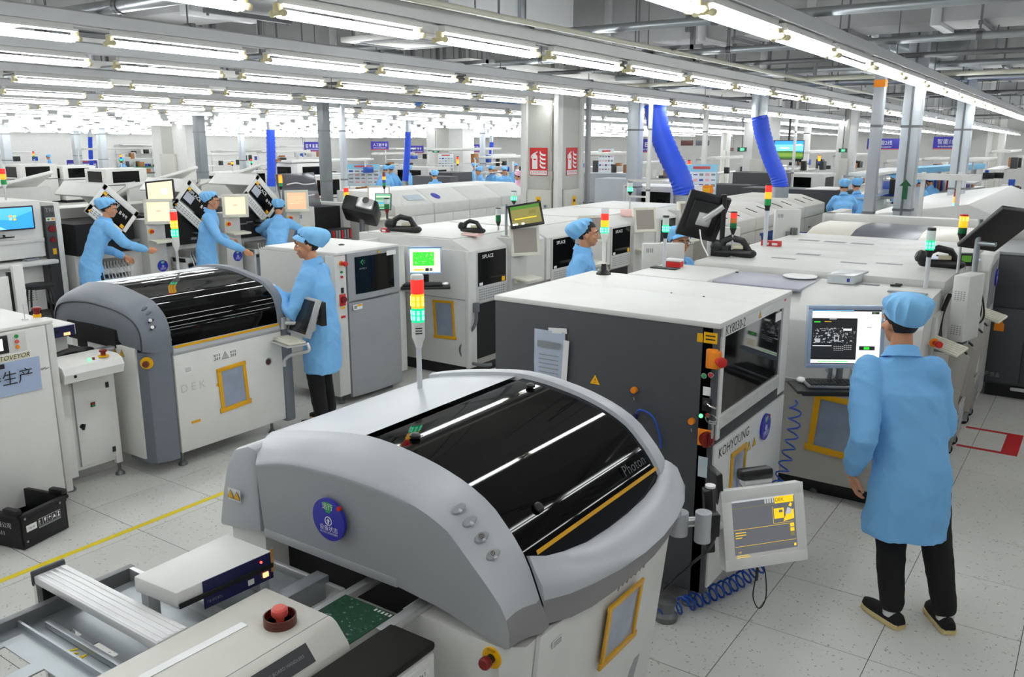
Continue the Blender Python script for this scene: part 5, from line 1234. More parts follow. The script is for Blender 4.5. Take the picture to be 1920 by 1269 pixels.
# feeder trolleys
def trolley(y, label):
    T = thing('feeder_trolley', label, 'trolley', (-1.0, y, 0))
    prof = [(-1.2, .12), (-.795, .12), (-.795, .46), (-.752, .82), (-.86, .90), (-1.2, .86)]
    for yy in (y, y+.33):
        mb = MB(); mb.prism(prof, 'y', yy, yy+.022, 0, .003); put('side_plate', mb, BEIGE, T)
        mb = MB(); mb.tube(smooth_line([(-.93, yy+.01, .885), (-.92, yy+.01, .93), (-.80, yy+.01, .865), (-.775, yy+.01, .84)], 5), .010, 8); put('handle', mb, BLACK, T, 'black tube handle')
    mb = MB(); mb.box(-1.15, -.83, y+.022, y+.33, .4, .8); put('dark_core', mb, MATTEB, T)
    mb = MB(); mb.box(-.80, -.785, y+.03, y+.32, .15, .42, .003); put('front_plate', mb, BEIGE, T)
    for i in range(4):
        mb = MB(); mb.tube([(-.782, y+.05, .16+.06*i), (-.782, y+.3, .24+.06*i)], .006, 6); put('cross_rod', mb, STEEL, T)
    mb = MB(); mb.box(-1.1, -.8, y+.02, y+.33, .10, .13); put('base_frame', mb, DSTEEL, T)
    for yy in (y+.03, y+.30): caster(T, (-.84, yy, 0), .045)
    mb = MB(); mb.box(-.96, -.93, y-.012, y, .66, .70, .003); put('latch', mb, BLACK, T)
    mb = MB(); mb.panel((-.95, y, .42), X, Zv, .06, .03, .001); put('label_strip', mb, PAPER, T)
trolley(7.33, 'beige steel feeder trolley nearest the worker on black casters')
trolley(8.25, 'beige steel feeder trolley behind the nearer one, beside the red floor tape')
# things lying on the tops
t = thing('parts_box', 'translucent plastic parts box with blue marks on the machine top', 'box', tuple(gz(1588, 532, 1.45)))
a, b, c, d = gz(1550, 530, 1.45), gz(1600, 534, 1.45), gz(1627, 524, 1.45), gz(1580, 520, 1.45)
mb = MB(); mb.prism([(p.x, p.y) for p in (a, b, c, d)], 'z', 1.4505, 1.505, 0, .004); put('box_body', mb, CLEARP, t)
mb = MB(); mb.prism([(lerp(p.x, (a.x+c.x)/2, -.03), lerp(p.y, (a.y+c.y)/2, -.03)) for p in (a, b, c, d)], 'z', 1.505, 1.515, 0, .003); put('lid', mb, CLEARP, t)
mb = MB(); e = (b-a).normalized(); n2 = Vector((e.y, -e.x, 0)); mb.panel(a.lerp(b, .8) + Zv*.03 + n2*.001, e, Zv, .02, .025, .001, 0, 0); e2 = (c-b).normalized(); n3 = Vector((e2.y, -e2.x, 0)); mb.panel(b.lerp(c, .75) + Zv*.03 + n3*.001, e2, Zv, .03, .025, .001, 0, 0); mb.panel(a.lerp(b, .35) + Zv*.03 + n2*.001, e, Zv, .06, .03, .001, 0, 1); put('blue_marks', mb, [INKB, mat('pale_blue_label', 'b9c6cf', .6)], t)
p = gz(1500, 521, 1.452); mb = MB(); mb.lathe((p.x, p.y, 1.4525), [(.10, 0), (.125, .012), (.125, .016), (.06, .014)], 32); solo('round_tray', mb, PAPER, 'thin round white tray lying on the grey lid', 'tray')
p = gz(1679, 537, 1.45); mb = MB(); mb.obox(p + Zv*.008, (.07, .02, .014), (0, 0, .3), .004); mb.obox(p + Vector((.015, .03, .012)), (.05, .02, .014), (0, 0, -.5), .004); solo('tape_clip', mb, BLACK, 'small black clip lying on the pale machine top', 'clip')
p = gz(1730, 534, 1.45); mb = MB(); rg = random.Random(3)
mb.grid([[p + Vector((.14*(i/5-.5), .12*(j/4-.5), .012 + .018*noise.noise(Vector((i*.8, j*.9, 2)))**2*8 if 0 < i < 5 and 0 < j < 4 else .001)) for i in range(6)] for j in range(5)]); solo('crumpled_bag', mb, mat('yellowish_film', 'e2dcae', .4), 'crumpled yellowish plastic bag beside the green lamp post', 'bag')
p = gz(1765, 503, 1.5); scanner((p.x, p.y, 1.5), R(25), 'black handheld scanner on the white top beside the orange lamp tower', s=1.35)
p = gz(1790, 487, 1.5); mb = MB(); mb.obox(p + Zv*.012, (.36, .2, .012), (0, 0, R(15)), .003, 0); mb.obox(p + Zv*.022 + Y*.06, (.3, .04, .012), (0, 0, R(15)), .003, 1); solo('clipboard', mb, [mat('bluish_white_sheet', 'cdd6ea', .5), CHAR], 'white clipboard with dark clip behind the handheld scanner', 'clipboard')
p = gz(1812, 498, 1.5); mb = MB(); mb.obox(p + Zv*.05, (.12, .09, .1), (0, 0, R(20)), .012, 0); mb.obox(p + Zv*.06 - Y*.046, (.07, .004, .05), (0, 0, R(20)), 0, 1); solo('terminal_box', mb, [BLACK, SC_DG], 'small black box with green face at the pole foot', 'terminal')
p = gz(1378, 482, 1.5); scanner((p.x, p.y, 1.5), R(15), 'black handheld scanner at the far left end of the white top', s=1.4)
p = gz(1446, 461, 1.5); mb = MB(); mb.box(p.x-.09, p.x+.09, p.y-.03, p.y+.03, 1.5, 1.55, .005, 0); mb.panel((p.x-.04, p.y-.03, 1.522), X, Zv, .05, .02, .001, 0, 1); mb.panel((p.x+.04, p.y-.03, 1.522), X, Zv, .05, .02, .001, 0, 1); solo('red_label_box', mb, [mat('red_block', 'c63a3a', .5), PAPER], 'small red block with white labels on the far white top', 'box')
p = gz(1265, 500, 1.465); mb = MB(); mb.box(p.x-.07, p.x+.06, p.y-.04, p.y+.04, 1.465, 1.51, .006, 0); mb.box(p.x-.071, p.x+.061, p.y-.041, p.y+.041, 1.51, 1.53, .006, 1); solo('red_box', mb, [RED, INKW], 'small red box with white lid beside the green lamp', 'box')
p = gz(1245, 503, 1.465)
T = T2
t = thing('signal_lamp', 'green lit signal lamp on a white pole before the seated worker', 'signal lamp', (p.x, p.y, 1.465))
mb = MB(); mb.box(p.x-.1, p.x+.12, p.y-.05, p.y+.05, 1.465, 1.475, .003, 0); put('base_plate', mb, BLACK, t)
tower(t, (p.x, p.y, 1.475), .26, [(LITG, LITC), CLEARP], .026, .058, .014, .002, .015, house_m=BLACK, cap_m=BLACK, pole_m=mat('white_tube', 'c9ccd0', .4))
# back of panel computers at the far side of the line
def back_screen(c, rz, w, h, label, body=OFFW):
    c = Vector(c); t = thing('panel_computer', label, 'monitor', (c.x, c.y, c.z - h/2), rz, local=True)
    mb = MB(); mb.box(-w/2, w/2, -.03, .03, 0, h, .01, 0)
    for i in range(4): mb.box(-w*.42+.016*i, -w*.42+.016*i+.008, -.0315, -.03, h*.74, h*.86, 0, 1)
    put('housing', mb, [body, INKG], t)
    mb = MB(); mb.box(w*.1, w*.34, -.075, -.03, h*.15, h*.42, .006); mb.box(w*.17, w*.22, -.09, -.075, h*.15, h*.42, .004); put('mount', mb, DSTEEL, t)
    mb = MB(); mb.box(-.02, .02, -.06, -.03, -(c.z-h/2), h*.3, .004); put('stand_pole', mb, DSTEEL, t)
back_screen((-3.1, 6.75, 1.46), R(38), .36, .30, 'back of a white panel computer between the two workers')
back_screen((-2.95, 7.75, 1.53), R(38), .30, .28, 'back of a white panel computer behind the black stand pole')
back_screen((-2.75, 9.0, 1.60), R(38), .27, .32, 'back of a white panel computer beside the blue tub')
p = gz(1352, 480, 1.5); t = thing('lamp_and_monitor_stand', 'dark stand pole with monitor seen from the back and lamp tower', 'stand', (p.x, p.y, 1.5))
mb = MB(); mb.cyl((p.x, p.y, 1.5), (p.x, p.y, 2.02), .022, n=12, m=0); mb.box(p.x-.08, p.x+.08, p.y-.05, p.y+.05, 1.5, 1.6, .01, 0); put('stand_pole', mb, [BLACK], t)
c = gy(1318, 405, p.y); M = Euler((R(-32), R(-12), R(38))).to_matrix() @ Matrix.Rotation(R(90), 3, 'X')
M = Matrix(((.80, .38, -.46), (.55, -.2, .81), (.22, -.90, -.37))); M = Matrix((Vector((.80, .55, .12)).normalized(), Vector((.80, .55, .12)).normalized().cross(Vector((.42, -.75, .52)).normalized()).normalized() * -1, Vector((.42, -.75, .52)))).transposed()
u_ = Vector((.78, .58, -.22)).normalized(); n_ = Vector((.45, -.80, -.35)); n_ = (n_ - u_*n_.dot(u_)).normalized(); v_ = n_.cross(u_); M = Matrix((u_, v_, n_)).transposed()
mb = MB(); mb.obox(c, (.36, .42, .05), M, .012, 0); mb.obox(c + n_*.04, (.26, .3, .04), M, .012, 0); mb.obox(c + n_*.065, (.12, .12, .02), M, .004, 1); mb.cyl(c + n_*.06, Vector((p.x, p.y, 1.92)), .03, n=12, m=1); put('monitor_back', mb, [BLACK, ALU], t, 'black monitor back')
tower(t, (p.x+.10, p.y-.02, 1.5), .22, [LAMPG, LAMPY, LITR], .027, .042, .009, .01, .01, house_m=BLACK, cap_m=BLACK, pole_m=ALU)
mb = MB(); mb.tube(smooth_line([gy(1312, 430, p.y-.15), gy(1316, 455, p.y-.15), gy(1328, 480, p.y-.2)], 6), .006, 6); put('white_cable', mb, INKW, t)
mb = MB(); q = gz(1483, 445, 1.38); mb.loft([[(q.x+a*s, q.y+b*s, z) for a, b in ((-.28, -.2), (.28, -.2), (.28, .2), (-.28, .2))] for s, z in ((.85, 1.1), (1, 1.4), (1.04, 1.4), (1.04, 1.43), (.98, 1.43), (.84, 1.15))]); solo('blue_tub', mb, mat('dark_blue_plastic', '1d3a72', .4), 'dark blue plastic tub behind the white machine tops', 'tub')
p = gz(1434, 462, 1.5); t = thing('signal_lamp', 'red orange green lamp tower on a white pole beside the blue tub', 'signal lamp', (p.x, p.y, 1.5)); tower(t, (p.x, p.y, 1.5), .36, [LITG if False else GREEN, LITO, LITR], .03, .06, .02, .002, .012, house_m=BLACK, cap_m=BLACK, pole_m=mat('white_tube', 'c9ccd0', .4))
# the standing worker
wl = gz(1722, 1178, 0); rz = R(24)
def loc(p): return Matrix.Rotation(-rz, 3, 'Z') @ (Vector(p) - Vector((wl.x, wl.y, 0)))
lh, lt = loc(gz(1692, 1183, 0)), loc(gz(1630, 1140, 0)); rh = loc(gz(1782, 1193, 0))
ld = (lt-lh).normalized(); la = lh + ld*.085; ra = rh + Vector((-.12, .99, 0)).normalized()*.085
person('worker seen from behind in long blue coat and cap, standing at the silver monitor', (wl.x, wl.y, 0), rz, hip=(-.10, .08, .90), feet=[((la.x, la.y, .085), (ld.x, ld.y)), ((ra.x, ra.y, .085), (-.12, 1))],
       hands=[((-.37, .12, .79), (.12, .08, -1)), ((-.03, .40, 1.02), (-.3, 1, -.1))], elbows=[(-.375, -.05, 1.03), (.045, .15, 1.05)], palm=[(1, .2, 0), (0, .1, -1)], head_dir=(-.35, 1, -.12), cap='bouffant', cap_tilt=7, detail=2, height=1.70, seed=2.3, coat_len=.93, lean=(-.09, .05), curl=.6)
# ---------------------------------------------------------------- second line: loader cabinet, small conveyor, blue grey printer
XF = -5.65
T = thing('board_loader', 'white loader cabinet with small touch panel and blue paper sheet, at the left edge', 'machine', (-6.0, 2.3, 0))
mb = MB(); mb.box(-6.5, XF-.02, 1.3, 2.835, .1, 1.29, .012); put('cabinet', mb, WHITE, T)
mb = MB(); mb.box(XF-.025, XF, 1.3, 2.78, .11, 1.285, .004); put('front_door', mb, WHITE, T)
mb = MB(); mb.box(XF-.05, XF+.001, 2.785, 2.838, .105, 1.29, .014); put('corner_post', mb, OFFW, T)
mb = MB(); mb.box(-6.51, XF-.01, 1.3, 2.84, 1.29, 1.312, .006); put('top_panel', mb, WHITE, T)
mb = MB(); mb.box(XF-.004, XF+.002, 2.2, 2.65, 1.145, 1.275, .004); put('control_panel', mb, OFFW, T)
mb = MB(); mb.panel((XF+.002, 2.43, 1.21), Y, Zv, .21, .115, .008, .004); p = put('touch_panel', mb, BLACK, T)
mb = MB(); mb.panel((XF+.0102, 2.42, 1.212), Y, Zv, .16, .075, .0008, 0, 0); mb.panel((XF+.0112, 2.42, 1.22), Y, Zv, .12, .02, .0005, 0, 1); put('screen', mb, [SC_W, SC_LB], p)
for z, m in ((1.25, GREEN), (1.215, PINKRED), (1.18, ORANGE)):
    mb = MB(); mb.disc((XF+.002, 2.59, z), Y, Zv, .012, .008, 14, 0); put('push_button', mb, m, T)
mb = MB(); mb.panel((XF, 2.45, 1.118), Y, Zv, .42, .032, .0015, 0, 1); mb.text('AUTOVEYOR', (XF+.0015, 2.535, 1.118), Y, Zv, .042, 0, shear=.25); put('lettering', mb, [INK, mat('cream_strip', 'd8d3b4', .5)], T)
c = Vector((XF+.004, 2.5, .985)); vt = Vector((0, .04, 1)); mb = MB(); rows = [[c + Y*(.42*(i/6-.5)) + vt*(.22*(j/4-.5)) + X*(.004+.008*(noise.noise(Vector((i*.6, j*.7, 3)))+.3)) for i in range(7)] for j in range(5)]; mb.grid(rows, 0); mb.text('待生产', c + X*.016 + Y*.01, Y, vt, .10, 1); mb.panel(c + X*.014 + vt*.09 - Y*.03, Y, vt, .03, .03, .001, 0, 1)
put('paper_sheet', mb, [mat('pale_blue_sheet', 'a9b9d6', .25, coat=.4), INK], T, 'pale blue sheet in a clear sleeve with black writing')
mb = MB(); q = gz(70, 594, 1.312); mb.lathe((q.x, q.y, 1.312), [(.026, 0), (.026, .02)], 18, 0); mb.lathe((q.x, q.y, 1.312), [(.018, .02), (.02, .045), (.03, .05), (.03, .062), (.02, .068)], 18, 1); put('emergency_stop', mb, [YEL, DRED], T, 'red push button on a yellow base')
mb = MB(); q = gz(47, 600, 1.312); mb.tube([(q.x, q.y, 1.31), (q.x, q.y, 1.42)], .003, 6); mb.box(q.x-.015, q.x+.015, q.y-.015, q.y+.015, 1.31, 1.32); put('antenna_rod', mb, ALU, T)
mb = MB()
for i in range(5): mb.tube([(XF+.001, 2.70+.012*i, .995 + .01*(i % 2)), (XF+.001, 2.725+.012*i, 1.0 + .006*(i % 3))], .002, 5)
put('scuff', mb, INKG, T, kind='stuff')
mb = MB(); mb.box(-6.45, XF-.05, 1.35, 2.8, .03, .1); put('plinth', mb, BLACK, T)
# arrow board standing behind it
t = thing('arrow_stand', 'white stand with red up arrow and black panels at the left edge', 'stand', (-7.1, 3.2, 0))
mb = MB(); mb.box(-7.1, -7.08, 2.95, 3.25, .2, 1.42, .004); mb.box(-7.1, -7.06, 3.28, 3.36, 0, 1.5, .004); put('white_board', mb, WHITE, t)
mb = MB(); mb.poly([(-7.075, y, z) for y, z in ((3.08, .9), (3.12, .9), (3.12, 1.22), (3.16, 1.22), (3.10, 1.33), (3.04, 1.22), (3.08, 1.22))]); put('red_arrow', mb, RED, t)
mb = MB(); mb.box(-7.12, -7.10, 3.25, 3.28, 0, 1.45); mb.box(-7.3, -7.1, 2.95, 2.99, 0, 1.40); put('black_panel', mb, BLACK, t)
# conveyor between
T = thing('board_conveyor', 'small white conveyor with cabinet door between loader and blue grey printer', 'conveyor', (-5.95, 3.15, 0))
mb = MB(); mb.loft([[(x, 2.86, z) for x, z in ((-5.95, .985), (-5.72, .985), (-5.66, .965), (-5.635, .92), (-5.655, .86), (-5.95, .86))], [(x, 3.29, z) for x, z in ((-5.95, .985), (-5.72, .985), (-5.66, .965), (-5.635, .92), (-5.655, .86), (-5.95, .86))]]); put('front_rail', mb, WHITE, T)
mb = MB(); mb.box(-6.5, -5.95, 2.86, 3.3, .9, .955); put('belt_bed', mb, BLACK, T)
mb = MB(); mb.box(-6.02, -5.96, 2.86, 3.42, .955, .975, .003); put('belt_guide', mb, ALU, T)
mb = MB(); mb.box(-5.98, -5.88, 2.9, 3.0, .10, .86, .004); mb.box(-6.6, -5.905, 2.95, 3.34, .13, .86, .005); mb.box(-5.93, -5.895, 3.30, 3.35, .1, .86, .004); put('cabinet', mb, WHITE, T)
mb = MB(); mb.box(-5.905, -5.893, 3.03, 3.305, .16, .79, .004); d = put('door', mb, WHITE, T)
mb = MB(); mb.box(-5.893, -5.888, 3.03, 3.036, .16, .79); put('door_gap', mb, INKG, d)
mb = MB(); mb.disc((-5.893, 3.07, .46), Y, Zv, .018, .01, 16, 0); mb.obox((-5.878, 3.075, .455), (.012, .018, .045), (R(-20), 0, 0), .004, 0); put('door_latch', mb, BLACK, d)
for z in (.72, .22):
    mb = MB(); mb.box(-5.893, -5.886, 3.275, 3.30, z-.02, z+.02, .003); put('hinge', mb, BLACK, d)
mb = MB(); mb.panel((-5.892, 3.165, .60), Y, Zv, .034, .036, .006, .002, 0); mb.panel((-5.886, 3.165, .607), Y, Zv, .02, .012, .003, 0, 1); mb.panel((-5.886, 3.165, .592), Y, Zv, .02, .012, .003, 0, 2); put('door_switch', mb, [BLACK, RED, GREEN], d)
mb = MB(); mb.disc((-5.634, 2.93, .905), Y, Zv, .011, .002, 14); put('hole', mb, MATTEB, T)
for y, m in ((3.075, LEDG), (3.105, DRED)):
    mb = MB(); mb.cyl((-5.70, y, .975), (-5.70, y, .993), .009, n=14); put('push_button', mb, m, T)
mb = MB(); mb.lathe((-5.71, 3.185, .983), [(.036, 0), (.036, .008)], 20, 0); mb.lathe((-5.71, 3.185, .983), [(.016, .008), (.018, .03), (.026, .034), (.025, .046), (.016, .05)], 18, 1); put('emergency_stop', mb, [YEL, DRED], T, 'dark red push button on a yellow disc')
for x, y in ((-5.92, 2.95), (-5.92, 3.33)): foot(T, (x, y, 0), .14)
T = thing('ioniser_box', 'white ioniser box with navy panel and lit red switch beside the blue grey printer', 'ioniser', (-6.25, 3.2, .96))
mb = MB(); mb.box(-6.45, -6.05, 2.95, 3.19, 1.10, 1.18, .005); mb.box(-6.3, -6.15, 3.05, 3.17, .96, 1.1); put('case', mb, WHITE, T)
mb = MB(); mb.panel((-6.048, 3.07, 1.135), Y, Zv, .22, .075, .003, 0, 0); mb.panel((-6.044, 3.12, 1.115), Y, Zv, .045, .02, .004, 0, 1); mb.panel((-6.044, 3.05, 1.14), Y, Zv, .03, .02, .002, 0, 2); put('front_panel', mb, [NAVY, LEDO, MATTEB], T)
mb = MB(); mb.tube(smooth_line([(-6.0, 3.0, .98), (-5.98, 3.1, 1.0), (-5.97, 3.2, .99), (-6.0, 3.26, .97)], 5), .025, 8); put('black_roller', mb, BLACK, T)
# blue grey printer
T = thing('solder_paste_printer', 'blue grey hooded printing machine with black glass cover and yellow framed pocket', 'machine', (-6.2, 4.1, 0))
y_e, y_g, y_f = 3.42, 3.65, 4.66
A_ = [(-6.95, 1.05), (-6.93, 1.17), (-6.85, 1.27), (-6.7, 1.345), (-6.54, 1.373), (-6.30, 1.385), (-6.11, 1.37), (-5.935, 1.337), (-5.79, 1.307), (-5.70, 1.253), (-5.635, 1.19), (-5.60, 1.085), (-5.593, 1.0), (-5.60, .925)]
B_ = [(-6.80, 1.02), (-6.77, 1.09), (-6.74, 1.165), (-6.66, 1.22), (-6.48, 1.258), (-6.26, 1.272), (-6.08, 1.265), (-5.90, 1.25), (-5.75, 1.218), (-5.655, 1.168), (-5.61, 1.095), (-5.612, .98)]
D_ = [(-6.80, 1.0), (-6.55, 1.02), (-5.92, 1.025), (-5.9, .99), (-5.63, .975)]
N = 34; gl2 = ease(A_, N); cr2 = ease(B_, N); bt2 = resample(D_, N)
rg_ = [Vector((x, y_g, z)) for x, z in gl2]; rc_ = [Vector((x, y_e, z)) for x, z in cr2]; rb_ = [Vector((x, y_e+.015, z)) for x, z in bt2]
mb = MB(); mb.grid([[p + Y*.08 for p in rb_], rb_, [a.lerp(b, .5) for a, b in zip(rb_, rc_)], [a.lerp(b, .95) for a, b in zip(rb_, rc_)], [p + Y*.012 for p in rc_]])
bd = [[p + Vector((0, .012, 0)) for p in rc_]] + [[a.lerp(b, f) + Vector((0, -.07*math.sin(math.pi*f)*(1-f*.4), .01*math.sin(math.pi*f))) for a, b in zip(rc_, rg_)] for f in (.04, .2, .4, .6, .8, .93)] + [rg_, [p + Vector((0, .02, -.03)) for p in rg_]]
mb.grid(bd); bmesh.ops.remove_doubles(mb.bm, verts=mb.bm.verts, dist=.0008); put('end_hood', mb, BLUEG, T, 'blue grey moulded end hood', angle=55)
mb = MB(); mb.tube([p + Y*-.004 for p in rc_], .006, 6); put('hood_groove', mb, CHAR2, T)
mb = MB(); mb.loft([[(-5.93, y_e+.02, z), (-5.70, y_e+.02, z), (-5.64, y_e+.05, z), (-5.60, y_g-.08, z), (-5.60, y_g-.01, z), (-5.93, y_g, z)] for z in (.10, .955)]); put('corner_pillar', mb, BLUEG, T)
mb = MB(); mb.box(-6.35, -5.72, y_e+.005, y_e+.03, .13, .985, .004); mb.box(-6.9, -5.66, y_g-.05, y_f, .13, .9); put('body', mb, WHITE, T)
mb = MB(); mb.box(-6.6, -5.95, y_e+.0, y_e+.012, .96, 1.10); mb.box(-6.5, -5.93, y_e+.01, y_f, .9, 1.15); put('dark_interior', mb, MATTEB, T)
mb = MB(); mb.grid([[Vector((x, y, z-.003)) for x, z in gl2 if x < -6.34 and z > 1.2] for y in (y_g, y_f)]); put('lid', mb, SILV, T, 'pale fixed lid')
gs2 = [p for p in ease(A_, 60) if p[0] > -6.36 and p[1] > .985]
mb = MB(); mb.grid([[Vector((x, y, z-.005)) for x, z in gs2] for y in [lerp(y_g, y_f, i/6) for i in range(7)]]); put('glass_cover', mb, GLASSB, T, 'black tinted glass cover')
pp = [Vector((x, 0, z)) for x, z in gl2]; c0 = Vector((-6.2, 0, .9)); ou = [p + (p-c0).normalized()*.015 for p in pp]
mb = MB(); mb.grid([[p + Y*(y_f-.02) - Zv*.01 for p in pp], [p + Y*y_f for p in ou], [p + Y*(y_f+.06) for p in ou], [p + Y*(y_f+.09) - (p-c0).normalized()*.03 for p in ou], [Vector((p.x, y_f+.09, .9)) for p in pp]]); put('far_band', mb, BLUEG, T)
mb = MB(); mb.box(-5.95, -5.585, y_f+.02, y_f+.12, .1, .96, .02); put('far_pillar', mb, BLUEG, T)
mb = MB(); mb.prism([(-5.62, .985), (-5.588, .98), (-5.585, .925), (-5.60, .90), (-5.64, .9)], 'y', y_g+.005, y_f+.01, 0, .004); put('front_rail', mb, SILV, T, 'silver rail under the glass')
mb = MB(); mb.panel((-5.585, (y_g+y_f)/2, .968), Y, Zv, y_f-y_g-.03, .02, .002); put('yellow_tape', mb, TAPE, T, 'strip of yellow tape')
mb = MB(); mb.box(-5.64, -5.60, y_g+.01, y_f+.02, .13, .905, .008); put('front_panel', mb, WHITE, T, 'white front door panel')
mb = MB(); mb.text('Horizon 03iX', (-5.628, 4.40, 1.12), Y, Vector((-.25, 0, 1)), .07, 0, t=.004, shear=.2); put('lettering', mb, INKG, T)
mb = MB(); mb.text('D E K', (-5.598, 3.80, .63), Y, Zv, .09, 0, t=.002); put('lettering', mb, mat('embossed_grey', 'c4c4c0', .5), T, 'faint embossed letters')
sleeve(T, (-5.598, 4.165, .545), Y, Zv, .24, .33, .02, tilt=R(3))
mb = MB(); mb.panel((-5.599, 4.11, .815), Y, Zv, .22, .06, .002, 0, 0); triangle(mb, (-5.597, 4.11, .813), Y, Zv, .062, 3, 1)
for dy, s_ in ((-.075, '注意'), (.075, '危险')): scribble(mb, (-5.597, 4.11+dy, .827), Y, Zv, 3, .02, 1, 5); scribble(mb, (-5.597, 4.11+dy, .800), Y, Zv, 3, .02, 1, 8)
put('warning_sticker', mb, [PAPER, INK, YEL, mat('grey_label', 'b8b8b6', .6)], T, 'white warning sticker with black triangle')
mb = MB(); mb.panel((-5.599, 3.77, .77), Y, Zv, .06, .05, .001, 0, 0)
for i in range(4): mb.panel((-5.598, 3.77, .785-.009*i), Y, Zv, .05, .004, .001, 0, 1)
put('barcode_label', mb, [PAPER, INKG], T)
mb = MB(); mb.panel((-5.599, 3.80, .35), Y, Zv, .08, .02, .002); put('tape_scrap', mb, TAPE, T, 'scrap of yellow tape'); mb = MB(); mb.panel((-5.599, 4.02, .59), Y, Zv, .018, .025, .002); put('tape_scrap', mb, TAPE, T)
mb = MB(); mb.disc((-5.6, 4.53, .67), Y, Zv, .033, .003, 22, 0); mb.disc((-5.597, 4.525, .67), Y, Zv, .025, .002, 20, 1); put('latch_hole', mb, [SILV2, mat('dark_copper', '4a2014', .4)], T)
mb = MB(); triangle(mb, (-5.97, y_e+.003, .93), X, Zv, .055); triangle(mb, (-5.885, y_e+.003, .93), X, Zv, .055); put('warning_sticker', mb, [YEL, INK], T, 'pair of yellow warning triangles')
estop(T, (-5.632, y_e+.04, .885), Vector((.7, .7, 0)), Zv, YEL, mat('brown_push', '6d2f1c', .4), .024, .045, txt=False)
for i, (px, py) in enumerate(((272, 580), (280, 588), (284, 603), (288, 616))):
    c = gy(px, py, y_g-.13); n = Vector((.6, -.62, .5)).normalized(); u_ = Vector((.6, .1, -.6)); u_ = (u_ - n*u_.dot(n)).normalized(); mb = MB(); mb.tube([c + n*.015, c + n*.03], [(.012, .026), (.008, .018)], 18, 0, up=u_)
    q = put('button_recess', mb, CHAR2 if i > 1 else BLUEG, T)
    if i > 1: k = MB(); k.tube([c + n*.02, c + n*.036], .012, 16); put('push_button', k, INKW, q)
foot(T, (-5.7, 3.72, 0), .1); foot(T, (-5.7, 4.6, 0), .1); foot(T, (-6.6, 3.6, 0), .12)
q = gz(331, 506, 1.37); tower(T, (-6.62, 4.45, 1.36), .2, [(LITG, LITC), (LITY, LITYC), LITR], .03, .072, .012, .07, .02, house_m=WHITE)
# its monitor, arm and keyboard tray
P = Vector((-5.40, 4.86, 1.13)); P = gx(566, 592, -5.42)
u = Vector((.97, -.22, 0)).normalized(); nh = Vector((-.22, -.97, 0)).normalized(); v = Zv*math.cos(R(22)) - nh*math.sin(R(22))
mp, fr = monitor(T, P, u, v, .33, .33, .024, mat('grey_silver_bezel', 'b7babd', .3, .4), .04, 'monitor', 'grey framed monitor on an arm')
Screen(fr, mat('screen_off', '25272a', .15)).done(mp, 'dark unlit screen')
mb = MB(); J = Vector((-5.60, 4.70, .97)); mb.cyl(J - Zv*.05, J + Zv*.05, .035, n=14); mb.tube([J, J + Vector((.1, .06, -.0)), P - nh*.08 - Zv*.05], .02, 10); mb.cyl(P - nh*.1 - Zv*.14, P - nh*.1 + Zv*.05, .025, n=12); put('swivel_arm', mb, ALU, T)
mb = MB(); mb.obox(P - nh*.12 + u*.1 + Zv*.02, (.12, .05, .2), (0, 0, R(-18)), .006, 0); mb.obox(P - nh*.12 + u*.05 + Zv*.02, (.09, .06, .12), (0, 0, R(-18)), .004, 1); put('back_box', mb, [BLACK, CREAM], T)
kc = P + nh*.13 - Zv*.20
mb = MB(); Mk = Matrix((u, -nh, Zv)).transposed(); mb.obox(kc - Zv*.008, (.32, .2, .012), Mk, .004); mb.tube(smooth_line([kc + u*.15 - nh*.08, kc + u*.17 - nh*.08 - Zv*.06, kc + u*.05 - Zv*.10, kc - u*.05 + nh*.02 - Zv*.16, kc - u*.07 + nh*.02 - Zv*.22], 5), .014, 8); put('keyboard_tray', mb, ALU, T)
keyboard('keyboard', kc + Zv*.001, u, -nh, .29, .15, CREAM, CREAM, 'cream keyboard on the tray under the unlit monitor, before the second worker')
mb = MB(); mb.tube(smooth_line([kc - u*.07 + nh*.02 - Zv*.22, kc - u*.03 - Zv*.35, kc + u*.12 - Zv*.5, kc + u*.22 - Zv*.75, kc + u*.24 - Zv*.88], 6), .006, 6); put('cable', mb, BLACK, T)

# ---------------------------------------------------------------- grey fronted inspection machine of the second line
T = thing('inspection_machine', 'grey fronted inspection machine with black window and white side beside the second worker', 'machine', (-6.25, 5.9, 0))
x0, x1, y0, y1, zt = -6.78, -5.74, 5.46, 6.33, 1.46
mb = MB(); mb.box(x0, x1-.03, y0+.01, y1, .1, zt-.025); put('cabinet', mb, PALE, T)
mb = MB(); mb.box(x0, x1-.14, y0, y0+.015, .12, zt-.04, .004); put('side_panel', mb, PALE, T)
mb = MB(); mb.box(x0+.05, x1-.005, y0+.03, y1, zt-.025, zt, .006); put('top_panel', mb, WHITE, T)
mb = MB(); mb.box(x1-.13, x1-.005, y0, y0+.14, .1, zt-.03, .006); put('control_post', mb, OFFW, T, 'white control post with switches')
mb = MB(); mb.loft([[(x1-.02, y, z), (x1 + .02*math.sin(math.pi*(y-y0-.15)/.72) if y > y0+.15 else x1, y, z)] [::1] + [(x1-.03, y, z)] for y in (y0,) for z in (0,)]) if False else None
def bow(z0, z1, ya, yb, m, name, lab=None, dx=.0):
    mb = MB(); n = 8
    mb.loft([[(x1 + dx + .025*math.sin(math.pi*i/n), lerp(ya, yb, i/n), z) for i in range(n+1)] + [(x1-.03, yb, z), (x1-.03, ya, z)] for z in (z0, z1)]); return put(name, mb, m, T, lab)
bow(.995, zt-.02, y0+.155, y1-.01, MIDG, 'upper_door', 'grey upper door with rounded front'); bow(.06, .975, y0+.155, y1-.01, MIDG, 'lower_door', 'grey lower door')
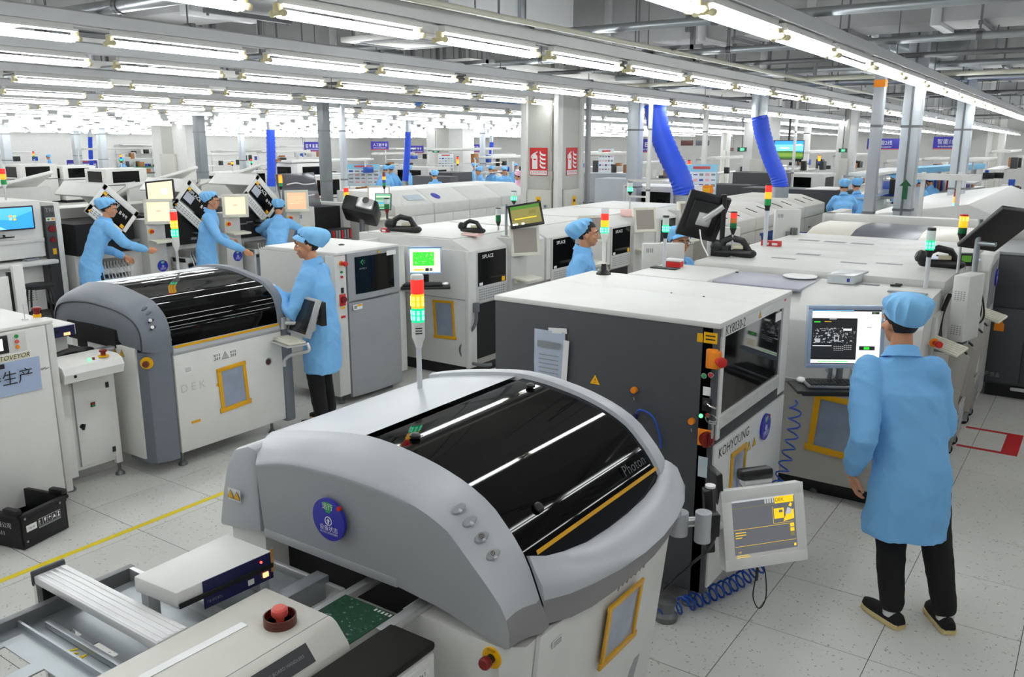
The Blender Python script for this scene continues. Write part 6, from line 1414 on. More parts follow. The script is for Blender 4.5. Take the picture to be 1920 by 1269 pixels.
mb = MB(); n = 8; mb.grid([[(x1 + .004 + .025*math.sin(math.pi*lerp(.12, .87, i/n)), lerp(y0+.155, y1-.01, lerp(.12, .87, i/n)), z) for i in range(n+1)] for z in (1.05, 1.40)]); put('window', mb, GLASSD, T, 'black window')
mb = MB(); mb.poly([(x1+.024, y0+.30, 1.35), (x1+.026, y0+.335, 1.375), (x1+.026, y0+.335, 1.36), (x1+.025, y0+.315, 1.345), (x1+.026, y0+.335, 1.33), (x1+.026, y0+.335, 1.315)], 0); mb.text('C', (x1+.026, y0+.35, 1.345), Y, Zv, .035, 1); scribble(mb, (x1+.027, y0+.33, 1.285), Y, Zv, 7, .016, 1, 4, .9); put('logo_print', mb, [GREEN, INKG], T, 'small green and white emblem')
warn(T, (x1+.03, y0+.55, 1.425), Y, Zv, .04)
mb = MB(); mb.panel((x1+.03, y0+.72, 1.395), Y, Zv, .13, .045, .002); put('white_label', mb, PAPER, T)
for y, z, w, m in ((.53, 1.02, .06, PAPER), (.25, .93, .12, PAPER)):
    mb = MB(); mb.panel((x1+.018, y0+y, z), Y, Zv, w, .05, .002, 0, 0); mb.panel((x1+.0205, y0+y+w*.2, z+.012), Y, Zv, w*.5, .018, .001, 0, 1); mb.panel((x1+.0205, y0+y-w*.25, z), Y, Zv, w*.3, .03, .001, 0, 2); put('safety_label', mb, [m, YEL, INKG], T)
cz = x1 - .004
for z, m, r in ((1.28, GREEN, .012), (1.235, RED, .012)):
    mb = MB(); mb.disc((cz, y0+.08, z), Y, Zv, r, .012, 14, 0); put('push_button', mb, m, T)
mb = MB(); mb.disc((cz, y0+.08, 1.36), Y, Zv, .024, .012, 18, 0); mb.tube([(cz+.01, y0+.08, 1.36), (cz+.045, y0+.08, 1.36), (cz+.05, y0+.08, 1.36), (cz+.07, y0+.08, 1.36)], [.016, .016, .024, .022], 16, 1); put('emergency_stop', mb, [ORANGE, RED], T, 'red stop button with orange ring')
mb = MB(); mb.panel((cz, y0+.08, 1.02), Y, Zv, .075, .11, .008, .003, 0); mb.disc((cz+.008, y0+.08, 1.025), Y, Zv, .03, .02, 18, 1); mb.panel((cz, y0+.08, .945), Y, Zv, .05, .02, .002, 0, 2); mb.panel((cz, y0+.08, .86), Y, Zv, .055, .022, .002, 0, 0); put('main_switch', mb, [RED, DRED, YEL], T, 'red main switch')
mb = MB(); mb.panel((cz, y0+.08, 1.11), Y, Zv, .03, .05, .01, .003); put('key_switch', mb, BLACK, T)
for x, y in ((-6.3, 5.62), (-6.15, 5.95)):
    mb = MB(); mb.lathe((x, y, zt), [(.03, 0), (.03, .006), (.015, .012)], 16); put('lid_grommet', mb, BLACK, T)
for x, y in ((x1-.1, y0+.1), (x1-.1, y1-.1)): foot(T, (x, y, 0), .12)
mb = MB(); mb.box(x1-.04, x1-.02, y1-.005, y1+.10, .15, zt-.02, .004); put('side_strip', mb, OFFW, T)

# ---------------------------------------------------------------- placement machines of the second line
def pick_place(y0, label, xb=-6.85, xf=-5.3, L=1.42, ztop=1.46, text='SIPLACE', near_end=False, cup=True, scale=1, mon=True, blank=False):
    T = thing('placement_machine', label, 'machine', ((xb+xf)/2, y0+L/2, 0))
    mb = MB(); mb.box(xb, xf-.02, y0, y0+L, .13, .86, .005); put('lower_body', mb, BEIGE, T)
    mb = MB(); mb.prism([(xb, .866), (xf, .866), (xf, ztop-.10), (xf-.22, ztop), (xb, ztop)], 'y', y0, y0+L, 0, .008); put('upper_cover', mb, OFFW, T)
    mb = MB(); mb.box(xb+.1, xf-.25, y0+.03, y0+L-.03, ztop, ztop+.012, .004); put('top_panel', mb, WHITE, T)
    w0, w1 = y0+.12, y0+.62
    mb = MB(); mb.box(xf-.004, xf+.012, w0-.03, w1+.03, .80, ztop-.11, .004); f = put('window_frame', mb, PALE, T)
    mb = MB(); mb.box(xf+.012, xf+.016, w0, w1, .98, ztop-.13); mb.text(text, (xf+.0165, w0+.17, ztop-.18), Y, Zv, .055, 1); mb.panel((xf+.0165, w1-.05, 1.01), Y, Zv, .06, .05, .001, 0, 2); mb.panel((xf+.0165, w0+.05, 1.0), Y, Zv, .06, .03, .001, 0, 3); put('window', mb, [GLASSD, INKW, YEL, PAPER], f, 'black window with white letters')
    mb = MB()
    for i in range(5):
        for j in range(12): mb.box(xf+.012, xf+.0135, w0+.02+j*.039, w0+.045+j*.039, .83+.026*i, .842+.026*i)
    put('vent_slots', mb, INKG, f, kind='stuff')
    mb = MB(); mb.box(xf-.25, xf+.05, w1+.05, w1+.35, .13, ztop-.03, .008); put('operator_column', mb, PALE, T)
    if mon:
        P = Vector((xf+.13, w1+.2, ztop-.06)); u_ = Vector((math.cos(R(55)), math.sin(R(55)), 0)); n_ = Vector((math.sin(R(55)), -math.cos(R(55)), 0)); v_ = Zv*math.cos(R(10)) - n_*math.sin(R(10))
        mp, fr = monitor(T, P, u_, v_, .34, .33, .035, CREAM, .05, 'monitor', 'cream framed screen of the operator column'); Screen(fr, mat('screen_dull', '6e6862', emit=.45)).done(mp, 'dull grey screen')
        kc = Vector((xf+.17, w1+.2, .99)); mb = MB(); mb.obox(kc, (.2, .30, .022), (0, R(8), 0), .006); mb.obox(kc - Vector((.1, 0, .03)), (.06, .2, .05), None, .006); put('keyboard_shelf', mb, CREAM, T)
    mb = MB(); mb.box(xf-.2, xf-.03, w1+.4, y0+L-.03, .9, 1.3); put('dark_opening', mb, MATTEB, T)
    mb = MB(); mb.box(xf-.18, xf-.01, w0, w1, .2, .78); put('feeder_bay', mb, MATTEB, T)
    mb = MB(); mb.box(xb+.05, xf-.1, y0+.05, y0+L-.05, 0, .13); put('plinth', mb, BLACK, T)
    return T
LAB2 = ['first beige placement machine beside the grey fronted inspection machine', 'second beige placement machine with grey screen on its column', 'third beige placement machine behind the first half-seen worker', 'fourth beige placement machine farther along the second line', 'fifth beige placement machine at the far end of the second line']
MS = [pick_place(6.9 + 1.46*i, LAB2[i]) for i in range(4)]
T = MS[0]; ORG = Vector(T.location)
mb = MB(); mb.box(-5.335, -5.29, 6.86, 7.0, .13, 1.36, .006); mb.box(-6.3, -5.33, 6.87, 6.9, .14, 1.36, .004); put('end_panel', mb, OFFW, T)
mb = MB(); mb.box(-6.3, -5.33, 6.868, 6.872, .85, .858); put('joint_line', mb, INKG, T)
sleeve(T, (-5.62, 6.866, .62), X, Zv, .25, .38, .018, tilt=R(3))
mb = MB(); mb.box(-5.32, -5.25, 6.93, 7.0, .72, .82, .008); mb.tube(smooth_line([(-5.26, 6.95, .74), (-5.26, 6.93, .6), (-5.36, 6.9, .45), (-5.42, 6.88, .32), (-5.36, 6.9, .2), (-5.2, 6.95, .17), (-5.1, 7.0, .18)], 6), .018, 8); put('power_cable', mb, mat('grey_cable', '63666a', .5), T)
mb = MB(); mb.box(-6.5, -6.15, 6.5, 6.86, .12, 1.30, .006); put('junction_cabinet', mb, PALE, T)
mb = MB()
for i in range(9):
    for j in range(4): mb.box(-6.33+.016*i, -6.322+.016*i, 6.498, 6.5, .74+.016*j, .75+.016*j)
put('vent_slots', mb, INKG, T, kind='stuff')
mb = MB(); mb.obox((-6.26, 6.49, .67), (.1, .03, .04), None, .01); mb.disc((-6.33, 6.5, .86), X, Zv, .012, .006, 12); put('socket', mb, BLACK, T)
mb = MB(); mb.box(-6.55, -6.5, 6.42, 6.86, .1, 1.42, .004); put('white_strip', mb, OFFW, T)
P = gy(797, 488, 6.62); u = Vector((math.cos(R(40)), math.sin(R(40)), 0)); nh = Vector((math.sin(R(40)), -math.cos(R(40)), 0)); v = Zv*math.cos(R(3)) - nh*math.sin(R(3))
mp, fr = monitor(T, P, u, v, .345, .285, .02, mat('bluish_silver_bezel', 'b4c4da', .25, .3), .04, 'monitor', 'monitor showing a bright green board image')
sc = Screen(fr, SC_CR); sc.rect(0, .97, 1, 1, SC_LB); sc.rect(.1, .28, .8, .84, SC_GR); rg = random.Random(4)
for i in range(60): x, y = rg.uniform(.14, .74), rg.uniform(.33, .78); k0 = sc.k; sc.rect(x, y, x+rg.uniform(.01, .05), y+.012, SC_CR if i % 3 else mat('screen_green2', '7ee07e', emit=.6)); sc.k = k0 + 1e-7
sc.rect(.12, .08, .45, .14, SC_Y); sc.rect(.5, .05, .62, .18, SC_K); sc.rect(.64, .05, .74, .18, SC_G); sc.lines(.83, .2, .97, .9, 9, SC_LG, rg, .2); sc.rect(0, 0, 1, .02, SC_LB); sc.done(mp, 'screen with a green board image')
mb = MB(); mb.obox(P - Zv*.2 - nh*.05, (.06, .05, .12), None, .01); mb.obox(P - Zv*.26 + nh*.06, (.5, .2, .03), (0, 0, R(40)), .01); mb.obox(P - Zv*.31 - u*.1, (.1, .1, .1), (0, 0, R(40)), .01); put('keyboard_tray', mb, BLACK, T, 'black keyboard tray')
keyboard('keyboard', P - Zv*.244 + nh*.07 - u*.03, u, -nh, .40, .14, BLACK, CHAR2, 'black keyboard on the tray under the green screen')
mb = MB(); q = P - Zv*.235 + nh*.06 + u*.2; mb.ball(q, (.03, .045, .016), None, 12, 6); solo('computer_mouse', mb, PAPER, 'small pale mouse at the right end of the black tray', 'mouse')
# tall screen, scanner and lamps on the second line
for (px, py, zt_, s, lab) in ((1.0, 0, 0, 0, ''),): pass
q = Vector((-5.42, 7.72, 1.43))
t = thing('tilted_monitor', 'black framed monitor with yellow green screen tilted on a steel pole', 'monitor', (q.x, q.y, 1.43))
mb = MB(); mb.cyl((q.x, q.y, 1.43), (q.x, q.y, 1.78), .016, n=12, m=0); mb.lathe((q.x, q.y, 1.43), [(.06, 0), (.06, .012)], 18, 1); put('pole', mb, [STEEL, ALU], t)
P = gy(986, 402, q.y-.05); u = Vector((.80, .60, .16)).normalized(); nh = Vector((.45, -.70, .55)); nh = (nh - u*nh.dot(u)).normalized(); v = nh.cross(u)
v = (v + u*.32).normalized(); nh = u.cross(v).normalized()
mp, fr = monitor(t, P, u, v, .36, .27, .022, BLACK, .03, 'display', 'black framed display')
sc = Screen(fr, SC_BR); sc.rect(0, .82, 1, 1, SC_DG); sc.rect(.1, .3, .85, .35, SC_Y); sc.rect(.0, .0, .18, .1, SC_W); sc.rect(.3, .0, .4, .1, SC_W); sc.rect(.6, .5, .85, .7, mat('screen_olive2', '6b662f', emit=.5)); sc.done(mp, 'yellow green screen')
mb = MB(); mb.tube([P - nh*.03, Vector((q.x, q.y, 1.75))], .014, 8); put('pole_arm', mb, BLACK, t)
p = Vector((-5.52, 7.25, 1.472)); scanner((p.x, p.y, 1.50), R(20), 'dark handheld scanner lying on a pink block', s=1.1)
mb = MB(); mb.box(p.x-.12, p.x+.1, p.y-.06, p.y+.06, 1.4725, 1.5, .008); solo('pink_block', mb, PINK, 'pale pink foam block under the dark handheld scanner', 'block')
p = gz(735, 438, 1.472); p = Vector((-6.3, 7.05, 1.472)); scanner((p.x, p.y, 1.473), R(28), 'dark handheld scanner on the white top near the grey fronted machine', s=1.5)
p = Vector((-6.52, 6.98, 1.472)); mb = MB(); mb.box(p.x-.045, p.x+.045, p.y-.03, p.y+.03, p.z, p.z+.045, .004, 0); mb.panel(p + Vector((0, -.03, .02)), X, Zv, .05, .02, .001, 0, 1); solo('red_label_box', mb, [mat('red_block', 'c63a3a', .5), PAPER], 'small red block beside the dark scanner on the second line', 'box')
p = Vector((-5.4, 10.62, 1.43)); t = thing('signal_lamp', 'green lit lamp with clear cap on a thin pole above a pink box', 'signal lamp', (p.x, p.y, 1.43))
mb = MB(); mb.box(p.x-.10, p.x+.1, p.y-.08, p.y+.08, 1.4305, 1.53, .01); put('pink_base', mb, PINK, t); tower(t, (p.x, p.y, 1.53), .22, [(LITG, LITC), CLEARP], .035, .06, .009, .002, .012, house_m=BLACK, cap_m=CHAR)
p = Vector((-5.62, 7.85, 1.472)); t = thing('signal_lamp', 'green and clear lamp on a steel pole beside the tilted yellow green monitor', 'signal lamp', (p.x, p.y, 1.472)); tower(t, (p.x, p.y, 1.472), .08, [LAMPG, CLEARP], .03, .07, .012, .002, .012, house_m=BLACK, cap_m=BLACK)
p = gz(930, 432, 1.46); t = thing('signal_lamp', 'round green lamp on a thin pole before the white oven', 'signal lamp', (-6.2, 9.0, 1.472)); tower(t, (-6.2, 9.0, 1.472), .22, [(LITG, LITC), CLEARP], .035, .055, .008, .002, .01, house_m=BLACK, cap_m=CHAR)
# people of the first aisle
wl = Vector((-5.52, 5.06, 0)); rz = R(118)
def loc(p): return Matrix.Rotation(-rz, 3, 'Z') @ (Vector(p) - wl)
hp = loc(Vector((-5.78, 4.74, 1.245)))
person('worker in profile in blue coat and visor cap, gloved hand on the blue grey printer', wl, rz, hip=(0, 0, .90), hands=[((hp.x, hp.y, hp.z), (.25, .9, -.12)), ((.16, .42, 1.12), (-.2, 1, 0))], elbows=[(-.25, .16, 1.03), (.3, .1, 1.0)], palm=[(0, 0, -1), (0, 0, -1)],
       head_dir=(-.35, 1, -.10), cap='visor', detail=2, height=1.72, seed=6.1, coat_len=.92, lean=(0, .05), gloves=(True, False), curl=.3)
person('worker in profile facing right in blue coat and tilted blue cap', (-4.12, 7.05, 0), R(-62), hip=(0, 0, .90), head_dir=(0, 1, -.02), cap='bouffant', cap_tilt=26, detail=2, height=1.73, seed=4.4, lean=(0, .05))
person('worker with dark glasses and open blue coat behind the green lamp', (-3.32, 7.5, 0), R(-112), hip=(0, 0, .86), head_dir=(.25, 1, -.08), cap='visor', detail=2, height=1.68, seed=9.4, glasses=True, lean=(0, .02))
# ---------------------------------------------------------------- third line
T = thing('test_station', 'white test station with lit blue desktop screen, stool before it', 'machine', (-12.4, 5.5, 0))
x0 = -11.9
mb = MB(); mb.box(-13.2, x0-.02, 4.3, 6.0, .9, 1.66, .01); put('upper_cabinet', mb, WHITE, T)
mb = MB(); mb.box(-13.2, x0-.15, 4.3, 6.0, .15, .8, .01); mb.box(x0-.3, x0-.16, 5.86, 6.0, .15, .9); put('lower_cabinet', mb, WHITE, T)
mb = MB(); mb.box(-13.0, x0+.12, 4.3, 6.1, .80, .86, .02); put('work_shelf', mb, WHITE, T, 'rounded white shelf edge')
mb = MB(); mb.box(x0-.1, x0, 4.3, 6.0, 1.10, 1.16, .01); put('cabinet_ledge', mb, OFFW, T)
mb = MB(); mb.box(x0-.05, x0+.03, 6.02, 6.16, .25, 1.58, .006); put('side_tower', mb, CHAR2, T, 'dark side tower with buttons'); mb = MB(); mb.box(-13.0, x0+.02, 6.16, 6.24, .2, 1.62, .006); put('end_panel', mb, WHITE, T)
mb = MB(); mb.text('TRI', (x0+.032, 6.09, 1.52), Y, Zv, .08, 0); put('lettering', mb, INKG, T)
mb = MB(); mb.panel((x0+.03, 6.09, 1.40), Y, Zv, .12, .05, .004, 0, 0); mb.disc((x0+.034, 6.06, 1.4), Y, Zv, .014, .01, 12, 1); mb.disc((x0+.034, 6.12, 1.4), Y, Zv, .014, .01, 12, 2); mb.disc((x0+.03, 6.09, 1.27), Y, Zv, .045, .03, 18, 3); mb.disc((x0+.03, 6.09, 1.12), Y, Zv, .035, .02, 16, 3); mb.panel((x0+.03, 6.10, .96), Y, Zv, .05, .08, .002, 0, 4); put('button_strip', mb, [CREAM, GREEN, ORANGE, DRED, YEL], T)
mb = MB(); mb.box(x0-.005, x0+.03, 5.2, 5.88, 1.29, 1.60, .006); mn = put('monitor', mb, BLACK, T, 'wide black framed monitor')
fr = (Vector((x0+.0305, 5.54, 1.445)), Y, Zv, X, .64, .275); sc = Screen(fr, SC_BL); sc.poly([(0, .55), (.5, .45), (1, .8), (1, 1), (0, 1)], mat('screen_blue2', '4aa4ec', emit=.7)); sc.poly([(0, 0), (.45, 0), (.2, .3), (0, .35)], mat('screen_blue3', '7fc4f4', emit=.7))
for a, b, m in ((.52, .56, mat('screen_orange', 'f08a3c', emit=.8)), (.60, .54, mat('screen_green3', '9bd85a', emit=.8)), (.52, .42, mat('screen_sky', '8fd0ff', emit=.8)), (.60, .40, SC_Y)): sc.poly([(a, b), (a+.06, b+.01), (a+.065, b+.11), (a+.005, b+.10)], m)
sc.done(mn, 'blue desktop screen with a four coloured emblem')
mb = MB(); mb.box(x0+.0, x0+.02, 5.3, 5.6, 1.195, 1.21); mb.box(x0, x0+.03, 5.46, 5.48, 1.21, 1.24); put('dark_bar', mb, BLACK, T)
mb = MB()
for i in range(8):
    for j in range(6): mb.box(x0-.152, x0-.149, 5.5+.05*i, 5.525+.05*i, .3+.03*j, .312+.03*j)
put('vent_slots', mb, INKG, T, kind='stuff')
mb = MB(); mb.box(x0-.14, x0-.13, 5.36, 5.40, .15, .8); put('dark_gap', mb, CHAR, T)
mb = MB(); mb.box(-13.1, x0-.25, 4.35, 5.95, .0, .15); put('plinth', mb, BLACK, T)
q = gx(75, 376, x0-.3); tower(T, (-12.3, 5.75, 1.66), .18, [GREEN, LITO, LITR], .035, .07, .012, .01, .06, house_m=WHITE, cap_m=WHITE); tower(T, (-12.4, 4.75, 1.66), .05, [(LITC), LITY, LITR], .035, .07, .012, .01, .05, house_m=WHITE, cap_m=WHITE)
mb = MB(); mb.obox((x0-.05, 5.8, .875), (.1, .2, .03), (0, 0, .3), .01); solo('hand_tool', mb, INKG, 'small grey hand tool on the white test station shelf', 'tool')
T = thing('stool', 'round black stool with tube legs before the white test station', 'stool', (-11.45, 5.62, 0))
mb = MB(); mb.lathe((-11.45, 5.62, .56), [(.17, 0), (.19, .015), (.19, .04), (.17, .055)], 24); put('seat', mb, BLACK, T)
for a in range(4):
    w = a*math.pi/2 + .5; mb = MB(); mb.tube(smooth_line([(-11.45+.1*math.cos(w), 5.62+.1*math.sin(w), .56), (-11.45+.17*math.cos(w), 5.62+.17*math.sin(w), .53), (-11.45+.22*math.cos(w), 5.62+.22*math.sin(w), .0)], 5), .013, 8); put('leg', mb, BLACK, T)
T = thing('work_table', 'small steel table with clutter beside the stool at the left edge', 'table', (-10.9, 4.7, 0))
mb = MB(); mb.box(-11.3, -10.6, 4.2, 5.0, .70, .73, .004); put('tabletop', mb, OFFW, T)
for x, y in ((-11.25, 4.25), (-10.65, 4.25), (-11.25, 4.95), (-10.65, 4.95)):
    mb = MB(); mb.cyl((x, y, 0), (x, y, .7), .018, n=10); put('leg', mb, STEEL, T)
T = thing('stool', 'black stool with red box under it behind the steel table', 'stool', (-11.4, 4.95, 0))
mb = MB(); mb.lathe((-11.4, 5.0, .5), [(.17, 0), (.19, .02), (.19, .05), (.16, .06)], 22); put('seat', mb, BLACK, T); mb = MB(); mb.lathe((-11.4, 5.0, 0), [(.2, 0), (.2, .02), (.03, .05), (.03, .5)], 18); put('leg', mb, BLACK, T)
for i in range(5):
    mb = MB(); rg = random.Random(i); x, y = -11.2+.12*i, 4.3+.13*i; mb.obox((x, y, .75+.02*(i % 2)), (.10, .08, .04+.02*(i % 2)), (0, 0, rg.random()), .006); solo('parts_bag', mb, [GREEN, PAPER, CREAM, YEL, PAPER][i], ['green', 'white', 'cream', 'yellow', 'pale'][i] + ' small parts bag on the steel table at the left edge', 'bag')
def open_mounter(y0, label, lid_ang, seed, person_gap=False, top_slots=True, sc_m=SC_T, tower_l=None, feeder=True):
    """machine with a raised side-hinged lid; front at x = -11.75"""
    xf = -11.75; T = thing('placement_machine', label, 'machine', (-12.5, y0+.7, 0))
    mb = MB(); mb.box(-13.4, xf-.1, y0, y0+1.28, .1, .86, .006); put('base_body', mb, PALE, T)
    mb = MB(); mb.box(-13.4, xf-.06, y0+.03, y0+.9, .86, 1.3); put('dark_interior', mb, MATTEB, T)
    mb = MB(); mb.box(-13.45, -12.9, y0, y0+1.28, .86, 1.45, .01); put('rear_housing', mb, OFFW, T)
    mb = MB(); rg = random.Random(seed)
    for i in range(16): x, y, z = rg.uniform(-12.2, xf-.02), rg.uniform(y0+.1, y0+.85), rg.uniform(.86, 1.15); mb.box(x, x+.12, y, y+rg.uniform(.05, .2), z, z+rg.uniform(.01, .05))
    put('inner_rails', mb, DSTEEL, T, kind='stuff')
    # lid: top and front panel, swung up about its far edge
    h = Vector((xf, y0+.98, 1.40)); Mr = Matrix.Rotation(lid_ang, 3, 'X'); f = lambda x, y, z: h + Mr @ Vector((x, y, z))
    L = .66; D = .50
    mb = MB(); A = [f(-1.1, -L, 0), f(0, -L, 0), f(0, 0, 0), f(-1.1, 0, 0)]
    mb.obox(f(-.55, -L/2, 0), (1.1, L, .03), Mr, .006, 0); mb.obox(f(-.55, -L+.015, -.12), (1.08, .03, .24), Mr, .004, 0); mb.obox(f(-.55, -.015, -.1), (1.08, .03, .2), Mr, .004, 0)
    for dy, dz, a, b in ((-L/2, -.04, L, .08), (-L/2, -D+.07, L, .14), (-.03, -D/2, .06, D), (-L+.03, -D/2, .06, D)): mb.obox(f(0, dy, dz), (.03, a, b), Mr, .004, 0)
    if top_slots: mb.obox(f(-.35, -L*.78, .0155), (.5, .05, .002), Mr, 0, 1); mb.obox(f(-.45, -L*.35, .0155), (.14, .015, .002), Mr, 0, 1)
    ld = put('raised_lid', mb, [WHITE, INKG], T, 'raised white lid swung up on its far edge')
    u_, v_ = Mr @ Y, Mr @ Zv
    mb = MB(); mb.obox(f(-.002, -L/2, -.20), (.01, L-.12, .26), Mr, 0, 0); c = f(.004, -L/2, -.2)
    mb.text('SIPLACE', c + u_*-.10 + v_*.075, u_, v_, .075, 1); scribble(mb, c + u_*.15 + v_*.02, u_, v_, 3, .05, 1, 3); mb.panel(c - u_*.16 - v_*.02, u_, v_, .17, .13, .001, 0, 3); mb.panel(c - u_*.235 + v_*.1, u_, v_, .06, .05, .002, 0, 2); mb.panel(c + u_*.23 - v_*.12, u_, v_, .06, .05, .002, 0, 2)
    put('window', mb, [GLASSD, INKW, YEL, mat('grey_print', 'aab0ba', .5)], ld, 'tilted black window with white letters')
    mb = MB()
    for i in range(9):
        for j in range(3): mb.obox(f(.0155, -L+.08+.055*i, -D+.04+.03*j), (.002, .035, .012), Mr)
    put('vent_slots', mb, INKG, ld, kind='stuff')
    mb = MB(); triangle(mb, f(.016, -L+.05, -D+.06), u_, v_, .05); triangle(mb, f(.016, -.05, -D+.06), u_, v_, .05); put('warning_sticker', mb, [YEL, INK], ld)
    # operator column
    c0 = y0+1.02; mb = MB(); mb.box(xf-.25, xf+.1, c0, c0+.30, .1, 1.30, .008); put('operator_column', mb, PALE, T)
    P = Vector((xf+.2, c0+.15, 1.42)); un = Vector((math.cos(R(50)), math.sin(R(50)), 0)); n_ = Vector((math.sin(R(50)), -math.cos(R(50)), 0)); v2 = Zv*math.cos(R(8)) - n_*math.sin(R(8))
    mp, fr = monitor(T, P, un, v2, .40, .37, .045, CREAM, .05, 'monitor', 'cream framed screen of the operator column'); s_ = Screen(fr, sc_m); s_.lines(.1, .3, .9, .8, 5, SC_CR, rg, .1); s_.rect(.4, .5, .6, .56, SC_O); s_.done(mp, 'tan lit screen')
    mb = MB(); mb.obox((xf+.25, c0+.15, .99), (.2, .34, .03), (0, R(6), 0), .008); put('keyboard_shelf', mb, CREAM, T)
    mb = MB(); mb.disc((xf+.1, c0+.06, 1.13), Y, Zv, .04, .02, 14, 0); mb.disc((xf+.12, c0+.06, 1.13), Y, Zv, .025, .03, 14, 1); put('emergency_stop', mb, [YEL, RED], T)
    status_disc(T, (xf+.101, c0+.2, .60), Y, Zv, .085)
    if feeder:
        mb = MB(); mb.box(xf-.08, xf+.32, y0+.12, y0+.62, .62, .70, .006); mb.box(xf-.05, xf+.30, y0+.12, y0+.16, .2, .7, .01); mb.box(xf-.05, xf+.30, y0+.58, y0+.62, .2, .7, .01); put('feeder_table', mb, OFFW, T)
        mb = MB()
        for i in range(9): mb.box(xf+.0, xf+.34, y0+.17+.045*i, y0+.20+.045*i, .70, .80, .006)
        put('feeders', mb, mat('feeder_metal', '8f8c86', .45, .3), T, kind='stuff')
        mb = MB()
        for i in range(8):
            w = y0+.18+.05*i; mb.tube(smooth_line([(xf+.32, w, .76), (xf+.4, w+.01, .6), (xf+.42, w+.02, .35), (xf+.38, w+.02, .1)], 4), (.012, .003), 6)
        put('tape_tails', mb, INKW, T, kind='stuff')
        mb = MB(); mb.box(xf-.02, xf+.26, y0+.18, y0+.56, .25, .55, .008); put('waste_bin', mb, mat('clear_grey_bin', '9aa3a8', .3), T)
    if tower_l: tower(T, (xf-.15, c0+.12, 1.30), .33, tower_l, .032, .06, .011, .01, .02, house_m=BLACK, cap_m=ORANGE)
    mb = MB(); mb.box(-13.3, xf-.2, y0+.05, y0+1.2, .0, .1); put('plinth', mb, BLACK, T)
    return T
open_mounter(6.35, 'opened placement machine with raised white lid beside the blue desktop screen', R(-43), 1)
open_mounter(7.72, 'opened placement machine with raised lid where the second blue-coated worker reaches in', R(-43), 2, tower_l=None)
open_mounter(9.0, 'opened placement machine with small raised lid before the grey hood machine', R(-47), 3, sc_m=SC_O, tower_l=[GREEN, LITO, LITO])
mb = MB()
# rear white lids of the row behind
for i, (y, lab) in enumerate(((5.6, 'white raised lid behind the test station lamps'), (8.2, 'long white raised cover between the opened machines'), (9.6, 'white raised cover before the far pillar'))):
    T = thing('machine_cover', lab, 'machine', (-13.6, y+.6, 0)); mb = MB(); mb.box(-14.6, -13.5, y, y+1.5, .1, 1.35, .01); put('cabinet', mb, OFFW, T)
    mb = MB(); mb.obox((-14.0, y+.75, 1.62), (1.1, 1.5, .05), (R(12), R(-22), 0), .01, 0); mb.obox((-13.9, y+.25, 1.615+.03), (.6, .08, .01), (R(12), R(-22), 0), 0, 1); mb.box(-14.5, -14.4, y+.1, y+1.4, 1.3, 1.55); mb.box(-13.6, -13.52, y+.1, y+1.4, 1.3, 1.75) ; put('raised_cover', mb, [WHITE, INKG], T)
# tilted laptop-like display above the first column
t = thing('tilted_monitor', 'black framed tan screen tilted above the first operator column of the third line', 'monitor', (-11.8, 7.55, 1.30))
mb = MB(); mb.cyl((-11.9, 7.6, 1.30), (-11.9, 7.6, 1.8), .015, n=10); put('pole', mb, STEEL, t)
P = gx(300, 358, -11.7); u = Vector((math.cos(R(38)), math.sin(R(38)), .10)).normalized(); nh = Vector((.62, -.72, .25)); nh = (nh - u*nh.dot(u)).normalized(); v = (nh.cross(u) + u*.28).normalized(); nh = u.cross(v).normalized()
mp, fr = monitor(t, P, u, v, .42, .32, .025, BLACK, .03, 'display', 'black framed display'); sc = Screen(fr, SC_T); sc.rect(.3, .0, .5, .06, SC_W); sc.rect(.55, .3, .8, .6, SC_CR); sc.done(mp, 'tan lit screen')
# grey hood machine
T = thing('screen_printer', 'white machine with raised grey transparent hood and dark inside, third line', 'machine', (-12.4, 10.6, 0))
mb = MB(); mb.box(-13.3, -11.75, 10.1, 10.75, .1, 1.28, .015); mb.box(-13.3, -11.75, 10.75, 11.5, .1, .72, .01); mb.box(-13.3, -12.9, 10.75, 11.5, .7, 1.3); mb.box(-13.2, -11.72, 11.42, 11.6, .1, 1.3, .01); put('body', mb, OFFW, T)
mb = MB(); mb.box(-12.9, -11.8, 10.75, 11.45, .72, 1.25); mb.box(-11.76, -11.74, 10.2, 10.45, .55, .78); put('dark_interior', mb, MATTEB, T)
mb = MB(); mb.obox((-12.0, 10.62, 1.56), (.03, .9, .62), (0, R(-14), 0), .008, 0); mb.obox((-11.975, 10.62, 1.45), (.006, .86, .06), (0, R(-14), 0), 0, 1)
for i in range(2): mb.tube(smooth_line([(-11.925+.03*-i, 10.3, 1.68-.2*i), (-11.92-.03*i, 10.5, 1.70-.2*i), (-11.92-.03*i, 10.7, 1.665-.2*i), (-11.92-.03*i, 10.95, 1.675-.2*i)], 4), .012, 6, 2)
mb.obox((-11.93, 10.62, 1.50), (.01, .06, .05), (0, R(-14), 0), 0, 3)
put('raised_hood', mb, [mat('smoky_hood', '5d5f66', .15), CHAR2, INKW, RED], T, 'smoky grey raised hood')
mb = MB(); scribble(mb, (-11.745, 10.28, 1.12), Y, Zv, 7, .06, 0, 4, .8); put('lettering', mb, INKB, T); status_disc(T, (-11.745, 10.5, .80), Y, Zv, .10)
mb = MB(); mb.box(-11.7, -11.5, 10.9, 11.4, .66, .86, .01, 0)
for i in range(7): mb.box(-11.5, -11.48, 10.92+.07*i, 10.96+.07*i, .68, .84, 0, (1 if i % 3 else 2))
put('feeder_rack', mb, [CHAR2, INKG, RED], T)
tower(T, (-11.7, 11.5, 1.3), .02, [(LITG, LITC), LITY, LITR], .045, .075, .03, .01, .02, house_m=WHITE)
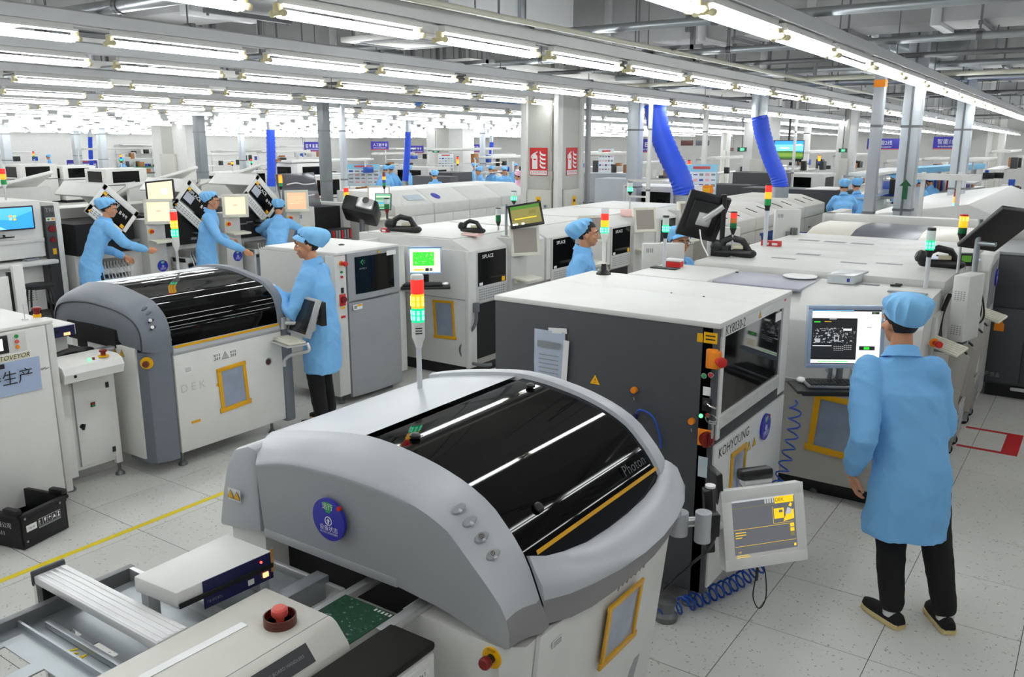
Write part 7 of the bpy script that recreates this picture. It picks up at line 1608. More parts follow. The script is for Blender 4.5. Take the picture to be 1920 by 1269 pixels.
mb = MB(); mb.box(-13.2, -11.85, 10.15, 11.45, .0, .1); put('plinth', mb, BLACK, T)
for (x, y, lab) in ((-11.55, 7.05, ''),): pass
T = thing('operator_terminal', 'pale operator terminal with lilac screen beside the black draped printer', 'terminal', (-11.5, 12.0, 0))
mb = MB(); mb.box(-12.2, -11.4, 11.75, 12.35, 0, 1.0, .01); mb.box(-12.0, -11.45, 11.8, 12.3, 1.0, 1.22, .01); put('cabinet', mb, PALE, T)
P = Vector((-11.35, 12.0, 1.42)); u = Vector((math.cos(R(45)), math.sin(R(45)), 0)); nh = Vector((math.sin(R(45)), -math.cos(R(45)), 0)); mp, fr = monitor(T, P, u, Zv, .42, .36, .03, CREAM, .05); Screen(fr, mat('screen_lilac', 'd9d4de', emit=.6)).done(mp, 'pale lilac screen')
mb = MB(); mb.obox((-11.25, 12.0, 1.0), (.3, .5, .03), (0, 0, 0), .01); put('keyboard_shelf', mb, CREAM, T); mb = MB(); mb.disc((-11.39, 11.9, 1.1), Y, Zv, .05, .03, 14); put('emergency_stop', mb, ORANGE, T)
T = thing('dome_printer', 'machine under a black cover with silver lens, before the white oven', 'machine', (-10.6, 11.2, 0))
mb = MB(); c = gy(678, 395, 11.3); M = Euler((R(-30), R(12), R(30))).to_matrix(); mb.obox(c, (.62, .55, .30), M, .05, 0); mb.obox(c + M @ Vector((.1, -.3, .02)), (.3, .1, .2), M, .03, 1); mb.tube([c + M @ Vector((.12, -.34, .04)), c + M @ Vector((.12, -.42, .04))], .06, 16, 2); put('black_cover', mb, [BLACK, ALU, CHROME], T, 'glossy black cover'); mb = MB(); mb.cyl((c.x, c.y, .0), (c.x, c.y, c.z), .05, n=12); mb.box(c.x-.25, c.x+.25, c.y-.2, c.y+.2, 0, .04, .01); put('pole', mb, DSTEEL, T)
q = gy(718, 378, 11.6); u = Vector((math.cos(R(30)), math.sin(R(30)), 0)); nh = Vector((math.sin(R(30)), -math.cos(R(30)), 0)); v = Zv*math.cos(R(15)) - nh*math.sin(R(15)) ; mp, fr = monitor(T, q, u, (v + u*-.2).normalized(), .30, .30, .012, BLACK, .04); sc = Screen(fr, mat('screen_mint', '6fae8c', emit=.6))
for i in range(6): sc.rect(.03, .1+.14*i, .97, .16+.14*i, [SC_DG, SC_LG, SC_BL, SC_LG, SC_DG, SC_CR][i])
sc.done(mp, 'green striped screen')
tower(T, (q.x-.05, q.y+.1, q.z+.15), .10, [GREEN, LAMPB, LITO, LAMPR], .03, .055, .012, .01, .02, house_m=BLACK, cap_m=BLACK)
t = thing('signal_lamp', 'green and clear lamp on a dark pole before the black draped printer', 'signal lamp', (-6.62, 7.12, 1.472))
q = Vector((-6.62, 7.12, 1.472)); mb = MB(); mb.lathe(q, [(.09, 0), (.09, .015), (.03, .03)], 16); put('base', mb, INKG, t); tower(t, q, .22, [LAMPG, CLEARP], .03, .055, .012, .002, .012, house_m=DRED, cap_m=BLACK, pole_m=CHAR2)
# ovens
def oven(label, xf, xb, y0, y1, zlow, ztop, n, body, hood, slots=True, text=None, handles=True):
    T = thing('reflow_oven', label, 'machine', ((xf+xb)/2, (y0+y1)/2, 0)); st = (y1-y0)/n
    for i in range(n):
        a, b = y0+st*i+.008, y0+st*(i+1)-.008
        mb = MB(); mb.prism([(xb, zlow), (xf, zlow), (xf, zlow+.22), (xf-.5, ztop), (xb, ztop)], 'y', a, b, 0, .012); h = put('hood_segment', mb, hood, T)
        if slots:
            mb = MB(); mb.obox((xf-.25, a+st*.3, (zlow+.22+ztop)/2+.004), (.22, .03, .01), (0, math.atan2(ztop-zlow-.22, .5), 0), .002); mb.obox((xf-.25, a+st*.7, (zlow+.22+ztop)/2+.004), (.22, .03, .01), (0, math.atan2(ztop-zlow-.22, .5), 0), .002); put('slot', mb, BLACK, h)
        for k in range(2):
            c, d = a + (b-a)*k/2 + .004, a + (b-a)*(k+1)/2 - .004
            mb = MB(); mb.box(xf-.02, xf+.004, c, d, .12, zlow-.012, .004); dr = put('door_panel', mb, body, T)
            if handles: mb = MB(); mb.box(xf+.004, xf+.014, (c+d)/2-.07, (c+d)/2+.07, zlow-.22, zlow-.19, .004); put('door_handle', mb, BLACK, dr)
    mb = MB(); mb.box(xb, xf-.02, y0, y1, .1, zlow); put('chassis', mb, body, T)
    mb = MB(); mb.box(xb+.1, xf-.1, y0+.1, y1-.1, 0, .1); put('plinth', mb, BLACK, T)
    return T
T = oven('long white oven with sloping hood and small black door handles', -11.5, -13.1, 12.6, 17.4, .95, 1.43, 4, WHITE, WHITE, slots=False)
mb = MB(); sl = Vector((.5, 0, -.26)).normalized(); nn = Vector((.26, 0, .5)).normalized(); mb.panel(Vector((-11.72, 13.4, 1.29)) + nn*.004, Y, -sl, .5, .2, .002, 0, 0); mb.lathe(Vector((-11.72, 14.1, 1.285)) + nn*.004, [(.11, 0), (.11, .006)], 20, 1, nn.to_track_quat('Z', 'Y').to_matrix().to_4x4()); scribble(mb, Vector((-11.66, 14.0, 1.2)) + nn*.01, Y, -sl, 7, .06, 2, 4, .8); scribble(mb, Vector((-11.66, 16.1, 1.2)) + nn*.01, Y, -sl, 7, .06, 2, 4, .8); put('hood_print', mb, [mat('pale_blue_label', 'b9c6cf', .6), BLUEP, INKB], T)
T = oven('beige oven with faceted hood and black slots under the curved blue duct', -5.0, -6.6, 13.2, 18.9, .92, 1.30, 4, BEIGE, mat('beige_hood', 'c9c6bd', .5))
# blue flexible ducts
def blue_duct(label, pts, r, grp=None):
    T = thing('extraction_duct', label, 'air duct', pts[-1]); P = smooth_line(pts, 10)
    mb = MB(); mb.tube(P, [r*(1 + (.05 if i % 2 else -.02)) for i in range(len(P))], 18); put('duct_hose', mb, DUCTB, T)
    mb = MB(); mb.cyl(P[-1] + Zv*.02, P[-1] - Zv*.18, r*1.05, n=18, m=0); put('duct_spigot', mb, STEEL, T)
    mb = MB(); mb.cyl(P[0] - Zv*.02, Vector((P[0].x, P[0].y, 5.0)), r*1.02, n=18, m=0); put('duct_spigot', mb, STEEL, T)
    return T
p = [gy(a, b, 14.2) for a, b in ((1228, 195), (1235, 240), (1254, 290), (1276, 335), (1284, 367))]; blue_duct('thick curved blue duct beside the steel post, reaching down to the second line', p, .185)
p = [gy(a, b, 16.5) for a, b in ((1424, 218), (1430, 250), (1444, 295), (1459, 330), (1463, 352))]; blue_duct('curved blue duct standing on the beige oven with a yellow tag', p, .15)
p = [gy(a, b, 17.5) for a, b in ((507, 242), (508, 280), (509, 320), (509, 350))]; blue_duct('straight blue duct behind the grey hood machine', p, .13)
p = [gy(a, b, 19.5) for a, b in ((765, 246), (764, 280), (762, 310), (760, 340))]; blue_duct('straight blue duct rising from the white oven', p, .09)
p = [gy(a, b, 24) for a, b in ((169, 256), (170, 290), (173, 330))]; blue_duct('blue duct at the far left before the purple boards', p, .10)
p = [gy(a, b, 42) for a, b in ((922, 266), (921, 280), (921, 294))]; blue_duct('tiny far blue duct between the pillars', p, .12)
# people of the third line
wl = Vector((-11.2, 6.3, 0)); person('worker in blue coat bending under the first raised lid', wl, R(-20), hip=(0, -.08, .88), lean=(.02, .24), hands=[((-.22, .40, .86), (0, .8, -.6)), ((.15, .62, .98), (.1, 1, -.1))], elbows=[(-.36, .1, 1.02), (.32, .32, 1.10)], head_dir=(.45, .9, -.25), cap='bouffant', detail=1, height=1.66, seed=3.3)
wl = Vector((-11.15, 8.0, 0)); person('worker in blue coat reaching right beside the tan screen, seen from the side', wl, R(-48), hip=(0, 0, .88), lean=(0, .1), hands=[((-.2, .3, .95), (0, 1, -.2)), ((.16, .58, .84), (.05, .8, -.5))], elbows=[(-.3, .05, 1.05), (.33, .28, 1.02)], head_dir=(.2, 1, -.15), cap='bouffant', detail=1, height=1.68, seed=5.7)
wl = Vector((-11.35, 9.55, 0)); person('worker in blue coat hidden behind the third raised lid, bending low', wl, R(40), hip=(0, -.25, .66), lean=(0, .40), hands=[((-.22, .5, .8), (0, .8, -.6)), ((.2, .5, .8), (0, .8, -.6))], elbows=[(-.34, .2, .98), (.34, .2, .98)], head_dir=(0, 1, -.6), cap='bouffant', detail=1, height=1.64, seed=7.7)
# ---------------------------------------------------------------- pillars, posts and the far hall
T = thing('pillar', 'white square pillar with two red fire extinguisher signs and meter cabinets', 'pillar', (-8.3, 13.4, 0))
yc = 13.0; xc = gy(1046, 330, yc).x; xa = gy(976, 330, yc).x; yd = gx(1094, 330, xc).y
mb = MB(); mb.box(xa+.05, xc-.05, yc+.05, yd-.05, 0, 5.0); put('core', mb, mat('grey_green_panel', 'b9bab2', .5), T)
w = xc-xa
mb = MB(); mb.box(xa, xa+.16*w, yc, yc+.15, 0, 5.0, .01); put('corner_casing', mb, WHITE, T)
mb = MB(); mb.box(xc-.12*w, xc, yc, yc+.16, 0, 5.0, .01); put('corner_casing', mb, WHITE, T)
mb = MB(); mb.box(xc-.12, xc, yd-.1, yd, 0, 5.0, .01); put('corner_casing', mb, WHITE, T)
mb = MB(); mb.cyl((xc-.2*w, yc+.02, .5), (xc-.2*w, yc+.02, 5.0), .025, n=10); mb.box(xc-.24*w, xc-.14*w, yc-.02, yc+.05, 1.75, 1.9, .006); put('conduit', mb, BEIGE, T)
def fire_sign(c, u, wd, ht):
    u = Vector(u); n = u.cross(Zv); mb = MB(); c = Vector(c); mb.panel(c, u, Zv, wd, ht, .006, 0, 0); k = c + n*.0065
    mb.panel(c + n*.006 - Zv*ht*.40, u, Zv, wd*.94, ht*.16, .0008, 0, 1); mb.text('此处有消防设施', k + n*.0008 - Zv*ht*.40, u, Zv, wd*.125, 0)
    def pl(pts): mb.poly([k + u*(a*wd) + Zv*(b*ht) for a, b in pts], 1)
    pl([(-.36, -.27), (-.06, -.27), (-.06, .17), (-.10, .24), (-.32, .24), (-.36, .17)]); pl([(-.27, .24), (-.15, .24), (-.15, .30), (-.27, .30)]); pl([(-.27, .30), (-.06, .38), (-.04, .34), (-.18, .29)]); pl([(-.27, .31), (-.42, .22), (-.44, .12), (-.40, .12), (-.38, .2), (-.24, .27)])
    mb.panel(k + u*(-.21*wd) + Zv*(.08*ht) + n*.0004, u, Zv, wd*.16, ht*.05, .0004, 0, 0)
    for j in range(4):
        b = -.22 + .15*j; pl([(.06, b+.08), (.12, b+.01), (.22, b-.02), (.34, b-.03), (.40, b-.02), (.40, b+.05), (.34, b+.03), (.22, b+.05), (.14, b+.09), (.10, b+.17)])
    return put('fire_sign', mb, [mat('sign_red', 'c8201f', .5), INKW], T, 'red sign with white extinguisher and flames')
a, b = gy(991, 304, yc), gy(1024, 304, yc); zt_, zb_ = gy(1008, 277, yc).z, gy(1008, 329, yc).z
fire_sign(((a.x+b.x)/2, yc+.045, (zt_+zb_)/2), X, b.x-a.x, zt_-zb_)
a, b = gx(1066, 304, xc), gx(1086, 304, xc); fire_sign((xc-.045, (a.y+b.y)/2, (zt_+zb_)/2), Y, b.y-a.y, zt_-zb_)
for (o, u, wd) in ((Vector(((xa+xc)/2+.02, yc+.02, 0)), X, .62*w), (Vector((xc-.02, (yc+yd)/2+.05, 0)), Y, .7*(yd-yc))):
    n = Vector(u).cross(Zv); mb = MB(); mb.panel(o + Zv*1.0, u, Zv, wd, 1.16, .06, .008, 0); cb = put('meter_cabinet', mb, mat('cabinet_grey', 'c3c3ba', .5), T)
    mb = MB(); mb.panel(o + n*.062 + Zv*1.36, u, Zv, wd*.2, .20, .002, 0, 0); mb.panel(o + n*.0645 + Zv*1.38, u, Zv, wd*.1, .05, .001, 0, 1); put('yellow_label', mb, [YEL, INK], cb); mb = MB(); mb.disc(o + n*.062 + Vector(u)*wd*.32 + Zv*1.3, u, Zv, .025, .03, 12); put('lock', mb, CHROME, cb)
mb = MB(); mb.box(xc+.02, xc+.09, yd+.0, yd+.1, 0, 5.0, .01); put('grey_post', mb, MIDG, T)
def pillar(px0, px1, y, label, side=.6):
    a, b = gy(px0, 300, y).x, gy(px1, 300, y).x; T = thing('pillar', label, 'pillar', ((a+b)/2, y+(b-a)/5, 0)); mb = MB(); mb.box(a, b, y, y+(b-a)*.4, 0, 5.0, .02); put('shaft', mb, WALLM, T)
    mb = MB(); mb.box(lerp(a, b, .3), lerp(a, b, .62), y-.02, y, 0, 5.0, .005); put('recess_panel', mb, mat('grey_green_panel', 'b9bab2', .5), T)
    mb = MB(); mb.box(lerp(a, b, .28), lerp(a, b, .7), y-.12, y-.01, .3, 1.9, .01); put('meter_cabinet', mb, mat('cabinet_grey', 'c3c3ba', .5), T)
    return T
pillar(288, 352, 19, 'wide white pillar behind the third line, left of the grey post'); pillar(800, 868, 27, 'white pillar behind the long white oven'); pillar(1392, 1452, 24, 'white pillar behind the curved blue duct on the beige oven'); pillar(1566, 1602, 26, 'white pillar beside the green exit sign at the right')
pillar(1350, 1366, 38, 'narrow far white pillar behind the notice board')
pillar(1846, 1880, 44, 'far beige pillar at the right end of the hall')
def post(px, w, y, label, m=STEEL, zb=0.0, zt_=5.0, double=False, tag=None):
    c = gy(px, 300, y); ww = w*c.length/1650
    T = thing('steel_post', label, 'post', (c.x, y, zb)); mb = MB(); mb.box(c.x-ww/2, c.x+ww/2, y-ww/2, y+ww/2, zb, zt_, .004); put('post_tube', mb, m, T)
    if double: mb = MB(); mb.box(c.x-ww*.06, c.x+ww*.06, y-ww/2-.012, y-ww/2, zb, zt_); put('post_seam', mb, DSTEEL, T)
    for z in (1.6, 2.6):
        if z > zb: mb = MB(); mb.box(c.x-ww*.53, c.x+ww*.53, y-ww*.53, y+ww*.53, z, z+.03); put('post_band', mb, DSTEEL, T)
    if tag:
        mb = MB(); mb.box(c.x-ww*.53, c.x+ww*.53, y-ww*.53, y+ww*.53, tag[0], tag[1]); put('tag', mb, tag[2], T, 'coloured band on the post')
    return T
G = mat('grey_painted_steel', '7f8589', .45, .3); LT = mat('light_galvanised', 'c9d0d6', .35, .5)
post(378, 15, 14, 'dark grey post right of the wide white pillar', G); post(610, 16, 12.5, 'dark grey post right of the grey hood machine', G); post(644, 9, 13.2, 'thin pale post beside the dark grey post', LT); post(1190, 22, 14.2, 'pale steel post left of the thick curved blue duct', LT); post(1217, 6, 13.4, 'thin white pole left of the thick curved blue duct', WHITE)
post(1638, 17, 10.9, 'slim grey steel post with an orange band at its top, right side', mat('post_grey', 'a9adb3', .4, .4), tag=(3.05, 3.13, ORANGE)); PST = post(1703, 28, 11.6, 'thick silver steel post with green arrow, right side', LT, double=True, tag=(1.35, 1.45, YEL)); post(1800, 24, 17, 'silver steel post farthest right', LT, double=True)
post(905, 8, 24, 'thin pale post beside the far white pillar', LT); post(455, 9, 22, 'thin post between the far left blue duct and pillar', LT); post(14, 12, 17, 'steel post at the far left edge', LT); post(146, 10, 23, 'pale post left of the far left blue duct', LT); post(194, 11, 20, 'pale post right of the far left blue duct', LT); post(1510, 10, 30, 'thin far white post beside the hanging television', WALLM); post(52, 9, 26, 'copper coloured post at the far left', mat('copper_tint', 'c2a595', .4, .5)); post(1320, 8, 20, 'white pole behind the notice board', WHITE); post(1488, 4, 22, 'thin white pole in front of the hanging television', WHITE)
c = gy(1697, 355, 11.4); mb = MB(); mb.poly([(c.x+a, c.y, c.z+b) for a, b in ((-.03, -.12), (.03, -.12), (.03, .04), (.07, .04), (0, .12), (-.07, .04), (-.03, .04))]); ORG = Vector(PST.location); put('arrow_sign', mb, mat('dark_green_sign', '1d5a33', .5), PST, 'green up arrow')
# hanging banners and signs
PUR = mat('purple_banner', '3a35a0', .6)
def banner(px, py, w, h, y, txt, label, sub=True, m=PUR, red=True):
    c = gy(px, py, y); s = c.length/1609; ww, hh = w*s, h*s; mb = MB(); u = Vector((math.cos(R(34)), math.sin(R(34)), 0)); n = u.cross(Zv)
    mb.panel(c, u, Zv, ww, hh, .02, .002, 0)
    k = c + n*.021
    if txt == '人工': mb.text(txt, k + Zv*hh*.08 - u*ww*.2, u, Zv, hh*.4, 1); scribble(mb, k + Zv*hh*.08 + u*ww*.2, u, Zv, 3, hh*.34, 1, 5)
    elif isinstance(txt, str) and txt: mb.text(txt, k + Zv*hh*.08, u, Zv, hh*.46, 1)
    elif txt: scribble(mb, k + Zv*hh*.08, u, Zv, txt, hh*.34, 1, txt)
    if sub: scribble(mb, k - Zv*hh*.27, u, Zv, 14, hh*.12, 1, 9, .9)
    if red: mb.panel(c + n*.02 - Zv*hh*.46, u, Zv, ww, hh*.09, .001, 0, 2)
    for a in (-.45, .45): mb.tube([c + u*ww*a + Zv*hh*.48 + n*.01, c + u*ww*a + Zv*(5.0-c.z) + n*.01], .006, 5, 3)
    return solo('hanging_sign', mb, [m, INKW, mat('banner_red', 'c65a62', .6), DSTEEL], label, 'sign')
banner(1656, 270, 54, 18, 24, '智能2线', 'purple hanging sign behind the slim grey post, right side'); banner(1775, 268, 44, 20, 24, '智能1线', 'purple hanging sign behind the farthest silver post'); banner(588, 275, 34, 17, 28, 5, 'purple hanging sign behind the dark grey post'); banner(712, 273, 32, 15, 30, '人工', 'purple hanging sign left of the blue duct on the white oven'); banner(782, 280, 24, 13, 32, 4, 'purple hanging sign right of the blue duct on the white oven'); banner(1208, 273, 16, 24, 27, 2, 'small purple sign behind the thick curved blue duct'); banner(893, 278, 15, 14, 33, 2, 'small purple sign beside the thin pale post')
banner(1288, 268, 22, 9, 34, '', 'small maroon hanging sign above the notice board', False, mat('maroon_sign', '54302c', .6), False); banner(1317, 268, 24, 9, 34, '', 'grey hanging sign above the notice board', False, mat('slate_sign', '5c5c66', .6), False); banner(1367, 280, 16, 6, 40, '', 'tiny brown sign on the far wall', False, mat('brown_sign', '7a5a55', .6), False)
EX = mat('exit_green', (.02, .5, .2, 1), emit=.6)
for i, (px, py, w, y, lab) in enumerate(((1391, 280, 16, 23.8, 'green exit sign on the white pillar'), (1580, 282, 14, 25.8, 'dark green exit sign right of the television'), (817, 283, 12, 26.8, 'green exit sign on the pillar behind the white oven'), (234, 288, 12, 34, 'small green exit sign at the far left wall'), (569, 289, 8, 34, 'tiny green exit sign under the purple sign'))):
    c = gy(px, py, y); s = c.length/1609; mb = MB(); u = Vector((math.cos(R(34)), math.sin(R(34)), 0)); n = u.cross(Zv); mb.panel(c, u, Zv, w*s, w*s*.46, .03, .003, 0); mb.panel(c + n*.03, u, Zv, w*s*.5, w*s*.34, .001, 0, 1); mb.panel(c + n*.0311 - u*w*s*.05, u, Zv, w*s*.1, w*s*.22, .001, 0, 2); mb.panel(c + n*.0311 + u*w*s*.1, u, Zv, w*s*.14, w*s*.05, .001, 0, 2); mb.tube([c + Zv*.05, c + Zv*(5-c.z)], .01, 5, 0); solo('exit_sign', mb, [CHAR2, EX, INKW], lab, 'sign')
T = thing('television', 'hanging television with a blue sky and green field picture', 'television', tuple(gy(1479, 281, 22.5)))
c = gy(1479, 281, 22.5); s = c.length/1609; u = Vector((math.cos(R(34)), math.sin(R(34)), 0)); n = u.cross(Zv); mb = MB(); mb.panel(c - n*.08, u, Zv, 53*s, 33*s, .08, .01); mb.tube([c - n*.04, c - n*.04 + Zv*(5-c.z)], .03, 8); mn = put('housing', mb, BLACK, T)
sc = Screen((c + n*.001, u, Zv, n, 50*s, 30*s), SC_BL); sc.rect(0, .45, 1, .8, SC_LB); sc.poly([(0, 0), (1, 0), (1, .38), (.5, .46), (0, .42)], SC_DG); sc.poly([(0, .12), (1, .12), (1, .3), (0, .34)], mat('screen_field', '6c8a34', emit=.6)); sc.poly([(.15, .62), (.4, .66), (.55, .6), (.3, .56)], SC_W); sc.poly([(.7, .8), (.92, .84), (.95, .76), (.78, .74)], SC_W); sc.done(mn, 'sky and field picture')
def board(px, py, w, h, y, label, base=SKYB, seed=1):
    c = gy(px, py, y); s = c.length/1609; u = Vector((math.cos(R(34)), math.sin(R(34)), 0)); n = u.cross(Zv); rg = random.Random(seed); T = thing('notice_board', label, 'notice board', (c.x, c.y, 0)); ww, hh = w*s, h*s
    mb = MB(); mb.panel(c, u, Zv, ww, hh, .03, .004, 0); mb.panel(c + n*.03 - Zv*hh*.1, u, Zv, ww*.94, hh*.74, .001, 0, 1); mb.panel(c + n*.0315 + Zv*hh*.40, u, Zv, ww*.55, hh*.09, .001, 0, 2)
    for i in range(5):
        for j in range(4): mb.panel(c + n*.0315 + u*ww*(-.38+.19*i) + Zv*hh*(.18-.17*j), u, Zv, ww*.13, hh*.09*rg.uniform(.3, 1), .001, 0, rg.choice((3, 4, 4, 5)))
    put('board_face', mb, [base, mat('board_white', 'dfe8ee', .6), mat('board_red', 'cf5a5a', .6), INKB, INKG, mat('board_pink', 'e3a8b8', .6)], T)
    mb = MB()
    for a in (-.45, .45): mb.tube([c + u*ww*a - n*.02 + Zv*hh*.5, Vector((c.x, c.y, 0)) + u*ww*a - n*.02], .02, 8)
    put('stand', mb, ALU, T); return T
T = board(1314, 338, 56, 56, 17.6, 'pale blue notice board with many sheets beside the thick curved blue duct'); c = gy(1322, 355, 17.55); u = Vector((math.cos(R(34)), math.sin(R(34)), 0)); mb = MB(); ORG = Vector(T.location); mb.panel(c, u, Zv, .32, .17, .04, 0, 0); mb.panel(c + u.cross(Zv)*.04 - Zv*.02, u, Zv, .2, .09, .002, 0, 1); put('orange_sheet', mb, [ORANGE, YEL], T)
board(682, 328, 60, 38, 22, 'pale blue notice board behind the black draped printer', seed=2); board(1136, 302, 28, 44, 24, 'white and pink notice board right of the red signs', mat('board_white', 'dfe8ee', .6), seed=3); board(836, 302, 28, 26, 26.6, 'white notice board on the pillar behind the white oven', mat('board_white', 'dfe8ee', .6), seed=4)
board(155, 315, 50, 26, 25, 'purple board standing behind the far left blue duct', PUR, seed=5)
# ------------------- generic far equipment: benches, cabinets, people
def bench(px, y, label, seed, L=2.6, H=1.9, dark=False, z0=.8):
    rg = random.Random(seed); c = gy(px, 300, y); x = c.x
    T = thing('work_bench', label, 'workbench', (x, y, 0))
    mb = MB(); mb.box(x-.4, x+.4, y-L/2, y+L/2, z0-.04, z0, .006); put('tabletop', mb, rg.choice([OFFW, WHITE, TEAL]) if not dark else CHAR2, T)
    mb = MB()
    for sx in (-.36, .36):
        for sy in (-L/2+.05, L/2-.05): mb.box(x+sx-.02, x+sx+.02, y+sy-.02, y+sy+.02, 0, H if sx < 0 else z0)
    mb.box(x-.38, x-.34, y-L/2, y+L/2, H-.05, H); mb.box(x-.38, x+.1, y-L/2, y+L/2, H*.74, H*.74+.03); put('frame', mb, ALU, T)
    mb = MB(); mb.box(x-.3, x+.2, y-L/2+.2, y+L/2-.2, H-.02, H+.05, .008); put('lamp_hood', mb, WHITE, T)
    mb = MB()
    for i in range(12):
        a, b = rg.uniform(x-.3, x+.3), rg.uniform(y-L/2+.1, y+L/2-.3); zz = rg.choice((z0, z0, H*.74+.03)); mb.box(a, a+rg.uniform(.08, .25), b, b+rg.uniform(.08, .35), zz, zz+rg.uniform(.06, .35), .004, rg.randrange(6))
    put('clutter', mb, [CHAR2, OFFW, HOSEB, PAPER, WOODC, BLACK], T, kind='stuff')
    return T
def cabinet(px, y, label, w, d, h, m, win=True, twr=None, seed=0):
    c = gy(px, 300, y); x = c.x; T = thing('far_machine', label, 'machine', (x, y, 0))
    mb = MB(); mb.box(x-w/2, x+w/2, y-d/2, y+d/2, .1, h, .015); put('cabinet', mb, m, T)
    mb = MB(); mb.box(x-w/2-.01, x+w/2+.01, y-d/2-.01, y+d/2+.01, h*.62, h*.635); put('joint_line', mb, CHAR2, T)
    if win:
        mb = MB(); mb.box(x+w/2, x+w/2+.01, y-d*.35, y+d*.3, h*.68, h*.94); mb.box(x-w*.35, x+w*.3, y-d/2-.01, y-d/2, h*.68, h*.94); put('window', mb, GLASSD, T)
    mb = MB(); mb.box(x-w*.45, x+w*.45, y-d*.45, y+d*.45, 0, .1); put('plinth', mb, BLACK, T)
    if twr: tower(T, (x+w*.3, y, h), .22, twr, .035, .07, .012, .01, .02, house_m=BLACK)
    return T
bl = [(30, 22, 'white'), (90, 26, 'pale'), (230, 24, 'cluttered'), (260, 30, 'long'), (420, 24, 'narrow'), (470, 28, 'bright'), (540, 23, 'green topped'), (575, 30, 'far white'), (620, 20, 'near white'), (740, 26, 'busy'), (775, 32, 'far busy'), (880, 26, 'worker filled'), (935, 30, 'crowded'), (960, 24, 'railed'), (1110, 27, 'plain'), (1160, 21, 'framed'), (1240, 24, 'steel framed'), (1370, 27, 'dark topped'), (1490, 33, 'carton stacked'), (1530, 27, 'brown topped'), (1660, 20, 'rack like'), (1700, 26, 'blue shelved'), (1840, 24, 'white framed'), (1890, 32, 'far right'), (1760, 34, 'distant pale'), (1600, 34, 'distant grey')]
for i, (px, y, nm) in enumerate(bl):
    bench(px, y, 'far %s workbench, %s from the left edge of the hall view' % (nm, ordinal(i+1)), 100+i, L=2.4 + (i % 3)*.8, H=1.75 + (i % 4)*.1, dark=(i % 5 == 2))
cb = [(55, 17, 'pale machine with lamp tower at the far left', 1.2, 1.4, 1.5, OFFW, [GREEN, LITO, LITR]), (130, 18.5, 'white machine before the purple board', 1.3, 1.3, 1.4, WHITE, None), (215, 17, 'white machine with red and green tower left of the wide pillar', 1.3, 1.5, 1.45, OFFW, [LITG, LAMPB, LITO]), (420, 17.5, 'white machine with yellow lamp behind the second raised lid', 1.3, 1.4, 1.42, OFFW, [LITY]), (460, 19, 'white machine with tall red tower before the straight blue duct', 1.0, 1.2, 1.4, PALE, [LITG, LITR, BLACK]), (560, 19, 'white cabinet behind the grey hood', 1.4, 1.4, 1.7, WHITE, None), (590, 16, 'pale machine with orange lamp behind the dark grey post', 1.0, 1.2, 1.5, PALE, [GREEN, LITO]), (790, 23, 'low grey cabinet with black top behind the white oven', 1.6, 1.2, 1.5, PALE, None), (845, 21, 'dark machine with yellow lamp tower behind the white oven', .9, 1.0, 1.45, CHAR2, [LITY, LITO, LITR]), (815, 19.5, 'dark panel behind a blue capped worker', 1.4, .4, 1.4, CHAR, None), (1125, 17, 'grey perforated cabinet right of the red signs', 1.6, .6, 1.72, mat('grey_mesh_panel', '9aa0a6', .5, .3), None), (1165, 16.2, 'pale grey cabinet beside the pale steel post', .9, .6, 1.66, mat('grey_mesh_panel2', 'b3b8be', .5), None), (1245, 14.9, 'white upright box with dark lamp tower left of the thick blue duct', 1.2, .9, 1.62, WHITE, [LITG, LITR, BLACK]), (1270, 19, 'white machine with orange lamp behind the thick blue duct', 1.0, 1.0, 1.5, OFFW, [GREEN, LITO, LITR]), (1375, 21, 'low black cabinet beside the white pillar', 1.2, .8, 1.35, CHAR2, None), (1432, 22, 'black cabinet before the white pillar', 1.3, .8, 1.62, CHAR2, None), (1500, 20.5, 'long dark cabinet behind the beige oven', 2.4, .9, 1.33, CHAR2, None), (1502, 24, 'white machine with amber lamp under the television', 1.6, 1.2, 1.55, OFFW, [LAMPB, LITY, LITO]), (1470, 26, 'white machine with yellow lamp left of the television foot', 1.2, 1.2, 1.6, WHITE, [GREEN, LITY, LITR]), (1556, 20.8, 'pale machine end beside the two far workers', .7, 1.2, 1.34, OFFW, None), (1660, 13.6, 'dark benchtop machine behind the long pale bar', 1.0, .9, 1.08, CHAR2, None)]
for px, y, lab, w, d, h, m, tw in cb: cabinet(px, y, lab, w, d, h, m, win=(m in (OFFW, PALE, WHITE)), twr=tw)
T = cabinet(1790, 14.2, 'dark sided white topped machine with four colour lamp tower, right side', 1.7, 2.6, 1.36, CHAR2, False)
ORG = Vector(T.location); cx_ = gy(1790, 300, 14.2).x
mb = MB(); mb.prism([(cx_-.9, 1.36), (cx_+.9, 1.36), (cx_+.9, 1.42), (cx_+.4, 1.62), (cx_-.9, 1.42)], 'y', 12.9, 18.5, 0, .01); put('white_cover', mb, WHITE, T, 'long white sloping cover')
q = gy(1814, 385, 12.9); tower(T, (cx_+.25, 12.95, 1.40), .03, [(LITG, LITC), (LITB, LITC), LITO, LAMPR], .04, .085, .02, .01, .02, house_m=BLACK, cap_m=BLACK); mb = MB(); mb.panel((cx_+.3, 12.88, 1.28), X, Zv, .34, .3, .01, .004, 0); put('paper_panel', mb, CREAM, T)
T = thing('safety_frame', 'white aluminium safety frame with mesh door beside the thick silver post', 'frame', (gy(1735, 350, 12.6).x, 12.6, 0))
a, b = gy(1706, 330, 12.5), gy(1800, 330, 12.5); mb = MB()
for x in (a.x, lerp(a.x, b.x, .28), b.x): mb.box(x-.025, x+.025, 12.48, 12.53, 0, gy(1720, 322, 12.5).z)
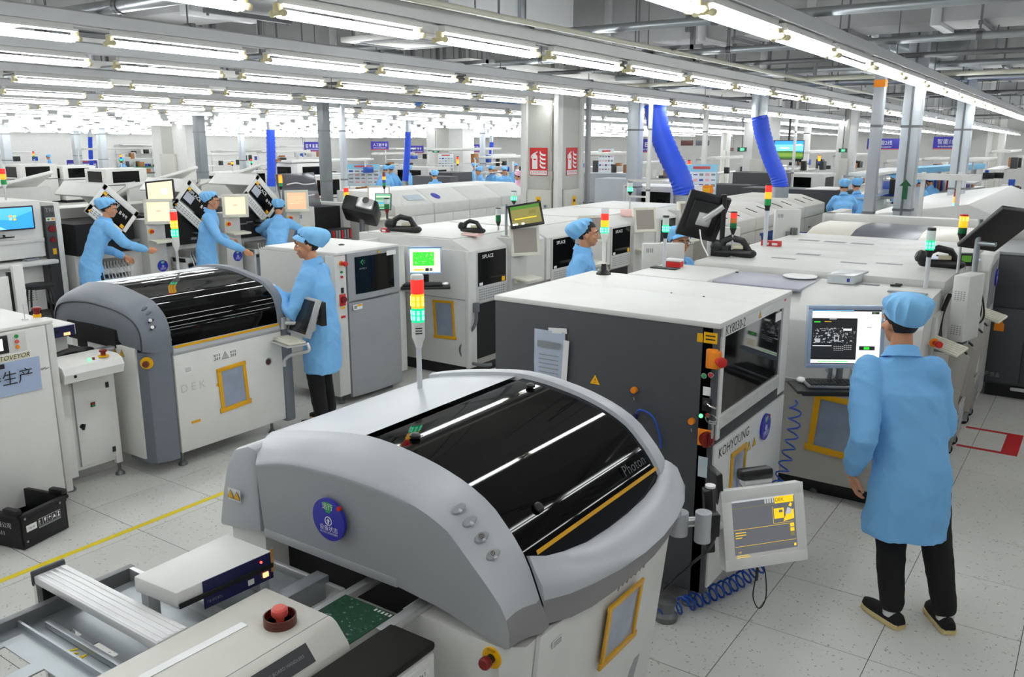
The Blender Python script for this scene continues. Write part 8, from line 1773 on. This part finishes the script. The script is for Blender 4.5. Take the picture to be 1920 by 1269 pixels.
zz = gy(1720, 322, 12.5).z; mb.box(a.x-.1, b.x+.25, 12.46, 12.54, zz-.1, zz-.02); put('frame_bars', mb, WHITE, T); mb = MB(); mb.box(a.x+.03, lerp(a.x, b.x, .26), 12.5, 12.51, zz-.75, zz-.2); put('mesh_door', mb, mat('pale_mesh', 'cfd4d8', .5, alpha=.6), T)
T = thing('storage_shelf', 'long shelf with light blue rail holding colourful files, right side', 'shelf', (gy(1740, 300, 21).x, 21, 0))
a, b = gy(1655, 315, 21), gy(1830, 305, 27); mb = MB(); d = (b-a); d.z = 0; L_ = d.length; d.normalize(); n = Vector((d.y, -d.x, 0)); mb.obox((a+b)/2*1.0 + Zv*(1.72-(a.z+b.z)/2), (L_, .5, .14), (0, 0, math.atan2(d.y, d.x)), .01, 0); put('blue_rail', mb, mat('pale_blue_rail', '6fb0d6', .5), T)
mb = MB(); mb.obox((a+b)/2 + Zv*(1.15-(a.z+b.z)/2), (L_, .6, .05), (0, 0, math.atan2(d.y, d.x)))
for i in range(8): p = a.lerp(b, i/7); mb.box(p.x-.03, p.x+.03, p.y-.03, p.y+.03, 0, 1.75)
put('shelf_frame', mb, ALU, T)
rg = random.Random(9)
for i in range(26):
    p = a.lerp(b, .08 + i*.034); mb = MB(); hh = rg.uniform(.26, .40); mb.obox((p.x, p.y, 1.176+hh/2), (.10, .28, hh), (0, 0, math.atan2(d.y, d.x)), .004)
    solo('file_box', mb, [HOSEB, WOODC, INKB, PAPER, RED, mat('violet_file', '6a5a9c', .6)][i % 6], '%s upright file, %s from the left on the blue railed shelf' % (['blue', 'brown', 'dark blue', 'white', 'red', 'violet'][i % 6], ordinal(i+1)), 'file', 'files on the blue railed shelf')
# open aluminium frame with papers near the back of the second line
T = thing('safety_frame', 'white tube frame holding a small orange screen behind the second line', 'frame', (gy(1200, 350, 14.4).x, 14.4, 0))
a, b = gy(1178, 335, 13.9), gy(1215, 335, 13.9); mb = MB()
for p in (a, b): mb.box(p.x-.02, p.x+.02, 13.88, 13.92, 0, 1.75)
mb.box(a.x, b.x+.3, 13.88, 13.92, 1.72, 1.76); mb.box(a.x, b.x, 13.88, 13.92, 1.45, 1.48); put('frame_bars', mb, WHITE, T); P = gy(1183, 390, 13.8); u = Vector((math.cos(R(36)), math.sin(R(36)), 0)); mp, fr = monitor(T, P, u, Zv, .24, .14, .01, BLACK, .03); Screen(fr, SC_O).done(mp, 'orange lit screen')
# far people
pl = [(1582, 17.4, R(20), 'far worker in blue coat at the pale machine end, nearer of two', 1.66), (1609, 18.0, R(35), 'far worker in blue coat bowed beside the nearer one', 1.66)]
for px, y, rz, lab, h in pl:
    c = gy(px, 380, y); person(lab, (c.x, y, 0), rz, hip=(0, 0, .88), head_dir=(0, 1, -.4), lean=(0, .12), hands=[((-.2, .42, 1.02), (0, 1, 0)), ((.2, .42, 1.02), (0, 1, 0))], cap='visor', detail=0, height=h, seed=px*.1)
c = gy(1898, 392, 12.6); person('worker in blue coat half hidden by black monitor at right edge', (c.x, 12.6, 0), R(70), hip=(0, 0, .82), cap='visor', detail=0, height=1.55, seed=2.2, head_dir=(0, 1, -.3))
pf = [(818, 18.6, 1.60), (722, 21, 1.5), (738, 21.4, 1.5), (772, 21.5, 1.48), (905, 22, 1.5), (925, 23, 1.5), (945, 22.4, 1.55), (886, 25, 1.55), (958, 26, 1.55), (1705, 20.5, 1.5), (1725, 22, 1.5), (1752, 23, 1.5), (1688, 24, 1.5), (236, 22.5, 1.5), (100, 24.5, 1.5)]
pname = ['before the dark panel', 'left of the blue duct', 'nearest left of the blue duct', 'right of the blue duct', 'by the thin pale post', 'right of the thin pale post', 'before the black rails', 'left of the thin pale post', 'beside the red sign pillar', 'behind the thick silver post', 'right of the thick silver post', 'below the file shelf', 'left of the thick silver post', 'left of the wide white pillar', 'at the far left benches']
first = None
for i, (px, y, h) in enumerate(pf):
    c = gy(px, 330, y); lab = 'small far worker in light blue coat and cap ' + pname[i]
    if first is None: first = person(lab, (c.x, y, 0), R(60), hip=(0, 0, .80), cap='bouffant', detail=0, height=1.6, seed=1.1, head_dir=(0, 1, -.5), lean=(0, .1), group='small far workers in blue')
    else: dup(first, (c.x, y, -.12 if h < 1.55 else 0.0) if False else (c.x, y, 0), R(37*i), lab)
c = gy(972, 332, 20); person('far worker with pink cap left of the red sign pillar', (c.x, 20, 0), R(100), hip=(0, 0, .80), cap='bouffant', detail=0, height=1.56, seed=8, cap_mat=PINKC, coat_mat=PINKC, head_dir=(0, 1, -.4)); c = gy(1378, 368, 15.6); person('far worker with pink cap behind the beige oven', (c.x-.6, 19.6, 0), R(100), hip=(0, 0, .72), cap='bouffant', detail=0, height=1.45, seed=8, cap_mat=PINKC, head_dir=(0, 1, -.4))
# black crate on the aisle floor
T = thing('crate', 'black plastic crate with white printing on the aisle floor', 'crate', (-5.45, 1.95, 0))
A, B, Cc = gz(46, 1033, 0), gz(130, 990, 0), gz(-60, 1018, 0)
du = (B-A).normalized(); wv = Vector((-du.y, du.x, 0)); Wd = (B-A).length; Dp = .62; Ht = .235; rz = math.atan2(du.y, du.x); Mz = Matrix.Rotation(rz, 3, 'Z'); wpt = lambda a, b, c: A + du*a + wv*b + Zv*c
mb = MB(); t = .018
for c_, d_ in (((Wd/2, t/2, Ht/2+.01), (Wd, t, Ht-.02)), ((Wd/2, Dp-t/2, Ht/2+.01), (Wd, t, Ht-.02)), ((t/2, Dp/2, Ht/2+.01), (t, Dp, Ht-.02)), ((Wd-t/2, Dp/2, Ht/2+.01), (t, Dp, Ht-.02)), ((Wd/2, Dp/2, .015), (Wd, Dp, .02))): mb.obox(wpt(*c_), d_, Mz, .004)
for e in (0, Dp): mb.obox(wpt(Wd/2, e, Ht-.012), (Wd+.03, .03, .022), Mz, .005)
for e in (0, Wd): mb.obox(wpt(e, Dp/2, Ht-.012), (.03, Dp+.03, .022), Mz, .005)
put('crate_body', mb, MATTEB if False else mat('black_crate_plastic', '101012', .5), T)
for e, b in ((Wd, .06), (0, .06), (Wd, Dp-.06)):
    mb = MB(); mb.obox(wpt(e, b, Ht+.012), (.045, .12, .05), Mz, .012); put('stacking_lug', mb, mat('black_crate_plastic', '101012', .5), T)
mb = MB(); f = -wv; o = wpt(.03, -.001, 0)
mb.panel(wpt(.07, -.001, .13), du, Zv, .075, .042, .001, 0, 0); scribble(mb, wpt(.07, -.0022, .128), du, Zv, 4, .012, 1, 2)
for i in range(5):
    q = wpt(Wd*.40+.034*i, -.001, .135); mb.panel(q, du, Zv, .032, .046, .0006, 0, 0); mb.panel(q - wv*.0008, du, Zv, .029, .043, .0006, 0, 2); k = q - wv*.002
    pts = [[(-.012, -.018), (-.006, -.018), (-.006, .005), (-.001, .005), (-.009, .02), (-.017, .005), (-.012, .005)], [(-.012, .018), (.012, .018), (.008, -.002), (.002, -.006), (.002, -.018), (-.002, -.018), (-.002, -.006), (-.008, -.002)], [(-.016, .002), (0, .018), (.016, .002), (.002, .004), (.002, -.016), (-.002, -.016), (-.002, .004)], [(-.016, -.012), (.016, -.012), (0, .016)], [(-.012, .018), (.012, .018), (.004, 0), (.012, -.018), (-.012, -.018), (-.004, 0)]][i]
    mb.poly([k + du*a_*.75 + Zv*b_*.9 for a_, b_ in pts], 0)
mb.panel(wpt(Wd*.40+.068, -.001, .102), du, Zv, .165, .01, .0006, 0, 3)
sd = -du; mb.text('股份有限公司', wpt(-.001, .20, .15), -wv, Zv, .04, 0); mb.text('20150511', wpt(-.001, .22, .095), -wv, Zv, .04, 0)
for a_, b_ in ((.03, .20), (.03, .05), (Wd-.05, .2)): mb.disc(wpt(a_, -.001, b_), du, Zv, .008, .004, 10, 3)
put('printed_lettering', mb, [INKW, INK, mat('black_crate_plastic', '101012', .5), INKG], T, 'white printed symbols and writing')
